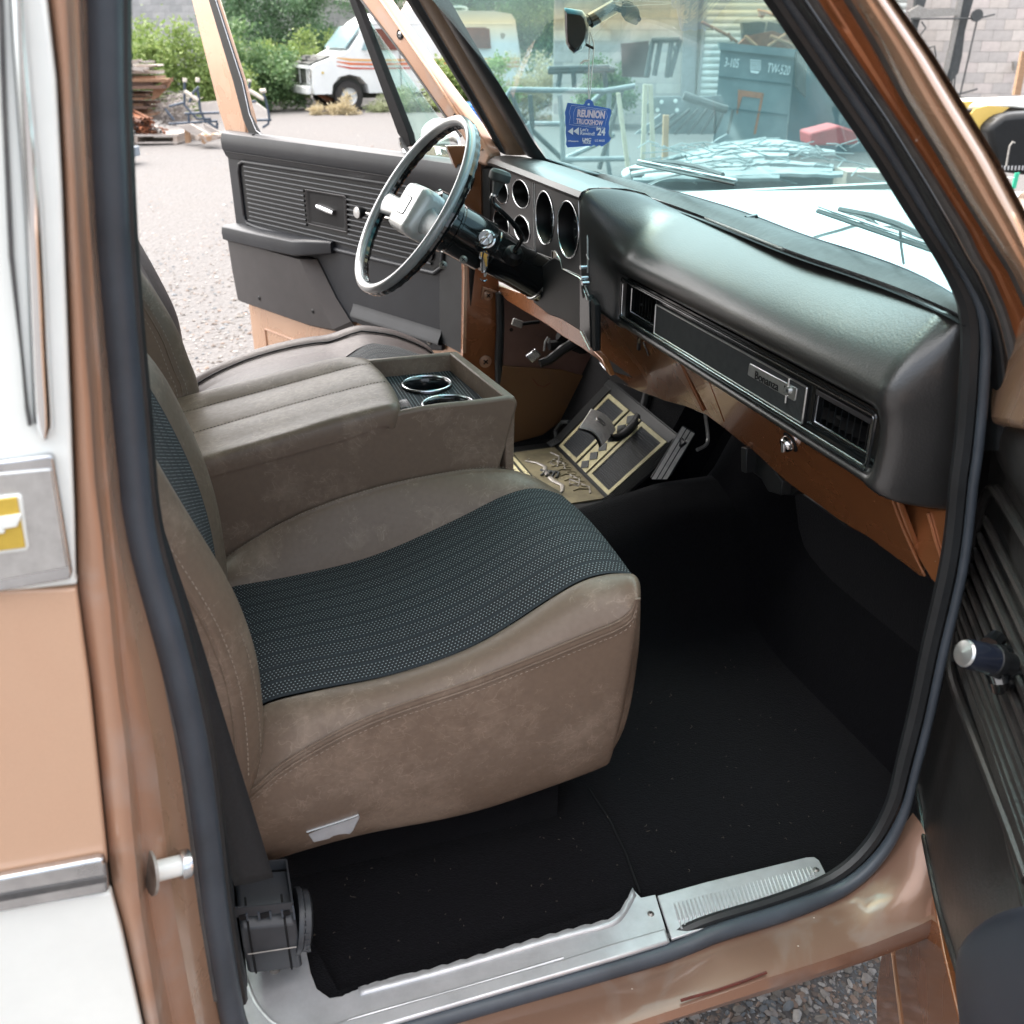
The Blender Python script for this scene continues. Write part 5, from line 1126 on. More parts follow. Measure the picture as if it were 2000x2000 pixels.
# recessed field with its ribs
fr = [ds(a, b, .003) for a, b in [(1.118,1.175),(1.118,1.315),(1.108,1.340),(1.085,1.350)]+[(1.085+(.17-1.085)*k/10, 1.350+.006*k/10) for k in range(1, 11)]+[(.125,1.350),(.090,1.325),(.078,1.28),(.074,1.20),(.082,1.160),(.115,1.140),(.30,1.138),(.55,1.136),(.8,1.140),(1.05,1.146),(1.098,1.150),(1.112,1.158)]]
MB().tube(fr+[fr[0]], .0065, 10, caps=False).build('recess_border', m_door, trim)
fld = MB().prism([ds(a, b, .0012) for a, b in ((1.105,1.16),(1.105,1.34),(.14,1.346),(.095,1.32),(.085,1.17),(.12,1.148))], -dn*.002).build('ribbed_field', m_black, trim)
hx0, hx1, hz0, hz1 = .512, .728, 1.197, 1.298
for k in range(13):
    z = 1.335-k*.0143; s0, s1 = 1.078 if z > 1.17 else 1.09, .125
    if z < 1.16: s1 = .15
    segs = [(s0, s1)] if not (hz0-.006 < z < hz1+.006) else [(s0, hx1+.004), (hx0-.004, s1)]
    for a, b in segs:
        MB().tube([ds(a-.008, z, .0005), ds(a, z, .0032), ds(b, z, .0032), ds(b+.010, z, .0005)], .0038, 8, flat=1.0).build('trim_rib', m_door, fld)
# inside handle in its cup
hc = [DD('R5', p, .006) for p in ((758,275),(770,272),(1050,318),(1065,330),(1078,585),(1068,592),(790,530),(778,515))]
n8 = len(hc); cupm = MB(); cc_ = sum(hc, Vector())/n8
cupm.grid([hc, [p.lerp(cc_, .05)+dn*.001 for p in hc], [p.lerp(cc_, .12)-dn*.001 for p in hc], [p.lerp(cc_, .18)-dn*.0025 for p in hc]], closed=True); cupm.add([p.lerp(cc_, .18)-dn*.0025 for p in hc], [tuple(range(n8))])
hcup = cupm.build('handle_cup', m_matte, trim)
MB().tube(hc+[hc[0]], .0016, 6, caps=False).build('cup_rim', m_bezel, hcup)
MB().tube([DD('R5', p, .004) for p in ((860,395),(900,408),(940,425),(982,445))], [.012,.0150,.0155,.012], 10, flat=.7).build('door_handle', m_chrome, hcup)
MB().tube([DD('R5', p, -.006) for p in ((862,350),(862,385))], .005, 6).build('handle_pivot', m_steel, hcup)
# window crank
kn_ = DD('R5', (1145,447), .065); cb = DD('R5', (1400,505), .02)
cr_ = MB().tube([cb, DD('R5', (1290,478), .04), DD('R5', (1200,455), .045)], [.010,.0075,.007], 10).build('window_crank', m_gloss, trim)
s = MB(); s.lathe(kn_-dn*.028, dn, [(0,0),(.010,0),(.013,.006),(.0165,.016),(.017,.026),(.0155,.0275)], 24); s.build('crank_knob', m_black, cr_)
s = MB(); s.lathe(kn_-dn*.0012, dn, [(.0155,0),(.0145,.002),(0,.0035)], 24); s.build('knob_cap', m_silver, cr_)
s = MB(); s.lathe(DD('R5', (1690,752), .004), dn, [(0,0),(.020,0),(.020,.004),(.014,.004),(.012,.008),(0,.008)], 24); s.build('lock_escutcheon', m_black, trim)
# armrest
arm = []
for S_, w_, zz, th in ((1.192,.052,1.112,.022),(1.188,.058,1.115,.026),(1.15,.060,1.117,.027),(.95,.060,1.120,.027),(.74,.060,1.126,.027),(.68,.050,1.134,.025),(.60,.022,1.142,.020),(.588,.018,1.143,.017)):
    arm.append([ds(S_, zz-th, .0), ds(S_, zz-th, w_*.8), ds(S_, zz-th*.8, w_*.97), ds(S_, zz, w_), ds(S_, zz+th*.75, w_*.95), ds(S_, zz+th, w_*.75), ds(S_, zz+th, .0)])
armo = MB().grid(arm); armo.add(arm[0], [tuple(range(7))]); armo.add(arm[-1], [tuple(range(7))]); armo.build('armrest', m_door, trim, bevel=.002)
MB().tube([ds(S_, 1.143, .030) for S_ in (1.05,.9,.75)], .0025, 6).build('armrest_slot', m_matte, trim)
# map pocket standing proud below the armrest
mpk = []
for S_, w_ in ((1.186,.040),(1.17,.046),(.90,.046),(.735,.046)):
    mpk.append([ds(S_, 1.094, .0), ds(S_, 1.092, w_), ds(S_, .985, w_*.92), ds(S_, .882, w_*.75), ds(S_, .874, w_*.5), ds(S_, .872, 0)])
mpk.append([ds(.735, 1.094, 0), ds(.725, 1.092, .044), ds(.655, .985, .042), ds(.585, .895, .034), ds(.575, .885, .02), ds(.575, .880, 0)])
mpk.append([ds(.735, 1.094, 0), ds(.690, 1.092, .004), ds(.600, .985, .004), ds(.530, .925, .004), ds(.515, .915, .003), ds(.515, .905, 0)])
m_pocket = M('brown_black_board', (.030, .027, .028), .62, var=(16, .2), bump=[('vor', 500, .15, .0006)])
pk = MB().grid(mpk).build('map_pocket', m_pocket, trim, ang=25)
for p in ((410,1090),(815,1190)): screw(DD('R5', p, .038), dn, .0065, m_black, pk)
screw(DD('R5', (1690,1420), .003), dn, .007, m_screw, trim)
rows = []
for S_ in [.095+.03*k for k in range(15)]:
    rows.append([ds(S_, .985, .001), ds(S_, .972, .004), ds(S_, .955, .014), ds(S_, .946, .016), ds(S_, .942, .008), ds(S_, .940, -.005)])
MB().grid(rows).build('panel_flare', m_door, trim)
MB().prism([ds(a, b, .001) for a, b in ((.094,1.19),(.105,.948),(-.02,.93),(-.04,1.26),(.02,1.30))], -dn*.02).build('door_edge_seal', m_rubber2, ddoor, bevel=.003)
# lock button
lb = DD('R1', (1152,1100), .004); s = MB(); s.lathe(lb, (0,0,1), [(0,-.005),(.010,-.003),(.010,.0),(.004,.002),(.004,.028),(.0065,.032),(.006,.036),(0,.037)], 16); s.build('lock_button', m_black, ddoor)
s = MB(); s.lathe(lb, (0,0,1), [(.012,-.003),(.012,.0015),(.009,.002),(.009,-.003)], 16); s.build('lock_grommet', m_chrome_old, ddoor)

# ================================================================== PASSENGER DOOR (open, hinge side in view)
HP = Vector((.895, -.03, 0)); pdv = Vector((-.5, -.866, 0)); pn_ = Vector((-.866, .5, 0))
def PD(r, p, e=0): return PN(r, p, HP+pn_*e, pn_)
def ps(s, z, e=0): return HP+pdv*s+pn_*e+Vector((0,0,z))
pdoor = MB().prism([ps(s, z, -.03) for s, z in ((0,1.36),(1.05,1.36),(1.08,.60),(1.0,.46),(.34,.46),(.24,.50),(.12,.56),(.03,.70),(-.01,.90))], -pn_*.10).build('passenger_door', m_copper, T, bevel=.008, seg=3)
tanp = [('F', p) for p in ((1788,1622),(1766,1702),(1735,1795),(1720,1873),(1711,1935),(1712,2000),(1714,2100),(1900,2100),(1872,1990),(1842,1860),(1820,1740),(1806,1660),(1797,1600))]
MB().prism([PD(r, p, .000) for r, p in tanp], -pn_*.03).build('door_inner_skin', m_copper_dash, pdoor, bevel=.003, seg=3)
MB().tube([PD('S5', p, .001) for p in ((1232,850),(1105,1165),(1160,1610))], .0025, 6).build('pressed_bead', m_copper, pdoor)
# window frame post next to the windshield pillar
post = [PD('F', (p[0]-14, p[1]), .05) for p in ((2001,370),(1996,392),(1983,505),(1978,544),(1967,609),(1957,673),(1949,725),(1945,790),(1945,830),(2010,840),(2120,840),(2120,370))]
po = MB().prism(post, -pn_*.03).build('window_frame_front', m_copper, pdoor, bevel=.010, seg=4)
# trim: wide flat, then the rib field
tpp = [PD('F', p, .012) for p in ((1940,812),(1935,880),(1925,960),(1905,1050),(1880,1160),(1855,1275),(1825,1400),(1800,1480),(1788,1531),(1797,1580),(1804,1624),(1816,1692),(1835,1780),(1860,1866),(1885,1960),(1915,2100),(2150,2100),(2150,1500),(2150,825),(1990,818))]
ptrim = MB().prism(tpp, -pn_*.016).build('door_trim_panel', m_vinyl, pdoor, bevel=.004, seg=3)
pcr = smoothp([PD('F', p, .0125) for p in ((1790,1535),(1800,1590),(1806,1640),(1820,1710),(1838,1790),(1862,1866),(1890,1960))], 20)
MB().tube(pcr, .0045, 8).build('trim_piping', m_vinyl, ptrim)
# top pad rolling over
tpr = []
for f in range(9):
    a = [(1945,808),(1943,850),(1947,890),(1962,925),(1985,962),(2020,1015),(2070,1090),(2120,1165),(2170,1240)][f]
    b = [(1960,806),(1985,812),(2010,830),(2040,870),(2070,910),(2110,960),(2150,1010),(2200,1060),(2250,1110)][f]
    A_, B_ = PD('F', a, .014), PD('F', b, .03)
    tpr.append([A_-pn_*.01, A_, A_.lerp(B_, .15)+pn_*.012, A_.lerp(B_, .5)+pn_*.016, B_+pn_*.004, B_-pn_*.04])
MB().grid(tpr).build('top_pad', m_vinyl, ptrim, sub=1)
# recess border and ribs
bo = smoothp([PD('F', p, .016) for p in ((2090,1190),(2030,1095),(1985,1020),(1958,975),(1942,955),(1928,965),(1916,1000),(1900,1060),(1884,1130),(1870,1200),(1860,1260),(1857,1300),(1866,1345),(1895,1420),(1930,1510),(1965,1600),(2010,1720))], 60)
MB().tube(bo, .0075, 10).build('recess_border', m_vinyl, ptrim)
MB().prism([p-pn_*.004 for p in bo]+[PD('F', (2150,1720), .012), PD('F', (2150,1200), .012)], -pn_*.003).build('ribbed_field', m_black, ptrim)
fl_ = bpy.data.objects['ribbed_field'] if 'ribbed_field.001' not in bpy.data.objects else bpy.data.objects['ribbed_field.001']
starts = [(1925,1012),(1914,1045),(1905,1075),(1898,1105),(1891,1135),(1885,1162),(1879,1190),(1875,1214),(1872,1238),(1871,1262),(1876,1290),(1890,1322),(1903,1352)]
for i, p in enumerate(starts):
    a = PD('F', p, .014); L = .55
    MB().tube([a-pdv*.004-pn_*.004, a, a+pdv*.02+pn_*.0015, a+pdv*.15+pn_*.0015, a+pdv*L+pn_*.0015], [.003,.0046,.0056,.0056,.0056], 8).build('trim_rib', m_vinyl, fl_)
MB().tube([PD('F', p, .013) for p in ((1937,1500),(1958,1600),(1972,1670),(1990,1740),(2010,1820))], .0022, 6).build('pocket_edge', m_vinyl, ptrim)
# crank
k0 = PD('F', (1878,1276), .095); k1 = PD('F', (1945,1290), .040)
ax2 = (k0-k1).normalized()
kc_ = PD('F', (1893,1279), .078); ka = (pn_*.8-rt*.35+Vector((0,0,.02))).normalized()
s = MB(); s.lathe(PD('F',(1952,1300),.030), pn_, [(0,-.02),(.024,-.018),(.024,.004),(.018,.010),(0,.012)], 28); crk = s.build('window_crank', m_gloss, ptrim)
cA = V(1885,1278,.0) if False else None
c_out = PD('F', (1884,1276), .085); c_in = P('F', (1926,1286), y=c_out.y-.004); ka = (c_out-c_in).normalized(); LL = (c_out-c_in).length
s = MB(); s.lathe(c_in-ka*.015, ka, [(0,0),(.016,0),(.0165,.004),(.0165,.015+LL-.006),(.0155,.015+LL)], 28); s.build('crank_knob', M('blue_black_plastic', (.012,.016,.028), .25, var=(20,.2), coat=.3), crk)
s = MB(); s.lathe(c_in-ka*.004, -ka, [(0,0),(.0135,0),(.0175,.004),(.0175,.012),(.0125,.016),(.0125,.03),(0,.031)], 24); s.build('crank_boss', m_black, crk)
s = MB(); s.lathe(c_out, ka, [(.0155,-.001),(.0135,.002),(.006,.0035),(0,.004)], 28); s.build('knob_cap', m_silver, crk)
MB().tube([PD('F', (1940,1290), .045), PD('F', (1952,1330), .040), PD('F', (1950,1345), .035)], [.012,.011,.008], 10).build('crank_arm', m_gloss, crk)
MB().tube([PD('F', (1935,1262), .040), PD('F', (1950,1245), .030)], [.012,.010], 10).build('crank_hub', m_gloss, crk)
# armrest, close to the lens at the lower right
ap = [((1872,1858),(1885,2110)),((1876,1832),(1893,2110)),((1900,1806),(1935,2110))]
ar_out = [(2060,1762),(2000,1764),(1943,1780),(1897,1811),(1872,1842),(1861,1873),(1864,1935),(1870,2000),(1878,2120)]
ar_cr = [(2075,1785),(2010,1790),(1965,1803),(1925,1826),(1900,1852),(1887,1885),(1888,1940),(1900,2000),(1918,2120)]
arr = []
for (a, b) in zip(ar_out, ar_cr):
    A_, B_ = PD('F', a, .080), PD('F', b, .088)
    arr.append([A_-pn_*.075, A_-pn_*.01, A_, A_.lerp(B_, .45)+pn_*.003, B_+pn_*.0, B_.lerp(PD('F', (2120,1990), .088), .25), B_.lerp(PD('F', (2120,1990), .086), 1)])
MB().grid(arr).build('armrest', M('navy_black_vinyl', (.016,.020,.028), .42, var=(9,.25), bump=[('vor', 420, .12, .0006)]), ptrim, sub=1)

# ================================================================== WINDSHIELD AND PILLAR, DRIVER SIDE
def bandF(name, c0, y0, c1, y1, mat, par=T, n=4, bulge=(0,0,0), r='R2'):
    a = resamp([P(r, p, y=y0) for p in c0], 24); b = resamp([P(r, p, y=y1) for p in c1], 24)
    return MB().grid([[p.lerp(q, f/n)+Vector(bulge)*math.sin(math.pi*f/n) for p, q in zip(a, b)] for f in range(n+1)]).build(name, mat, par)
l0 = ((300,-90),(360,0),(560,310),(800,700),(1000,1035),(1045,1120)); l1 = ((400,-90),(455,0),(650,330),(880,720),(1080,1090),(1115,1170))
l2 = ((510,-90),(565,0),(760,330),(990,715),(1200,1075),(1265,1170)); l3 = ((630,-90),(690,0),(880,330),(1100,690),(1330,1080),(1430,1215))
bandF('driver_pillar_seal', l0, 1.60, l1, 1.585, m_rubber2, bulge=(-.006,-.006,0))
m_tanp = M('tan_pillar_trim', (.16, .105, .065), .45, var=(8, .2), bump=[('vor', 300, .1, .0006)])
dpt = bandF('driver_pillar_trim', l1, 1.583, l2, 1.52, m_tanp, n=6, bulge=(-.008,-.006,0))
bandF('driver_windshield_seal', l2, 1.518, l3, 1.462, m_rubber2, n=8, bulge=(-.012,-.008,0))
# glass
gb = smoothp([P('R2', (1420,1205), y=1.468), P('F', (1150,339), z=1.437), P('F', (1215,352), z=1.437), P('F', (1305,373), z=1.436), P('F', (1448,414), z=1.434), P('F', (1577,463), z=1.432), P('F', (1700,502), z=1.430), P('F', (1800,542), z=1.428), P('F', (1895,600), y=.085)], 30)
gt = [Vector((.485, 1.462-1.375*i/29, 1.885-.03*(abs(i-14.5)/14.5)**2)) for i in range(30)]
gt = [g_+Vector((.025*(1-(abs(i-14.5)/14.5)**2), 0, 0)) for i, g_ in enumerate(gt)]
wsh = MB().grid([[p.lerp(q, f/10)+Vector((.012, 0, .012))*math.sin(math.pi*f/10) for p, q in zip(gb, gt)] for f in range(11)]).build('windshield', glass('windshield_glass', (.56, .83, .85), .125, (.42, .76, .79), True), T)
wsh.data.polygons.foreach_set('use_smooth', [True]*len(wsh.data.polygons))
# rubber along the bottom of the glass
m_wrub = M('aged_windshield_rubber', (.020, .019, .018), .42, var=(12, .4), bump=[('noise', 70, .3, .003)], rvar=.1, spec=.35)
dashtop = smoothp([P('F', p, z=1.430) for p in ((1120,330),(1150,341),(1190,359),(1305,397),(1409,436),(1512,477),(1577,501),(1650,525),(1750,560),(1850,602),(1900,628))], 60)
gbb = resamp(gb, 60)
dt2 = resamp([Vector((.800,1.47,1.44))]+dashtop, 60)
wr = MB().grid([[p.lerp(q, f)+Vector((-.004,0,.011))*math.sin(math.pi*f) for p, q in zip(gbb, dt2)] for f in (0,.12,.25,.4,.55,.7,.85,1)]).build('windshield_rubber', m_wrub, T)
MB().tube([p.lerp(q, .10)+Vector((-.002,0,.004)) for p, q in zip(gbb, dt2)], .0022, 6).build('rubber_lip', m_rubber, wr)
MB().tube([q+Vector((.004,0,-.002)) for q in dt2[31:43]], .0035, 6).build('bright_cowl_strip', m_cream, wr)  # cream strip painted in for the light gap along the rubber
cl = P('F', (1470,430), z=1.436); MB().tube([cl+Vector((.012,.0,-.012)), cl+Vector((.006,.0,.008)), cl+Vector((-.014,-.002,.006)), cl+Vector((-.026,-.004,-.012))], .0045, 8, flat=.5).build('wire_clip', m_gloss, wr)
MB().tube([p.lerp(q, .02)+Vector((0,0,.002)) for p, q in zip(gbb, dt2)][24:34], .0016, 5).build('peeling_tape', m_tanp, wr)
# dash top plate under the glass
MB().grid([[q+Vector((-.012,0,-.004)) for q in dt2], [q+Vector((.03,0,-.010)) for q in dt2]]).build('dash_back_edge', m_matte, T)
# header above the glass (outside the frame)
MB().grid([[g_+Vector((dx,0,dz)) for g_ in gt] for dx, dz in ((.02,-.01),(-.03,-.02),(-.06,.0),(-.05,.03))]).build('windshield_header', m_tanp, T)

# hood and cowl
rows = []
for i in range(18):
    x = .955+1.5*i/17; r_ = []
    for j in range(25):
        y = -.02+1.70*j/24; e_ = abs(j-12)/12
        z = 1.362-.035*((x-.95)/1.5)-.020*((x-.95)/1.5)**3-.022*e_**4-.006*math.exp(-((e_-.62)/.05)**2)
        r_.append((x+.02*(1-e_*e_), y, z))
    rows.append(r_)
rows.append([(p[0]+.02, p[1], p[2]-.03) for p in rows[-1]]); rows.append([(p[0]+.02, p[1], p[2]-.25) for p in rows[-1]])
hoodo = MB().grid(rows).build('hood', m_white, T)
for y0, y1 in ((-.14,-.03),(1.69,1.80)):
    MB().grid([[(x, y0 if y0 < 0 else y0, 1.325), (x, (y0+y1)/2, 1.322), (x, y1 if y0 > 0 else y0-.0, 1.28), (x, (y1+.02) if y0 > 0 else y0-.02, .8)] for x in (.9,1.3,1.7,2.1,2.45)]).build('fender', m_cream, T)
MB().bx(.93, 1.10, -.02, 1.68, 1.28, 1.335).build('cowl', m_white, T, bevel=.01)
MB().grid([[(.90, y, 1.405), (.93, y, 1.372), (.97, y, 1.352), (1.02, y, 1.345)] for y in (-.02,.4,.8,1.2,1.68)]).build('cowl_panel', m_white, T)
# wipers
def WG(p, d=.02, r='F'):            # a point just outside the glass
    o_ = Vector((.925,.6,1.434)); n_ = Vector((.36,0,.33)).normalized(); return PN(r, p, o_+n_*d, n_)
m_wip = M('wiper_black', (.014,.018,.018), .4, var=(50,.2))
def wiper(b0, b1, arm, d):
    s = MB(); A, B = WG(b0, d), WG(b1, d); wroot = MB().tube([WG(p, d+.012) for p in arm], .0045, 8, flat=.6).build('wiper', m_wip, T)
    MB().tube([A, B], .0045, 8, flat=.8).build('wiper_blade', m_wip, wroot)
    MB().tube([A+Vector((0,0,.007)), B+Vector((0,0,.007))], .0022, 6).build('blade_rail', m_alu, wroot)
    up_ = Vector((.01,0,.014))
    for a, b, h in ((.05,.32,.35),(.36,.62,.35),(.68,.95,.35),(.18,.50,.7),(.50,.82,.7)):
        p, q = A.lerp(B, a), A.lerp(B, b); MB().tube([p+up_*.4, p.lerp(q, .25)+up_*h, p.lerp(q, .75)+up_*h, q+up_*.4], .0028, 6, flat=.7).build('blade_bridge', m_wip, wroot)
    MB().tube([A.lerp(B, .15)+up_*.7, A.lerp(B, .4)+up_*1.05, A.lerp(B, .6)+up_*1.05, A.lerp(B, .85)+up_*.7], .0045, 6).build('main_bridge', m_wip, wroot)
wiper((1246,320), (1438,360), ((1345,338),(1310,345),(1285,352),(1265,362),(1240,372)), .020)
wiper((1598,412), (1845,497), ((1700,430),(1672,440),(1640,450),(1600,461),(1560,475)), .020)
MB().tube([WG(p, .02) for p in ((1758,450),(1760,480),(1765,515))], .002, 6).build('washer_hose', m_wip, T)

# rear-view mirror on its arm
def MR(p, y=.80, r='R2'): return P(r, p, y=y)
msec = [(1552,62),(1556,57),(1600,62),(1690,76),(1722,115),(1740,180),(1738,260),(1722,330),(1690,380),(1640,405),(1628,408),(1590,372),(1566,330),(1556,220)]
rows = []
for y, s_ in ((.70,.75),(.705,.9),(.72,.98),(.74,1),(.90,1),(.925,.97),(.94,.85),(.945,.7)):
    pr_ = [P('R2', p, y=y) for p in msec]; cc_ = sum(pr_, Vector())/len(pr_); rows.append([Vector((cc_.x+(p.x-cc_.x)*s_, y, cc_.z+(p.z-cc_.z)*s_)) for p in pr_])
ms = MB().grid(rows, closed=True); ms.add(rows[0], [tuple(range(len(msec)))]); ms.add(rows[-1], [tuple(range(len(msec)))])
mirror = ms.build('rear_view_mirror', m_gloss, T, ang=40)
fcp = [P('R2', p, y=.71) for p in ((1558,85),(1562,75),(1612,112),(1625,395),(1592,362),(1575,322))]
MB().prism([p+Vector((0,-.004,0)) for p in fcp], (0,.004,0)).build('mirror_rim', m_matte, mirror)
MB().prism([P('R2', p, y=.704) for p in ((1583,105),(1612,125),(1618,370),(1590,345))], (0,.002,0)).build('mirror_glass', m_chrome, mirror)
xg = rows[3][0].x-.002; 
MB().tube([MR((1720,160),.80), MR((1745,150),.80)], .009, 10).build('mirror_ball', m_gloss, mirror)
MB().tube([P('R2', (1745,158), y=.80), P('R3', (190,52), y=.80)], .0112, 16).build('mirror_arm', m_gloss, mirror)
MB().tube([P('R3', (195,55), y=.80), P('R3', (245,75), y=.80)], .0045, 10).build('arm_neck', m_black, mirror)
rows = [[P('R3', (cx+rx*math.cos(t), cy+ry*math.sin(t)), y=yy) for t in [k/20*6.283 for k in range(20)]] for cx, cy, rx, ry, yy in ((262,80,20,50,.78),(275,78,32,62,.785),(300,90,48,75,.80),(330,105,48,75,.81),(355,120,30,70,.815))]
mm_ = MB().grid(rows, closed=True); mm_.add(rows[0], [tuple(range(20))]); mm_.add(rows[-1], [tuple(range(20))]); mm_.build('mirror_mount', m_black, mirror)
MB().prism([P('R3', p, y=.81) for p in ((300,8),(330,20),(398,145),(385,165),(375,165))], (0,.03,0)).build('mount_plate', m_gloss, mirror)
MB().tube([P('R2', (1715,335), y=.78), P('R2', (1775,365), y=.78)], .0022, 6).build('day_night_tab', m_black, mirror)

# hang tag: its own thing
t0_ = P('F', (1150,235), y=.78)
def TG(p, d=0, r='R2'): return PN(r, p, t0_-fwh*d, fwh)
htag = thing('hang_tag', TG((1740,760)), 'blue ticket-shaped show pass hanging on white string from the rear-view mirror', 'hang tag')
m_tag = M('blue_card', (.035, .13, .48), .45, var=(30, .12)); m_tagw = M('white_print', (.75,.78,.85), .6, var=(200,.1)); m_tagp = M('pink_print', (.72,.62,.74), .6, var=(200,.1))
to = [(1578,775),(1695,790),(1706,782),(1712,765),(1728,750),(1748,750),(1765,762),(1772,780),(1776,796),(1895,818),(1908,832),(1904,870),(1893,905),(1887,930),(1893,965),(1887,1000),(1892,1025),(1906,1045),(1895,1065),(1850,1098),(1832,1106),(1822,1094),(1808,1096),(1796,1107),(1782,1093),(1768,1096),(1757,1106),(1745,1100),(1650,1108),(1578,1112),(1566,1090),(1570,1060),(1564,1000),(1568,960),(1560,925),(1562,880),(1557,850),(1566,820),(1572,795)]
hole = [(1738+9*math.cos(t), 787+9*math.sin(t)) for t in [k/12*6.283 for k in range(12)]]
pl_ = [[TG(p) for p in to], [TG(p) for p in hole]]
axx, azz = rt, Vector((0,0,1)); lo = [[Vector(((p-t0_).dot(axx), (p-t0_).dot(azz), 0)) for p in l] for l in pl_]
tri = tessellate_polygon(lo); fl = [p for l in lo for p in l]
cb_ = MB(); cb_.add([t0_+axx*p.x+azz*p.y for p in fl], [tuple(t) for t in tri]); card = cb_.build('tag_card', m_tag, htag, smooth=False, solid=.0014)
def tagtext(txt, a, b, h, mat, bold=.0002): return textfit('lettering', txt, TG(a, .003), TG(b, .003), azz, h*.2588*1.66/1880, mat, htag, .0001, bold)
tagtext('REUNION', (1655,853), (1858,868), 46, m_tagp, .0008); tagtext('TRUCKSHOW', (1645,912), (1845,930), 32, m_tagp, .0004)
tagtext("Let's", (1676,976), (1735,979), 22, m_tagw, .0001); tagtext('Rewind!', (1676,1004), (1783,1010), 24, m_tagw, .0001); tagtext("'24", (1797,990), (1862,994), 50, m_tagw, .0006)
tagtext('LMC', (1692,1052), (1755,1054), 20, m_tagw, .0003); tagtext('TRUCK', (1692,1075), (1755,1077), 16, m_tagw, .0002); tagtext('U.S. MAGS', (1785,1060), (1858,1062), 15, m_tagw, .0001); tagtext('DPIperparts', (1582,1065), (1660,1067), 12, m_tagw, .0001)
for pts in (((1580,992),(1620,962),(1620,1018)),((1622,990),(1664,960),(1664,1020))): MB().prism([TG(p, .003) for p in pts], -fwh*.0003).build('rewind_arrow', m_tagw, htag, smooth=False)
for pts in (((1640,812),(1868,838),(1880,880),(1870,905),(1858,962),(1625,930),(1625,850),(1640,812)), ((1608,795),(1745,812),(1880,830)), ((1608,795),(1590,850),(1600,880),(1592,925),(1592,940),(1860,972))):
    MB().tube([TG(p, .003) for p in pts], .00018, 4).build('printed_line', m_tagw, htag)
m_str = M('white_string', (.7,.7,.68), .8, var=(300,.1))
MB().tube([TG(p) for p in ((1736,788),(1738,600),(1742,400),(1748,235))], .0009, 6).build('string', m_str, htag)
MB().tube([TG(p) for p in ((1740,788),(1758,600),(1778,370),(1775,320),(1748,235))], .0009, 6).build('string', m_str, htag)
MB().tube([TG(p, .001) for p in ((1678,482),(1700,462),(1742,455))], .0018, 6).build('string_clasp', m_str, htag)

# ================================================================== THE YARD
Z = Vector((0, 0, 1))
m_ground = M('pale_gravel', (.104, .101, .099), .9, var=(1.1, .22), bump=[('vor', 26, .7, .02), ('noise', 6, .3, .03)])
t_ = m_ground.node_tree; 
_tc = t_.nodes.new('ShaderNodeTexCoord'); _v = t_.nodes.new('ShaderNodeTexVoronoi'); _v.inputs['Scale'].default_value = 34; t_.links.new(_tc.outputs['Object'], _v.inputs[0])
_n = t_.nodes.new('ShaderNodeTexNoise'); _n.inputs['Scale'].default_value = 9; _n.inputs['Detail'].default_value = 10; t_.links.new(_tc.outputs['Object'], _n.inputs[0])
_n2 = t_.nodes.new('ShaderNodeTexNoise'); _n2.inputs['Scale'].default_value = .35; _n2.inputs['Detail'].default_value = 5; t_.links.new(_tc.outputs['Object'], _n2.inputs[0])
_c = mixc(t_, math_(t_, 'MULTIPLY', _v.outputs['Color'], .7), (.108,.104,.103), (.052,.048,.046)); _c = mixc(t_, math_(t_, 'MULTIPLY', _n.outputs[0], .55), _c, (.138,.135,.134)); _c = mixc(t_, math_(t_, 'MULTIPLY', _n2.outputs[0], .5), _c, (.107,.092,.083))
t_.links.new(_c, t_.nodes['Principled BSDF'].inputs['Base Color'])
gm = MB(); rg = random.Random(11); rows = []
xs_ = [-60,-30,-15,-9,-6,-4,-2.5,-1,0,1,2.5,4,6,9,12,16,20,26,34,50,80,120]; ys_ = [-60,-20,-8,-4,-2,-1,0,1,2,3,4,5.5,7,9,11,13,15,18,21,24,27,31,36,45,60,90,140]
for y in ys_: rows.append([(x, y, rg.uniform(-.03,.03)*min(1, max(0, (abs(x)+abs(y)-6)/8))+(.25 if False else 0)) for x in xs_])
ground = MB().grid(rows).build('ground', m_ground); tag(ground, kind='structure')
# stones lying on it
stone_cols = [(.22,.20,.185),(.14,.125,.11),(.12,.13,.14),(.20,.145,.115),(.28,.265,.25),(.12,.095,.08)]
m_st = [M('stone', c, .85, var=(60, .3)) for c in stone_cols]
def stone(mb, p, r, rg):
    a = rg.uniform(0, 6.28); sx, sy, sz = r*rg.uniform(.8,1.5), r*rg.uniform(.6,1), r*rg.uniform(.35,.7); ca, sa = math.cos(a), math.sin(a)
    vs_ = []
    for x, y, z in ((1,0,0),(.6,.75,.2),(-.5,.85,0),(-1,.05,.1),(-.45,-.8,.2),(.55,-.8,0),(.35,.2,.95),(-.4,-.1,1)):
        x += rg.uniform(-.15,.15); y += rg.uniform(-.15,.15); vs_.append((p[0]+(x*ca*sx-y*sa*sy), p[1]+(x*sa*sx+y*ca*sy), p[2]+z*sz))
    mb.cm = rg.randrange(6); mb.add(vs_, [(0,1,6),(1,2,7,6),(2,3,7),(3,4,7),(4,5,6,7),(5,0,6),(0,5,4,3,2,1)])
near = MB()
for i in range(5200):
    u, v = rg.uniform(1200, 1900), rg.uniform(1780, 2080); p = G(u, v)
    r = .0022*math.exp(abs(rg.gauss(0, .75))); stone(near, (p.x, p.y, r*.1), min(r, .013), rg)
tag(near.build('gravel_stones', m_st[0], None, mats=m_st[1:], ang=60), 'loose pebbles and coarse grit on the ground below the rocker panel', 'gravel', kind='stuff')
farst = MB()
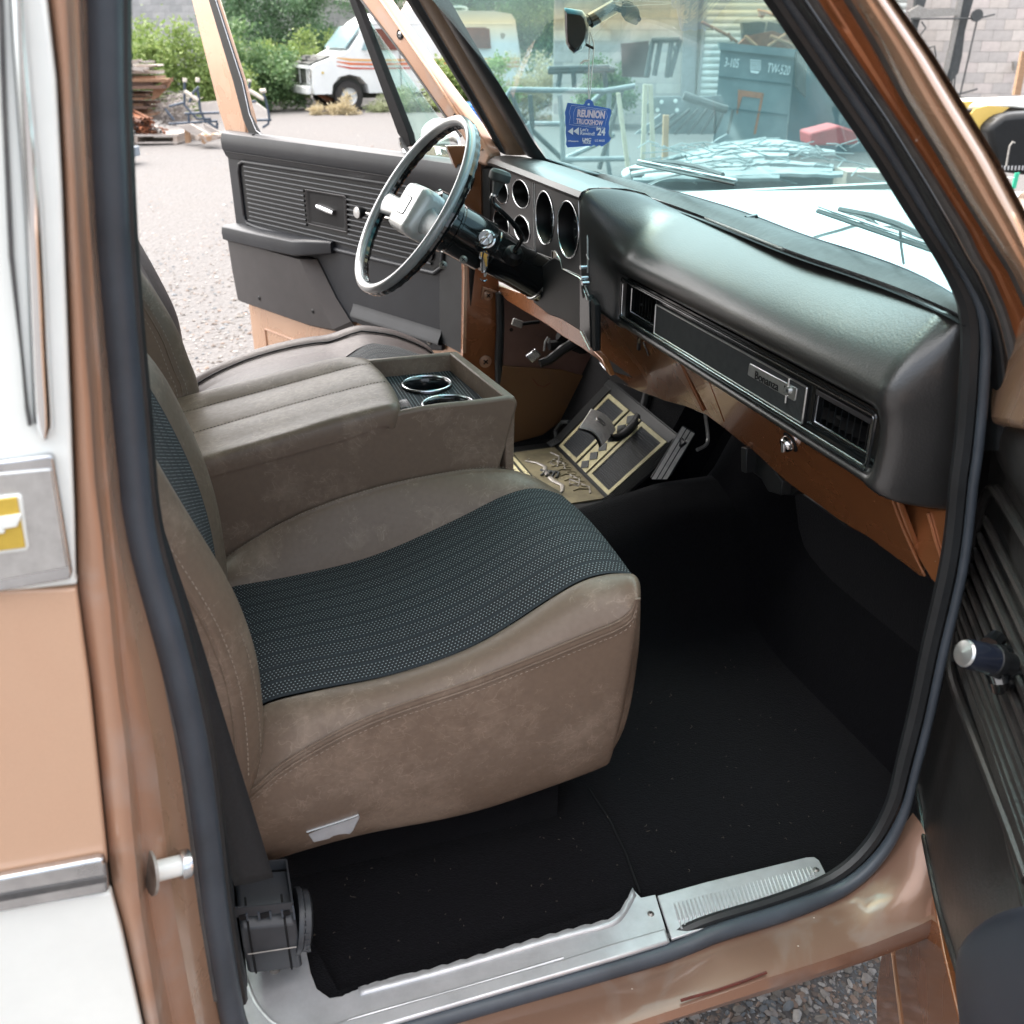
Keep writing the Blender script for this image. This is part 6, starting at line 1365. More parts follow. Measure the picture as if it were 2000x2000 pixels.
for i in range(6500):
    u, v = rg.uniform(225, 900), 230+(rg.random()**1.3)*500; p = G(u, v); d = (p-CAM).length
    stone(farst, (p.x, p.y, .002), rg.uniform(.005,.013)*(1 if rg.random() < .93 else 2.0), rg)
tag(farst.build('gravel_stones', m_st[0], None, mats=m_st[1:], ang=60), 'scattered small stones across the yard beyond the open driver door', 'gravel', kind='stuff')

def VP(pts, D): return [V(u, v, D) for u, v in pts]
def vprism(name, pts, D, th, mat, par=None, **k): return MB().prism(VP(pts, D), fwh*th).build(name, mat, par, **k)
def rod(name, pts, D, r, mat, par=None, n=8): return MB().tube([V(p[0], p[1], p[2] if len(p) > 2 else D) for p in pts], r, n).build(name, mat, par)

# ---- concrete block walls: every block of the seen part is a piece of its own
m_blk = [M('cream_block', c, .85, var=(9, .12), bump=[('noise', 60, .3, .004)]) for c in ((.60,.54,.49),(.65,.59,.54),(.52,.48,.45),(.62,.55,.51))]
m_blkg = [M('grey_block', c, .85, var=(7, .15), bump=[('noise', 60, .3, .004)]) for c in ((.42,.415,.415),(.46,.455,.45),(.38,.38,.38))]
m_mortar = M('mortar', (.45,.42,.40), .9, var=(20, .2)); m_mortarg = M('grey_mortar', (.32,.32,.32), .9, var=(20, .2))
def block_wall(label, D, u0, u1, ztop, mats, mort, seen, seed=1, yaw=0):
    a = V(u0, 200, D); b = V(u1, 200, D); a.z = b.z = 0
    d = (b-a).normalized(); nrm = Vector((-d.y, d.x, 0)); nrm = nrm if nrm.dot(fwh) > 0 else -nrm; Lw = (b-a).length
    wl = thing('block_wall', a.lerp(b, .5), label, 'wall')
    bw_ = MB(); bw_.prism([a+nrm*.012, b+nrm*.012, b+nrm*.012+Z*ztop, a+nrm*.012+Z*ztop], nrm*.2); bw_.build('mortar_core', mort, wl, smooth=False)
    bs = MB(); bs.bx(0, .392, 0, .02, 0, .194); bsrc = None; rest = MB(); rr = random.Random(seed); cnt = 0
    mtx0 = Matrix((d, nrm, Z)).transposed().to_4x4()
    for j in range(int(ztop/.203)):
        off_ = .2 if j % 2 else 0
        for i in range(-1, int(Lw/.4)+1):
            x = i*.4+off_
            if x < 0 or x+.392 > Lw: continue
            p = a+d*x+Z*(j*.203+.004); c = p+d*.196+Z*.1
            q = c-CAM; zc = q.dot(fw); u = 1000+FPX*q.dot(rt)/zc; v = 1000-FPX*q.dot(upv)/zc
            ins_ = any(s[0] < u < s[1] and s[2] < v < s[3] for s in seen)
            m = mats[rr.randrange(len(mats))]; dep = rr.uniform(0, .004)
            if ins_ and cnt < 290:
                M_ = mtx0.copy(); M_.translation = p+nrm*dep
                if bsrc is None:
                    me = bpy.data.meshes.new('block'); me.from_pydata(bs.v, [], bs.f); me.materials.append(m); bsrc = me
                inst(bsrc, 'block', M_, wl, m); cnt += 1
            elif -1200 < u < 3000 and v > -400:
                rest.cm = mats.index(m); P0 = p+nrm*dep
                rest.add([P0, P0+d*.392, P0+d*.392+Z*.194, P0+Z*.194, P0+nrm*.02, P0+d*.392+nrm*.02, P0+d*.392+Z*.194+nrm*.02, P0+Z*.194+nrm*.02], [(0,1,2,3),(0,4,5,1),(1,5,6,2),(2,6,7,3),(3,7,4,0)])
    if rest.v: tag(rest.build('further_blocks', mats[0], wl, smooth=False, mats=mats[1:]), kind='stuff')
    return wl
block_wall('grey concrete block wall behind the bushes, seen past the lumber stack', 36, -300, 760, 4.4, m_blkg, m_mortarg, [(200, 470, -25, 140)], 2)
wallR = block_wall('pale block wall of the workshop with the roller door in it', 22.5, 1080, 2250, 4.6, m_blk, m_mortar, [(1120, 1372, -25, 175), (1740, 2030, -25, 215)], 3)
# pilaster beside the roller door
vprism('wall_pilaster', ((1344,-150),(1372,-150),(1356,195),(1330,195)), 22.35, .1, m_mortarg, wallR)
# roller door: each curtain slat one piece
dl_ = V(1366, 195, 22.2); dr_ = V(1740, 195, 22.2); ddv = (dr_-dl_); ddv.z = 0; Ld = ddv.length; ddv.normalize()
roll = thing('roller_door', (dl_+dr_)/2*1.0, 'pale ribbed metal roller door in the block wall behind the dumpster', 'roller door')
m_slat = M('cream_door_slat', (.62,.64,.60), .5, .1, var=(5, .1))
for k in range(34):
    z0 = .08+k*.125
    sl_ = MB(); o_ = Vector((dl_.x, dl_.y, z0)); nf = -fwh
    rows = [[o_+ddv*x+Z*zz+nf*e for x in (0, Ld)] for zz, e in ((0,.0),(.012,.012),(.035,.03),(.065,.034),(.095,.03),(.115,.012),(.119,0))]
    sl_.grid(rows).build('slat', m_slat, roll)
MB().prism([Vector((dl_.x,dl_.y,0))-ddv*.06-fwh*.05, Vector((dl_.x,dl_.y,0))-fwh*.05, Vector((dl_.x,dl_.y,4.4))-fwh*.05, Vector((dl_.x,dl_.y,4.4))-ddv*.06-fwh*.05], fwh*.1).build('door_track', m_steel, roll)

# ---- foliage
def leafmat(name, a, b):
    m = M(name, a, .6, var=(3, .2)); t = m.node_tree; n = t.nodes; l = t.links; bs = n['Principled BSDF']
    oi = n.new('ShaderNodeNewGeometry'); l.new(mixc(t, oi.outputs['Random Per Island'], a, b), bs.inputs['Base Color'])
    bs.inputs['Transmission Weight'].default_value = 0
    tl = n.new('ShaderNodeBsdfTranslucent'); l.new(mixc(t, oi.outputs['Random Per Island'], a, b), tl.inputs[0])
    ms_ = n.new('ShaderNodeMixShader'); ms_.inputs[0].default_value = .35; l.new(bs.outputs[0], ms_.inputs[1]); l.new(tl.outputs[0], ms_.inputs[2]); l.new(ms_.outputs[0], n['Material Output'].inputs[0]); return m
lf_y = leafmat('yellow_green_leaf', (.16,.245,.065), (.27,.34,.11)); lf_g = leafmat('mid_green_leaf', (.085,.17,.07), (.17,.26,.11)); lf_d = leafmat('feathery_dark_leaf', (.085,.17,.09), (.16,.26,.135)); lf_s = leafmat('dry_straw', (.38,.31,.18), (.52,.45,.30))
m_bark = M('grey_bark', (.14,.11,.09), .9, var=(10, .3))
def foliage(mb, blobs, n, size, rg, thin=1.0):
    tot = sum(r*r for *_, r in blobs)
    for (bx_, by_, bz_, br) in blobs:
        k = int(n*br*br/tot); sub = [(rg.gauss(0,.45), rg.gauss(0,.45), rg.gauss(0,.42)) for _ in range(14)]
        for i in range(k):
            s = sub[rg.randrange(14)]; x, y, z = s[0]+rg.gauss(0,.2), s[1]+rg.gauss(0,.2), s[2]+rg.gauss(0,.17)
            p = Vector((bx_+x*br, by_+y*br, max(.02, bz_+z*br))); a = Vector((rg.gauss(0,1), rg.gauss(0,1), rg.gauss(0,1))).normalized(); b = a.orthogonal().normalized(); b.rotate(Matrix.Rotation(rg.uniform(0,6.28), 3, a))
            L_ = size*rg.uniform(.6,1.4); w_ = L_*.45*thin; c = a.cross(b)
            mb.add([p, p+b*L_*.5+c*w_, p+b*L_, p+b*L_*.5-c*w_], [(0,1,2,3)])
def bush(name, label, cat, u, v, D, blobs, n, size, mat, seed, thin=1, group=None, stems=5):
    base = V(u, v, D); base.z = 0; rg = random.Random(seed)
    t = thing(name, base, label, cat, group)
    wb_ = [(base+rt*x+fwh*y).to_tuple()[:2]+(z, r) for x, y, z, r in blobs]
    mb = MB(); foliage(mb, wb_, n, size, rg, thin); mb.build('crown', mat, t, smooth=False)
    st_ = MB()
    for k in range(stems):
        x, y, z, r = wb_[k % len(wb_)]; o_ = base+rt*rg.uniform(-.2,.2); e = Vector((x, y, z)); st_.tube([o_, o_.lerp(e, .5)+Vector((rg.uniform(-.1,.1),rg.uniform(-.1,.1),.1)), e], [.03,.02,.008], 5)
    st_.build('trunk' if stems < 4 else 'stem', m_bark, t); return t
bush('leafy_bush', 'bright yellow-green bush right behind the lumber stack', 'bush', 330, 200, 25, [(-.7,0,.75,.75),(0,.2,1.0,.95),(.7,0,.8,.8),(1.2,.3,.55,.6),(-1.3,.2,.7,.6)], 17000, .075, lf_y, 21)
bush('leafy_bush', 'small pale bush at the left beside the door pillar, next to the block wall', 'bush', 235, 200, 27, [(0,0,.9,.7),(-.8,.2,1.0,.7),(.2,.3,1.35,.5)], 9000, .07, lf_y, 22)
bush('leafy_bush', 'rounded mid green bush between the driver door frame and the camper van', 'bush', 490, 205, 27, [(-.6,0,.8,.8),(.1,.2,.95,.85),(.8,0,.7,.7),(.3,-.3,.45,.5)], 15000, .075, lf_g, 23)
bush('leafy_bush', 'yellow tipped bush in front of the dark feathery tree, near the van nose', 'bush', 545, 205, 29, [(0,0,.9,.7),(.6,.2,1.2,.7),(-.5,0,1.15,.6),(1.0,.2,.8,.5)], 12000, .07, lf_y, 24)
bush('feathery_tree', 'big dark feathery tree hanging over the nose of the camper van', 'tree', 600, 205, 31, [(-1.6,0,1.5,1.1),(-.7,.4,2.2,1.2),(.3,0,2.9,1.2),(1.4,.5,3.2,1.2),(-1.9,.3,2.7,1.1),(-.9,.6,3.4,1.2),(.2,.5,1.3,1.0),(2.4,.6,3.6,1.1),(-2.6,.5,3.6,1.0)], 42000, .11, lf_d, 25, .35, None, 3)
bush('feathery_tree', 'tall soft green tree behind the roof of the camper van', 'tree', 900, 205, 36, [(-2.5,0,3.2,1.3),(-1,0,3.6,1.4),(.6,0,3.4,1.4),(2.0,0,3.0,1.5),(3.2,0,2.6,1.4),(-3.6,0,3.9,1.3),(1.4,0,1.8,1.4)], 32000, .12, lf_g, 26, .5, None, 3)
bush('feathery_tree', 'green tree seen through the windshield above the tube frame', 'tree', 1130, 205, 30, [(-1.6,0,2.1,1.1),(-.4,0,2.4,1.2),(.8,0,2.0,1.0),(-2.4,0,1.4,1.0),(.2,0,1.2,1.0),(1.2,.2,1.2,.8)], 26000, .10, lf_d, 27, .5, None, 3)
bush('weedy_bush', 'tall straw coloured weeds behind the tube frame, seen through the windshield', 'bush', 1010, 225, 24, [(-.6,0,.5,.6),(.3,0,.7,.7),(1.1,0,.6,.7),(-1.2,0,.5,.5),(1.9,0,.5,.6)], 15000, .10, lf_s, 28, .25)
bush('leafy_bush', 'light green bush at the rear corner of the camper van, by the windshield pillar', 'bush', 893, 190, 23, [(0,0,.55,.5),(.4,0,.85,.5),(-.3,0,.8,.35),(.9,0,.4,.45)], 9000, .065, lf_y, 29)
bush('leafy_bush', 'round green bush against the pale block wall, right of the mirror arm', 'bush', 1178, 205, 21.5, [(0,0,.9,.45),(.25,0,.6,.4),(-.3,0,.5,.4)], 6500, .06, lf_g, 30)
bush('weedy_bush', 'low green weeds at the right edge beside the black tank', 'bush', 2000, 395, 7.5, [(0,0,.28,.2),(.15,0,.2,.2),(-.15,0,.18,.14)], 1600, .05, lf_g, 31)
bush('dry_grass_clump', 'dry grass in front of the van front wheel', 'grass', 655, 226, 25.0, [(0,0,.10,.28),(.35,0,.10,.25),(-.45,0,.06,.2)], 2600, .14, lf_s, 32, .15)
bush('dry_grass_clump', 'long dry grass under the side of the camper van', 'grass', 800, 205, 26, [(0,0,.25,.4),(.7,0,.3,.45),(1.3,0,.25,.4),(-.7,0,.12,.3)], 6000, .12, leafmat('grey_green_grass', (.22,.27,.15), (.38,.40,.24)), 33, .2)

# ---- camper van
vb = V(640, 215, 26.6); vb.z = 0
van = thing('camper_van', vb, 'old white high-roof camper van with orange and red stripes, hood open and grille missing', 'van')
vd = (-rt*math.cos(R(27))-fwh*math.sin(R(27))).normalized()   # towards its nose
vn = Vector((-vd.y, vd.x, 0)); vn = vn if vn.dot(fwh) < 0 else -vn      # its near side
nose = V(616, 200, 25.9); nose.z = 0
def va(a, z, e=0): return nose-vd*a+vn*e+Z*z        # a metres back from the nose, e in front of the near side
m_van = M('white_van_paint', (.72,.74,.74), .35, var=(3, .06), coat=.4)
body_pr = [(0,.42),(-.02,.75),(0,1.02),(.10,1.10),(.75,1.30),(.98,1.40),(1.42,1.92),(1.50,1.97),(1.55,2.02),(1.9,2.22),(3.0,2.30),(5.0,2.30),(5.5,2.24),(5.62,2.10),(5.72,1.3),(5.75,.55),(5.70,.42),(4.9,.42),(4.88,.62),(4.7,.80),(4.4,.86),(4.1,.80),(3.95,.62),(3.92,.42),(1.42,.42),(1.38,.62),(1.2,.80),(.92,.86),(.64,.80),(.48,.62),(.44,.42)]
body_ = MB(); pa = [va(a, z, 0) for a, z in body_pr]
mid_ = [va(a, z, .0) for a, z in body_pr]
W_ = 1.95
body_.grid([[va(a, z, -.10 if z > 1.5 else -.0) for a, z in body_pr], [va(a, z, -.20 if z > 1.5 else -.03) for a, z in body_pr], [va(a, z, -W_+.2 if z > 1.5 else -W_+.03) for a, z in body_pr], [va(a, z, -W_+.10 if z > 1.5 else -W_) for a, z in body_pr]], closed=True)
body_.add([va(a, z, -.10 if z > 1.5 else -.0) for a, z in body_pr], [tuple(range(len(body_pr)))]); body_.add([va(a, z, -W_+.10 if z > 1.5 else -W_) for a, z in body_pr], [tuple(reversed(range(len(body_pr))))])
vbody = body_.build('body', m_van, van, ang=25)
m_vg = M('van_glass', (.20,.30,.31), .12, var=(3, .3), coat=.4); m_vi = M('red_brown_curtain', (.14,.045,.03), .8, var=(8, .3))
def vpoly(name, pts, e, mat, par, th=.015): return MB().prism([va(a, z, e if e > -.09 or z < 1.38 else e+.104-.185*max(0, z-1.40)) for a, z in pts], vn*th).build(name, mat, par, smooth=False)
MB().prism([va(a, z, e) for a, z, e in ((.92,1.44,-.12),(1.36,1.92,-.16),(1.36,1.92,-W_+.16),(.92,1.44,-W_+.12))], vd*.03+Z*.02).build('windshield', M('pale_van_glass', (.22,.32,.34), .1, var=(2, .15), coat=.5), van, smooth=False)
vpoly('front_window', ((1.28,1.40),(1.58,1.40),(1.60,1.86),(1.52,1.86)), -.10, m_vg, van); vpoly('door_window', ((1.66,1.40),(2.22,1.40),(2.20,1.88),(1.64,1.88)), -.10, m_vi, van); vpoly('side_window', ((2.35,1.42),(2.80,1.42),(2.80,1.88),(2.45,1.88)), -.10, m_vg, van)
w_ = vpoly('side_window', ((3.55,1.42),(4.85,1.42),(4.85,1.98),(3.55,1.98)), -.10, m_vi, van)
for a in (3.72, 3.98): vpoly('window_bar', ((a,1.42),(a+.04,1.42),(a+.04,1.98),(a,1.98)), -.084, m_van, w_, .01)
vpoly('window_blind', ((3.57,1.44),(3.70,1.44),(3.70,1.96),(3.57,1.96)), -.084, m_blkg[0], w_, .006)
# a pillar, door line, drip rail
vpoly('door_seam', ((2.28,.55),(2.30,.55),(2.30,1.90),(2.28,1.90)), .001, m_matte, van, .004); MB().tube([va(a, z, -.09) for a, z in ((1.5,1.99),(2.5,2.0),(5.5,2.0))], .02, 6).build('drip_rail', m_van, van)
for z, c, w__ in ((1.20,(.72,.40,.15),.045),(1.11,(.65,.16,.06),.045),(1.02,(.50,.06,.03),.030)):
    vpoly('side_stripe', ((.62,z+.03),(.95,z-.04),(1.5,z-.05),(5.7,z-.05),(5.7,z-.05+w__),(1.5,z-.05+w__),(1.0,z-.03+w__),(.62,z+.05)), .001, M('stripe_paint', c, .5, var=(4, .1)), van, .003)
vpoly('rear_stripe', ((5.15,1.35),(5.24,1.35),(5.50,2.10),(5.41,2.10)), -.098 , M('stripe_orange', (.65,.30,.12), .5, var=(4,.1)), van, .004)
s = MB(); s.lathe(va(5.22,1.66,-.09), vn, [(0,0),(.13,0),(.13,.02),(0,.03)], 20); s.build('round_vent', m_alu_dirty, van)
vpoly('roof_box', ((2.75,2.28),(2.95,2.55),(3.6,2.55),(3.75,2.30)), -.9, m_blk[1], van, .6)
for a0_ in (3.9,): MB().tube([va(4.4+.25*math.cos(t), 2.36+.06*math.sin(t), -1.0) for t in [k/12*6.28 for k in range(13)]], .03, 6).build('roof_vent_rail', m_van, van)
MB().tube([va(.2, 2.6, -1.0), va(1.9, 2.45, -1.0)], .006, 5).build('aerial', m_steel, van)
# nose: grille opening, bumper, engine bay with the hood off
m_eng = M('engine_clutter', (.05,.055,.05), .6, var=(20, .6)); m_rust = M('rust', (.19,.075,.035), .85, var=(14, .4))
MB().prism([va(-.02, z, e) for z, e in ((.66,-.18),(1.0,-.18),(1.0,-W_+.25),(.66,-W_+.25))], vd*.03).build('grille_opening', m_eng, van, smooth=False)
for e in (-.12,-.30,-.95,-1.6): MB().prism([va(-.05, z, ee) for z, ee in ((.64,e),(1.03,e),(1.03,e-.05),(.64,e-.05))], vd*.02).build('grille_post', m_van, van, smooth=False)
MB().prism([va(-.06, z, ee) for z, ee in ((1.0,.0),(1.07,.0),(1.07,-W_),(1.0,-W_))], vd*.05).build('hood_latch_panel', m_van, van, smooth=False)
MB().prism([va(.02, 1.08, -.25), va(.55, 1.26, -.25), va(.55, 1.26, -1.7), va(.02, 1.08, -1.7)], Z*.03).build('engine_bay', m_eng, van, smooth=False)
re = random.Random(4)
for k in range(12):
    p = va(re.uniform(.05,.5), 1.16+re.uniform(0,.08), -re.uniform(.3,1.6)); MB().box(p, rt*re.uniform(.03,.1), fwh*.06, Z*re.uniform(.02,.06)).build('engine_part', m_alu_dirty if k % 2 else m_eng, van)
MB().prism([va(-.10, z, ee) for z, ee in ((.42,.05),(.60,.05),(.60,-W_-.05),(.42,-W_-.05))], vd*.10).build('bumper', m_van, van, bevel=.02)
for e in (-.18, -W_+.18): s = MB(); s.lathe(va(-.03,.84,e), vd, [(0,0),(.09,0),(.095,.02),(.07,.03),(0,.035)], 18); s.build('headlight', m_alu_dirty, van)
MB().prism([va(.22,.88,.0), va(.27,.88,.0), va(.27,.93,.0), va(.22,.93,.0)], vn*.02).build('side_marker', gold, van, smooth=False)
for k in range(6): MB().tube([va(.1+.1*k, .42-.02*k, -.15*k-.1), va(.4+.06*k, .25, -.3-.05*k)], .025, 5).build('rusty_steering_link', m_rust, van)
m_tyre = M('dusty_tyre', (.045,.042,.04), .85, var=(14, .4))
for a, e, rr_ in ((.92,-.10,.37),(4.42,-.10,.37),(.85,-W_+.2,.36)):
    s = MB(); s.lathe(va(a,.35,e-.2), vn, [(.20,0),(.30,0),(rr_-.01,.03),(rr_,.06),(rr_,.17),(rr_-.01,.20),(.30,.22),(.20,.215)], 36); wh = s.build('wheel', m_tyre, van)
    s = MB(); s.lathe(va(a,.35,e-.02), vn, [(0,.0),(.06,.0),(.07,-.03),(.17,-.04),(.19,.0),(.205,.018),(.21,.01)], 28); s.build('rim', m_van, wh)
    s = MB(); s.lathe(va(a,.35,e-.02), vn, [(0,.03),(.05,.03),(.055,-.01)], 16); s.build('hub', m_eng, wh)
vpoly('underbody', ((1.3,.28),(5.5,.28),(5.5,.46),(1.3,.46)), -.5, m_eng, van, .02); vpoly('wheel_arch', ((.5,.42),(.60,.66),(.80,.80),(1.05,.80),(1.26,.66),(1.34,.42)), -.22, m_eng, van, .02)
MB().tube([va(1.36+.0,1.30,.03), va(1.45,1.44,.12)], .012, 6).build('mirror_arm', m_van, van); s = MB(); s.box(va(1.50,1.46,.16), vd*.02, vn*.06, Z*.10); s.build('door_mirror', m_van, van, bevel=.01)

# ---- lumber stack and pipe pallet
m_wood = [M('weathered_board', c, .85, var=(12, .3), stretch=(1,1,6)) for c in ((.30,.17,.10),(.20,.12,.08),(.40,.33,.28),(.15,.09,.065),(.36,.22,.13),(.46,.41,.37))]
def boards(par, D, u0, u1, v0, v1, rows_, rg, mats, name='board', ang=.05):
    ph = (v1-v0)/rows_
    for k in range(rows_):
        v = v0+ph*(k+.5); a = V(u0+rg.uniform(-14,6), v+rg.uniform(-2,2), D+rg.uniform(-.1,.1)); b = V(u1+rg.uniform(-16,16), v+rg.uniform(-3,3), D+rg.uniform(-.15,.15))
        dd_ = (b-a)/2; th = max(.008, abs(V(600,v,D).z-V(600,v+ph*.75,D).z)/2)
        MB().box((a+b)/2, dd_, fwh*rg.uniform(.12,.3), Z*th+rt*rg.uniform(-.01,.01)).build(name, mats[rg.randrange(len(mats))], par, smooth=False)
rl_ = random.Random(9); lp0 = V(270, 240, 19.2); lp0.z = 0
lum = thing('lumber_stack', lp0, 'tall stack of weathered grey and brown boards behind the pipe pallet', 'lumber stack')
boards(lum, 19.3, 180, 302, 150, 226, 12, rl_, m_wood[:4]); boards(lum, 19.3, 180, 300, 120, 150, 9, rl_, [m_wood[5], m_wood[2]])
boards(lum, 19.0, 182, 318, 152, 176, 3, rl_, [m_wood[0], m_wood[3]])
for k in range(9):
    a = V(185+rl_.uniform(0,60), 118+rl_.uniform(0,26), 19); b = V(270+rl_.uniform(0,50), 118+rl_.uniform(-4,26), 18.8); MB().box((a+b)/2, (b-a)/2, fwh*.06, Z*.015).build('board', m_wood[5 if k % 3 else 2], lum, smooth=False)
MB().prism(VP(((300,172),(338,150),(332,166),(310,190),(296,196)), 18.9), fwh*.03).build('sheet_panel', m_wood[0], lum, smooth=False)
pp0 = V(285, 270, 18.4); pp0.z = 0
pal = thing('pallet', pp0, 'wooden pallet under the heap of rusty pipes', 'pallet')
for v0_, v1_ in ((262,266),(277,280)):
    MB().prism(VP(((175,v0_+2),(347,v0_),(347,v1_),(175,v1_+2)), 18.0), fwh*.9).build('deck_board', m_wood[5], pal, smooth=False)
for u in (225,260,338): MB().prism(VP(((u,265),(u+8,265),(u+8,282),(u,282)), 18.0), fwh*.9).build('stringer', m_wood[2], pal, smooth=False)
pip_ = thing('pipe_heap', pp0+Z*.1, 'heap of rusty steel pipes and rods lying on the pallet', 'pipes')
m_rusts = [m_rust, M('orange_rust', (.36,.13,.06), .85, var=(10, .3)), M('dark_rust', (.10,.05,.035), .85, var=(10, .3)), M('pale_pipe', (.5,.46,.42), .7, var=(10, .2))]
for k in range(70):
    col_, lev = k % 14, k//14; u = 205+col_*9.2+lev*3+rl_.uniform(-4,4); v = 260-lev*6.5-rl_.uniform(0,3)
    if v < 262-(335-u)*.32-4 and u > 300: continue
    a = V(u, v, 18.0+rl_.uniform(0,.1)); b = V(u-rl_.uniform(10,70), v-rl_.uniform(6,26), 19.2)
    r_ = rl_.choice((.018,.022,.028,.035)); d_ = (b-a)
    s = MB(); s.lathe(a, d_, [(r_*.75,.15),(r_*.75,0),(r_,0),(r_,d_.length)], 10); s.build('pipe', m_rusts[rl_.choice((0,0,1,1,2,2,3))], pip_)
for k in range(9): a = V(200+rl_.uniform(0,50), 225+rl_.uniform(0,20), 18.2); b = V(290+rl_.uniform(-10,45), 240+rl_.uniform(0,18), 18.1); MB().tube([a, b], .016, 6).build('pipe', m_rusts[k % 4], pip_)
ub = V(238, 300, 15.2); ub.z = 0
box_ = thing('utility_box', V(228, 308, 15.2), 'small grey-blue plastic box on the gravel at the foot of the door pillar', 'box'); m_grb = M('grey_blue_plastic', (.22,.26,.30), .6, var=(8,.15))
vprism('box_body', ((200,288),(254,290),(256,309),(200,312)), 15.0, .4, m_grb, box_, bevel=.01); MB().prism([V(198,285,15.0),V(256,287,15.0),V(252,272,15.5),V(200,268,15.5)], Z*.02).build('box_lid', M('pale_lid', (.42,.47,.50), .5, var=(6,.1)), box_)
tw = thing('brush_heap', V(325, 235, 19.8), 'tangled heap of grey twigs beside the lumber stack', 'brush'); tb_ = MB()
for k in range(420):
    a = V(300+rl_.uniform(0,75), 232-rl_.random()**1.6*58*(1-abs(k/420-.4)), 19.6+rl_.uniform(-.2,.5)); tb_.tube([a, a+Vector((rl_.uniform(-.35,.35), rl_.uniform(-.2,.2), rl_.uniform(-.18,.10)))], .006, 3, caps=False)
tb_.build('twigs', M('grey_twig', (.33,.30,.28), .9, var=(20,.3)), tw)
lo_ = random.Random(8)
for i, (pts, lab) in enumerate(((((348,245),(372,242),(420,270),(400,278)), 'wide pale loose board lying right of the pallet'), (((360,252),(368,250),(371,279),(362,280)), 'short board standing on end right of the pallet'), (((372,262),(390,265),(392,276),(372,272)), 'short pale offcut beside the standing board'), (((395,240),(412,250),(438,262),(432,270),(400,252)), 'long pale plank sloping behind the driver door edge'))):
    p = V(pts[0][0], 280, 17.8); p.z = 0; o_ = thing('loose_board', p, lab, 'board', 'loose boards by the pallet'); vprism('board', pts, 17.8+.1*i, .08, m_wood[5 if i != 1 else 4], o_, smooth=False)
lg = thing('log_pile', V(410, 275, 17.4), 'few short split logs on the gravel by the loose boards', 'logs')
for k in range(9):
    a = V(385+k*4.5, 272+lo_.uniform(-5,4), 17.4); s = MB(); s.lathe(a, fwh+rt*lo_.uniform(-.4,.4), [(0,0),(.045,0),(.045,.3),(0,.3)], 8); s.build('log', m_wood[4 if k % 2 else 2], lg)

# ---- two steel rack frames
m_navy = M('dark_blue_steel', (.05,.07,.10), .5, .2, var=(8, .2)); m_capw = M('pale_end_cap', (.62,.56,.48), .6, var=(9,.1))
def rack(label, parts_, caps, D, u, v):
    p = V(u, v, D); p.z = 0; o_ = thing('steel_rack', p, label, 'rack', 'steel rack frames')
    for q in parts_: rod('tube', q, D, .022, m_navy, o_)
    for q in caps: rod('end_cap', q, D, .035, m_capw, o_)
    return o_
r1 = rack('dark blue tube rack lying between the pipes and the door frame', (((361,153),(360,205),(385,232),(412,232)),((361,200),(330,208)),((386,175),(391,215),(400,235),(424,250)),((330,242),(400,238),(424,236)),((361,222),(428,220)),((370,200),(378,180),(388,170)),((424,238),(424,252)),((322,212),(340,235)),((368,220),(369,240))), (((361,160),(361,153)),((386,160),(386,152)),((360,178),(388,196))), 18.2, 380, 252)
r2 = rack('dark blue tube rack standing right of the driver door frame', (((488,160),(483,190),(478,218)),((514,182),(520,200),(526,228),(524,242),(513,249)),((484,235),(530,234)),((480,200),(500,198)),((496,230),(497,240))), (((487,160),(487,155)),((508,178),(519,177)),((484,175),(515,194))), 18.6, 500, 250)
ts = thing('tarp_sheet', V(400, 240, 19.6), 'pale folded tarpaulin behind the steel racks', 'tarp'); vprism('sheet', ((392,200),(420,198),(500,200),(520,215),(522,236),(480,238),(396,236)), 19.6, .05, m_blk[1], ts, smooth=False)
# blue hose coil by the windshield pillar
hc_ = thing('hose_coil', V(935, 245, 17.5), 'coil of bright blue hose on the dirt beside the windshield pillar', 'hose'); m_hose = M('blue_hose', (.05,.22,.62), .4, var=(9,.1))
for k in range(6): c_ = V(932, 240, 17.4)+Z*(.03+.05*k)+rt*.03*(k % 3); MB().tube([c_+rt*(.42-.02*k)*math.cos(t)+fwh*.35*math.sin(t) for t in [j/24*6.283 for j in range(25)]], .03, 7, caps=False).build('hose_loop', m_hose, hc_)

# ---- things through the windshield
m_galv = M('galvanised_tube', (.20,.225,.23), .5, .3, var=(8, .3)); m_dk = M('dark_painted_steel', (.06,.065,.065), .6, var=(10, .3))
tf = thing('tube_frame', V(1080, 330, 11), 'galvanised tube cart frame with crossed legs seen below the mirror', 'metal frame')
TFp = [((985,195),(997,175),(1180,178),(1240,168)),((997,175),(1010,215),(1030,250),(1040,280)),((1030,242),(1110,242),(1180,178)),((1030,242),(1048,310),(1060,350)),((1035,250),(1100,312),(1125,330)),((1100,312),(1180,275),(1200,262)),((1093,185),(1098,240),(1100,330)),((1035,185),(1040,250)),((1190,180),(1185,300),(1192,350)),((1100,312),(1230,310)),((1170,330),(1215,175)),((1050,300),(990,200))]
for i, q in enumerate(TFp): rod('tube', q, 11+.25*(i % 3), .028, m_galv if i % 3 != 1 else m_dk, tf)
fb_ = thing('flatbed_frame', V(1120, 170, 14), 'dark flat steel bench frame above the tube cart', 'metal frame'); 
for q in (((1070,140),(1200,136)),((1072,134),(1190,131)),((1120,140),(1122,175)),((1180,140),(1184,175)),((1095,138),(1090,170))): rod('rail', q, 14, .035, m_dk, fb_)
vprism('bench_sheet', ((1070,133),(1195,129),(1205,137),(1075,141)), 14, .5, m_galv, fb_)
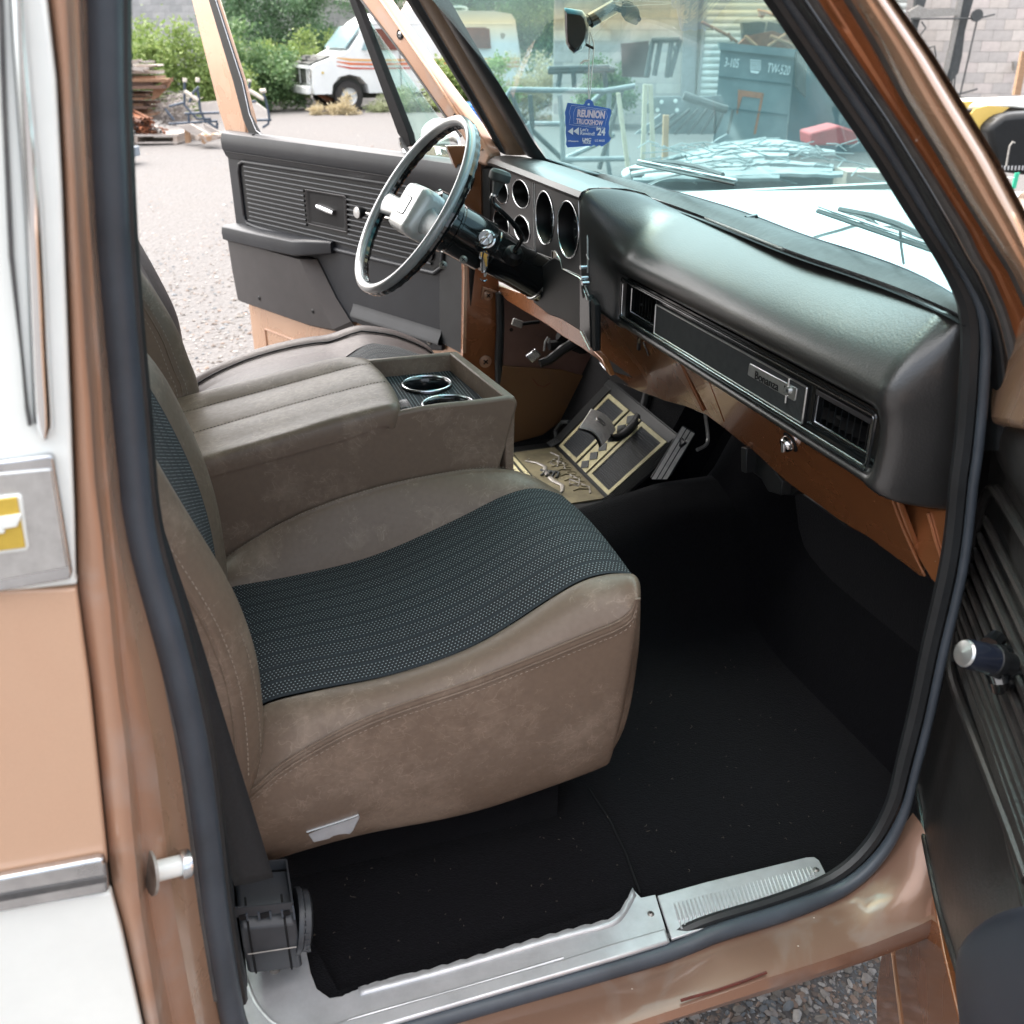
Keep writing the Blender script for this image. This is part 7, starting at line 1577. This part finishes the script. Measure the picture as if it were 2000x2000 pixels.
sp_ = thing('scrap_sheet', V(1240, 160, 20), 'dark brown sheet leaning on the pale block wall', 'sheet'); vprism('sheet', ((1213,85),(1267,80),(1272,134),(1268,152),(1215,150)), 20, .05, M('brown_sheet', (.10,.06,.055), .8, var=(3,.4)), sp_, smooth=False)
ld_ = thing('ladder_frame', V(1300, 160, 19.6), 'tall dark metal ladder frame leaning on the wall left of the roller door', 'ladder')
for q in (((1275,80),(1262,150)),((1290,80),(1278,148)),((1312,77),(1302,152)),((1328,77),(1308,150)),((1272,79),(1328,77)),((1285,110),(1280,112)),((1316,95),(1324,95)),((1310,130),(1318,130))): rod('rail', q, 19.6, .05, m_dk, ld_)
st1 = thing('post_stand', V(1270, 320, 9.5), 'pale twin post stand with a drilled cross plate', 'stand')
m_pale = M('pale_timber', (.52,.46,.34), .8, var=(8,.2))
for q in (((1261,165),(1256,320)),((1271,165),(1277,325)),((1208,182),(1228,335))): vprism('post', ((q[0][0]-4,q[0][1]),(q[0][0]+4,q[0][1]),(q[1][0]+4,q[1][1]),(q[1][0]-4,q[1][1])), 9.5, .05, m_pale, st1, smooth=False)
pl2 = vprism('cross_plate', ((1258,214),(1272,190),(1330,188),(1335,212),(1325,222),(1262,221)), 9.6, .03, m_galv, st1, smooth=False)
for u, v in ((1292,199),(1319,197),(1284,215),(1322,215)): s = MB(); s.lathe(V(u,v,9.58), -fwh, [(0,0),(.018,0),(.018,.01),(0,.012)], 12); s.build('bolt', m_cream, pl2)
wp_ = thing('wooden_post', V(1300, 365, 8.5), 'upright orange timber post behind the left wiper', 'post'); vprism('post', ((1296,225),(1307,225),(1303,372),(1293,372)), 8.5, .05, M('orange_timber', (.42,.25,.13), .8, var=(8,.2)), wp_, smooth=False)
tr_ = thing('trailer_ramp', V(1380, 270, 12), 'grey ribbed trailer ramp lying in front of the dumpster', 'ramp')
vprism('ramp_deck', ((1345,190),(1410,186),(1418,215),(1395,262),(1240,262),(1300,215)), 13, .05, m_galv, tr_, smooth=False)
for k in range(7): rod('cross_bar', ((1330+k*17,214),(1265+k*26,262)), 12.9, .02, m_dk, tr_)
rod('edge_tube', ((1335,186),(1345,190),(1410,212),(1420,214)), 12.8, .05, m_dk, tr_)
# dumpster
m_dump = M('faded_teal_dumpster', (.10,.145,.155), .55, .1, var=(4, .35), col2=(.155,.205,.215)); m_dumpd = M('dark_teal_dumpster', (.030,.075,.095), .5, .1, var=(2, .4))
DF_ = 16.0; Dm = thing('dumpster', V(1480, 295, DF_), 'teal steel dumpster with white stencilled numbers, heaped with junk', 'dumpster')
fc = VP(((1408,85),(1552,110),(1532,300),(1392,290)), DF_)
MB().prism(fc, fwh*1.3+rt*.35).build('bin_body', m_dump, Dm, smooth=False)
rim = vprism('top_rim', ((1404,82),(1553,96),(1552,112),(1406,97)), DF_-.08, .1, m_dump, Dm, smooth=False)
for v0_ in (148, 208): vprism('pressed_line', ((1408-(v0_-90)*.08,v0_),(1548-(v0_-90)*.08,v0_+16),(1548-(v0_-90)*.08,v0_+18),(1408-(v0_-90)*.08,v0_+2)), DF_-.02, .03, m_dumpd, Dm, smooth=False)
MB().prism([V(1553,96,DF_), V(1800,88,DF_+1.6), V(1800,320,DF_+1.6), V(1534,300,DF_)], rt*.05+fwh*.05).build('bin_side', m_dumpd, Dm, smooth=False)
vprism('side_bracket', ((1555,100),(1575,100),(1574,190),(1556,170)), DF_-.1, .1, m_dk, Dm, smooth=False)
for pts in (((1442,175),(1492,182),(1490,193),(1450,188),(1438,215),(1440,225)), ((1488,182),(1492,184),(1476,262),(1472,262))): vprism('rust_patch', pts, DF_-.012, .01, m_rusts[1], Dm, smooth=False)
m_sten = M('white_stencil', (.70,.76,.76), .7, var=(30,.1))
def dtext(t, a, b, h): return textfit('lettering', t, V(*a, DF_-.02), V(*b, DF_-.02), Z, h*DF_/2340, m_sten, Dm, .002, .001)
dtext('3-105', (1416,121), (1443,124), 18); dtext('TW-520', (1499,132), (1543,138), 19)
for k in range(5): vprism('stencil_logo', ((1465,116+k*4.2),(1487,118+k*4.2),(1486,120+k*4.2),(1465,118+k*4.2)), DF_-.02, .005, m_sten, Dm, smooth=False)
vprism('stencil_logo', ((1465,137),(1484,139),(1480,144),(1467,142)), DF_-.02, .005, m_sten, Dm, smooth=False)
jk = thing('junk_heap', V(1500, 85, DF_+.4), 'dark broken panels and sticks heaped on top of the dumpster', 'junk')
for pts, mm in ((((1448,45),(1485,42),(1535,52),(1545,80),(1450,82)), m_dk),(((1450,44),(1484,44),(1488,62),(1452,66)), m_eng),(((1500,42),(1540,50),(1548,90),(1490,84)), m_dk),(((1460,70),(1510,60),(1560,78),(1555,96),(1440,88)), m_rust),(((1484,20),(1498,24),(1490,36),(1484,32)), m_wood[1])): vprism('scrap_panel', pts, DF_+rl_.uniform(.1,.7), .1, mm, jk, smooth=False)
for q in (((1500,90),(1545,60)),((1545,60),(1552,95)),((1370,43),(1420,68),(1440,82)),((1480,20),(1540,36)),((1422,64),(1430,80)),((1455,70),(1478,90)),((1505,70),(1560,92))): rod('stick', q, DF_+.2, .022, m_wood[1 if q[0][0] < 1450 else 4], jk)
vprism('white_sheet', ((1536,35),(1548,50),(1552,85),(1540,80)), DF_+.5, .02, m_van, jk, smooth=False)
rd_ = thing('red_machine_cover', V(1630, 290, 10), 'faded red sheet metal cover on the ground behind the scrap pile', 'cover'); vprism('cover', ((1582,260),(1640,245),(1672,256),(1678,282),(1584,285)), 10, .4, M('faded_red', (.35,.035,.04), .6, var=(6,.2)), rd_, bevel=.02)
# flattened scrap metal on a low trailer, just ahead of the hood
scp = thing('scrap_metal_pile', V(1480, 360, 7.5), 'flattened pale scrap metal panels piled beyond the hood', 'scrap')
m_scr = [M('pale_scrap', c, .45, .35, var=(7, .3)) for c in ((.26,.30,.30),(.13,.16,.16),(.40,.44,.43),(.07,.09,.09))]
def scarc(f, h):                   # outline of the heap, h 0 at its crest, 1 at its foot
    return (1232+470*f, (1-h)*(332-66*math.sin(min(1, f*1.55)*math.pi/2)+max(0, f-.62)*95)+h*(352-8*f))
for k in range(15):
    h0 = k/15; h1 = h0+rl_.uniform(.05,.11); f0 = rl_.uniform(0,.35); f1 = f0+rl_.uniform(.35,.65); f1 = min(1, f1); D0 = 7.9-1.3*h0
    top_, bot_ = [], []
    for q in range(11):
        f = f0+(f1-f0)*q/10; u, v = scarc(f, h0); u2, v2 = scarc(f, h1); w_ = rl_.uniform(-1.2,1.2); top_.append(V(u, v+w_, D0+.12)); bot_.append(V(u2, v2+w_+rl_.uniform(-1.5,1.5), D0-.12))
    MB().grid([top_, [p.lerp(q, .5)+Z*.012 for p, q in zip(top_, bot_)], bot_, [p-Z*.02 for p in bot_]]).build('panel_scrap', m_scr[rl_.choice((0,0,1,2,1))], scp, ang=20)
for k in range(60):
    u = rl_.uniform(1240,1690); v = 278+rl_.uniform(0,70); a = V(u, v, 6.9); b = V(u+rl_.uniform(20,90), v+rl_.uniform(-20,22), 7.1); MB().tube([a, a.lerp(b, .5)+Z*rl_.uniform(-.02,.04), b], .0045, 5).build('scrap_wire', m_scr[rl_.choice((0,2,2))], scp)
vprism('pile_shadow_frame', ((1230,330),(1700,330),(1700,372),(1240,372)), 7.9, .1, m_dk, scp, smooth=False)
vprism('base_timber', ((1655,336),(1745,338),(1745,372),(1650,372)), 7.3, .3, m_wood[2], scp, smooth=False)
wr_ = thing('white_bag', V(1250, 345, 8), 'crumpled white plastic sheet behind the left wiper', 'sheet'); vprism('sheet', ((1215,348),(1222,335),(1250,326),(1290,330),(1262,345),(1240,356)), 8, .2, m_van, wr_, bevel=.03)
# ---- right of the pillar: vehicle frame against the wall, yellow hood, black tank
chs = thing('vehicle_chassis', V(1870, 190, 20), 'rusty black vehicle chassis standing on end against the block wall', 'chassis')
def vp2(name, pts, D, th, mat, par): return vprism(name, pts, D, th, mat, par, smooth=False)
vp2('frame_rail', ((1889,-40),(1912,-40),(1885,60),(1879,110),(1872,142),(1858,160),(1850,150),(1862,100),(1872,50)), 21.4, .12, m_dk, chs)
vp2('rail_face', ((1878,-40),(1889,-40),(1872,50),(1855,130),(1845,160),(1841,145),(1855,90)), 21.35, .05, m_alu_dirty, chs)
vp2('frame_rail', ((1795,-40),(1822,-40),(1800,30),(1790,62),(1782,50)), 21.4, .12, m_dk, chs)
vp2('cross_member', ((1776,22),(1795,10),(1812,18),(1865,16),(1872,30),(1820,34),(1778,34)), 21.3, .1, m_alu_dirty, chs)
for q in (((1778,37),(1910,36),(1943,28)),((1908,40),(1874,190)),((1865,186),(1909,174)),((1862,190),(1900,192)),((1796,70),(1808,55),(1800,42)),((1812,95),(1825,90),(1828,110),(1820,118)),((1862,140),(1858,165)),((1866,145),(1862,180))): rod('linkage', q, 21.2, .016, m_dk, chs)
s = MB(); s.lathe(V(1906,30,21.2), -fwh, [(0,0),(.11,0),(.11,.08),(0,.08)], 16); s.build('hub', m_dk, chs)
jb = thing('junction_box', V(1987, 128, 22.3), 'small weathered electrical box on the block wall at the right edge', 'box'); vp2('box_body', ((1980,120),(1994,120),(1994,136),(1981,137)), 22.3, .1, m_alu_dirty, jb)
pst = thing('timber_prop', V(1990, 180, 12), 'brown timber prop leaning at the right edge above the yellow hood', 'prop'); vp2('prop', ((1997,100),(2010,100),(1993,186),(1981,186)), 12, .06, m_wood[4], pst)
yh = thing('yellow_hood', V(1920, 240, 9.5), 'loose white and yellow car hood lying on the black tank', 'car hood')
rows = []
for k in range(9):
    f = k/8; uu = 1870+f*160; rows.append([V(uu, 193-6*f, 10.4), V(uu-4, 192-3*f, 10.1), V(uu-8+3*f, 205-12*math.sin(f*2.5), 9.8), V(uu-10, 214-10*math.sin(f*2.8), 9.6)])
MB().grid(rows).build('hood_skin', M('white_hood_metal', (.74,.74,.68), .4, var=(5,.08)), yh, solid=.02)
MB().prism(VP(((1868,200),(1905,197),(1888,212),(1876,226)), 9.55), fwh*.03).build('hood_flank', M('yellow_paint', (.66,.46,.12), .45, var=(5,.1)), yh)
MB().prism(VP(((1905,212),(1930,206),(1972,210),(1954,222),(1940,240),(1937,256),(1908,254),(1890,230)), 9.5), fwh*.03).build('hood_flank', M('yellow_paint', (.66,.46,.12), .45, var=(5,.1)), yh)
bt = thing('black_tank', V(1980, 330, 9), 'black plastic tank standing under the yellow hood', 'tank'); vprism('tank_body', ((1930,250),(1960,225),(1985,222),(2060,218),(2060,350),(1945,335)), 9.3, .8, m_black, bt, bevel=.05); vprism('tank_base', ((1905,255),(1950,255),(1950,330),(1925,325)), 9.6, .5, m_bezel, bt, bevel=.03)
rod('wire_handle', ((1965,325),(1972,285),(1978,277),(1982,279)), 9.2, .008, m_alu_dirty, bt)
for k in range(8): rod('bolt', ((1955+k*7,332),(1956+k*7,324)), 9.15, .006, m_alu, bt)
gs_ = thing('green_strap', V(1980, 365, 8.5), 'bright green strap hanging below the black tank', 'strap'); vp2('strap', ((1984,338),(1992,337),(1984,368),(1976,370)), 8.8, .02, M('green_plastic', (.03,.42,.25), .5, var=(9,.1)), gs_)
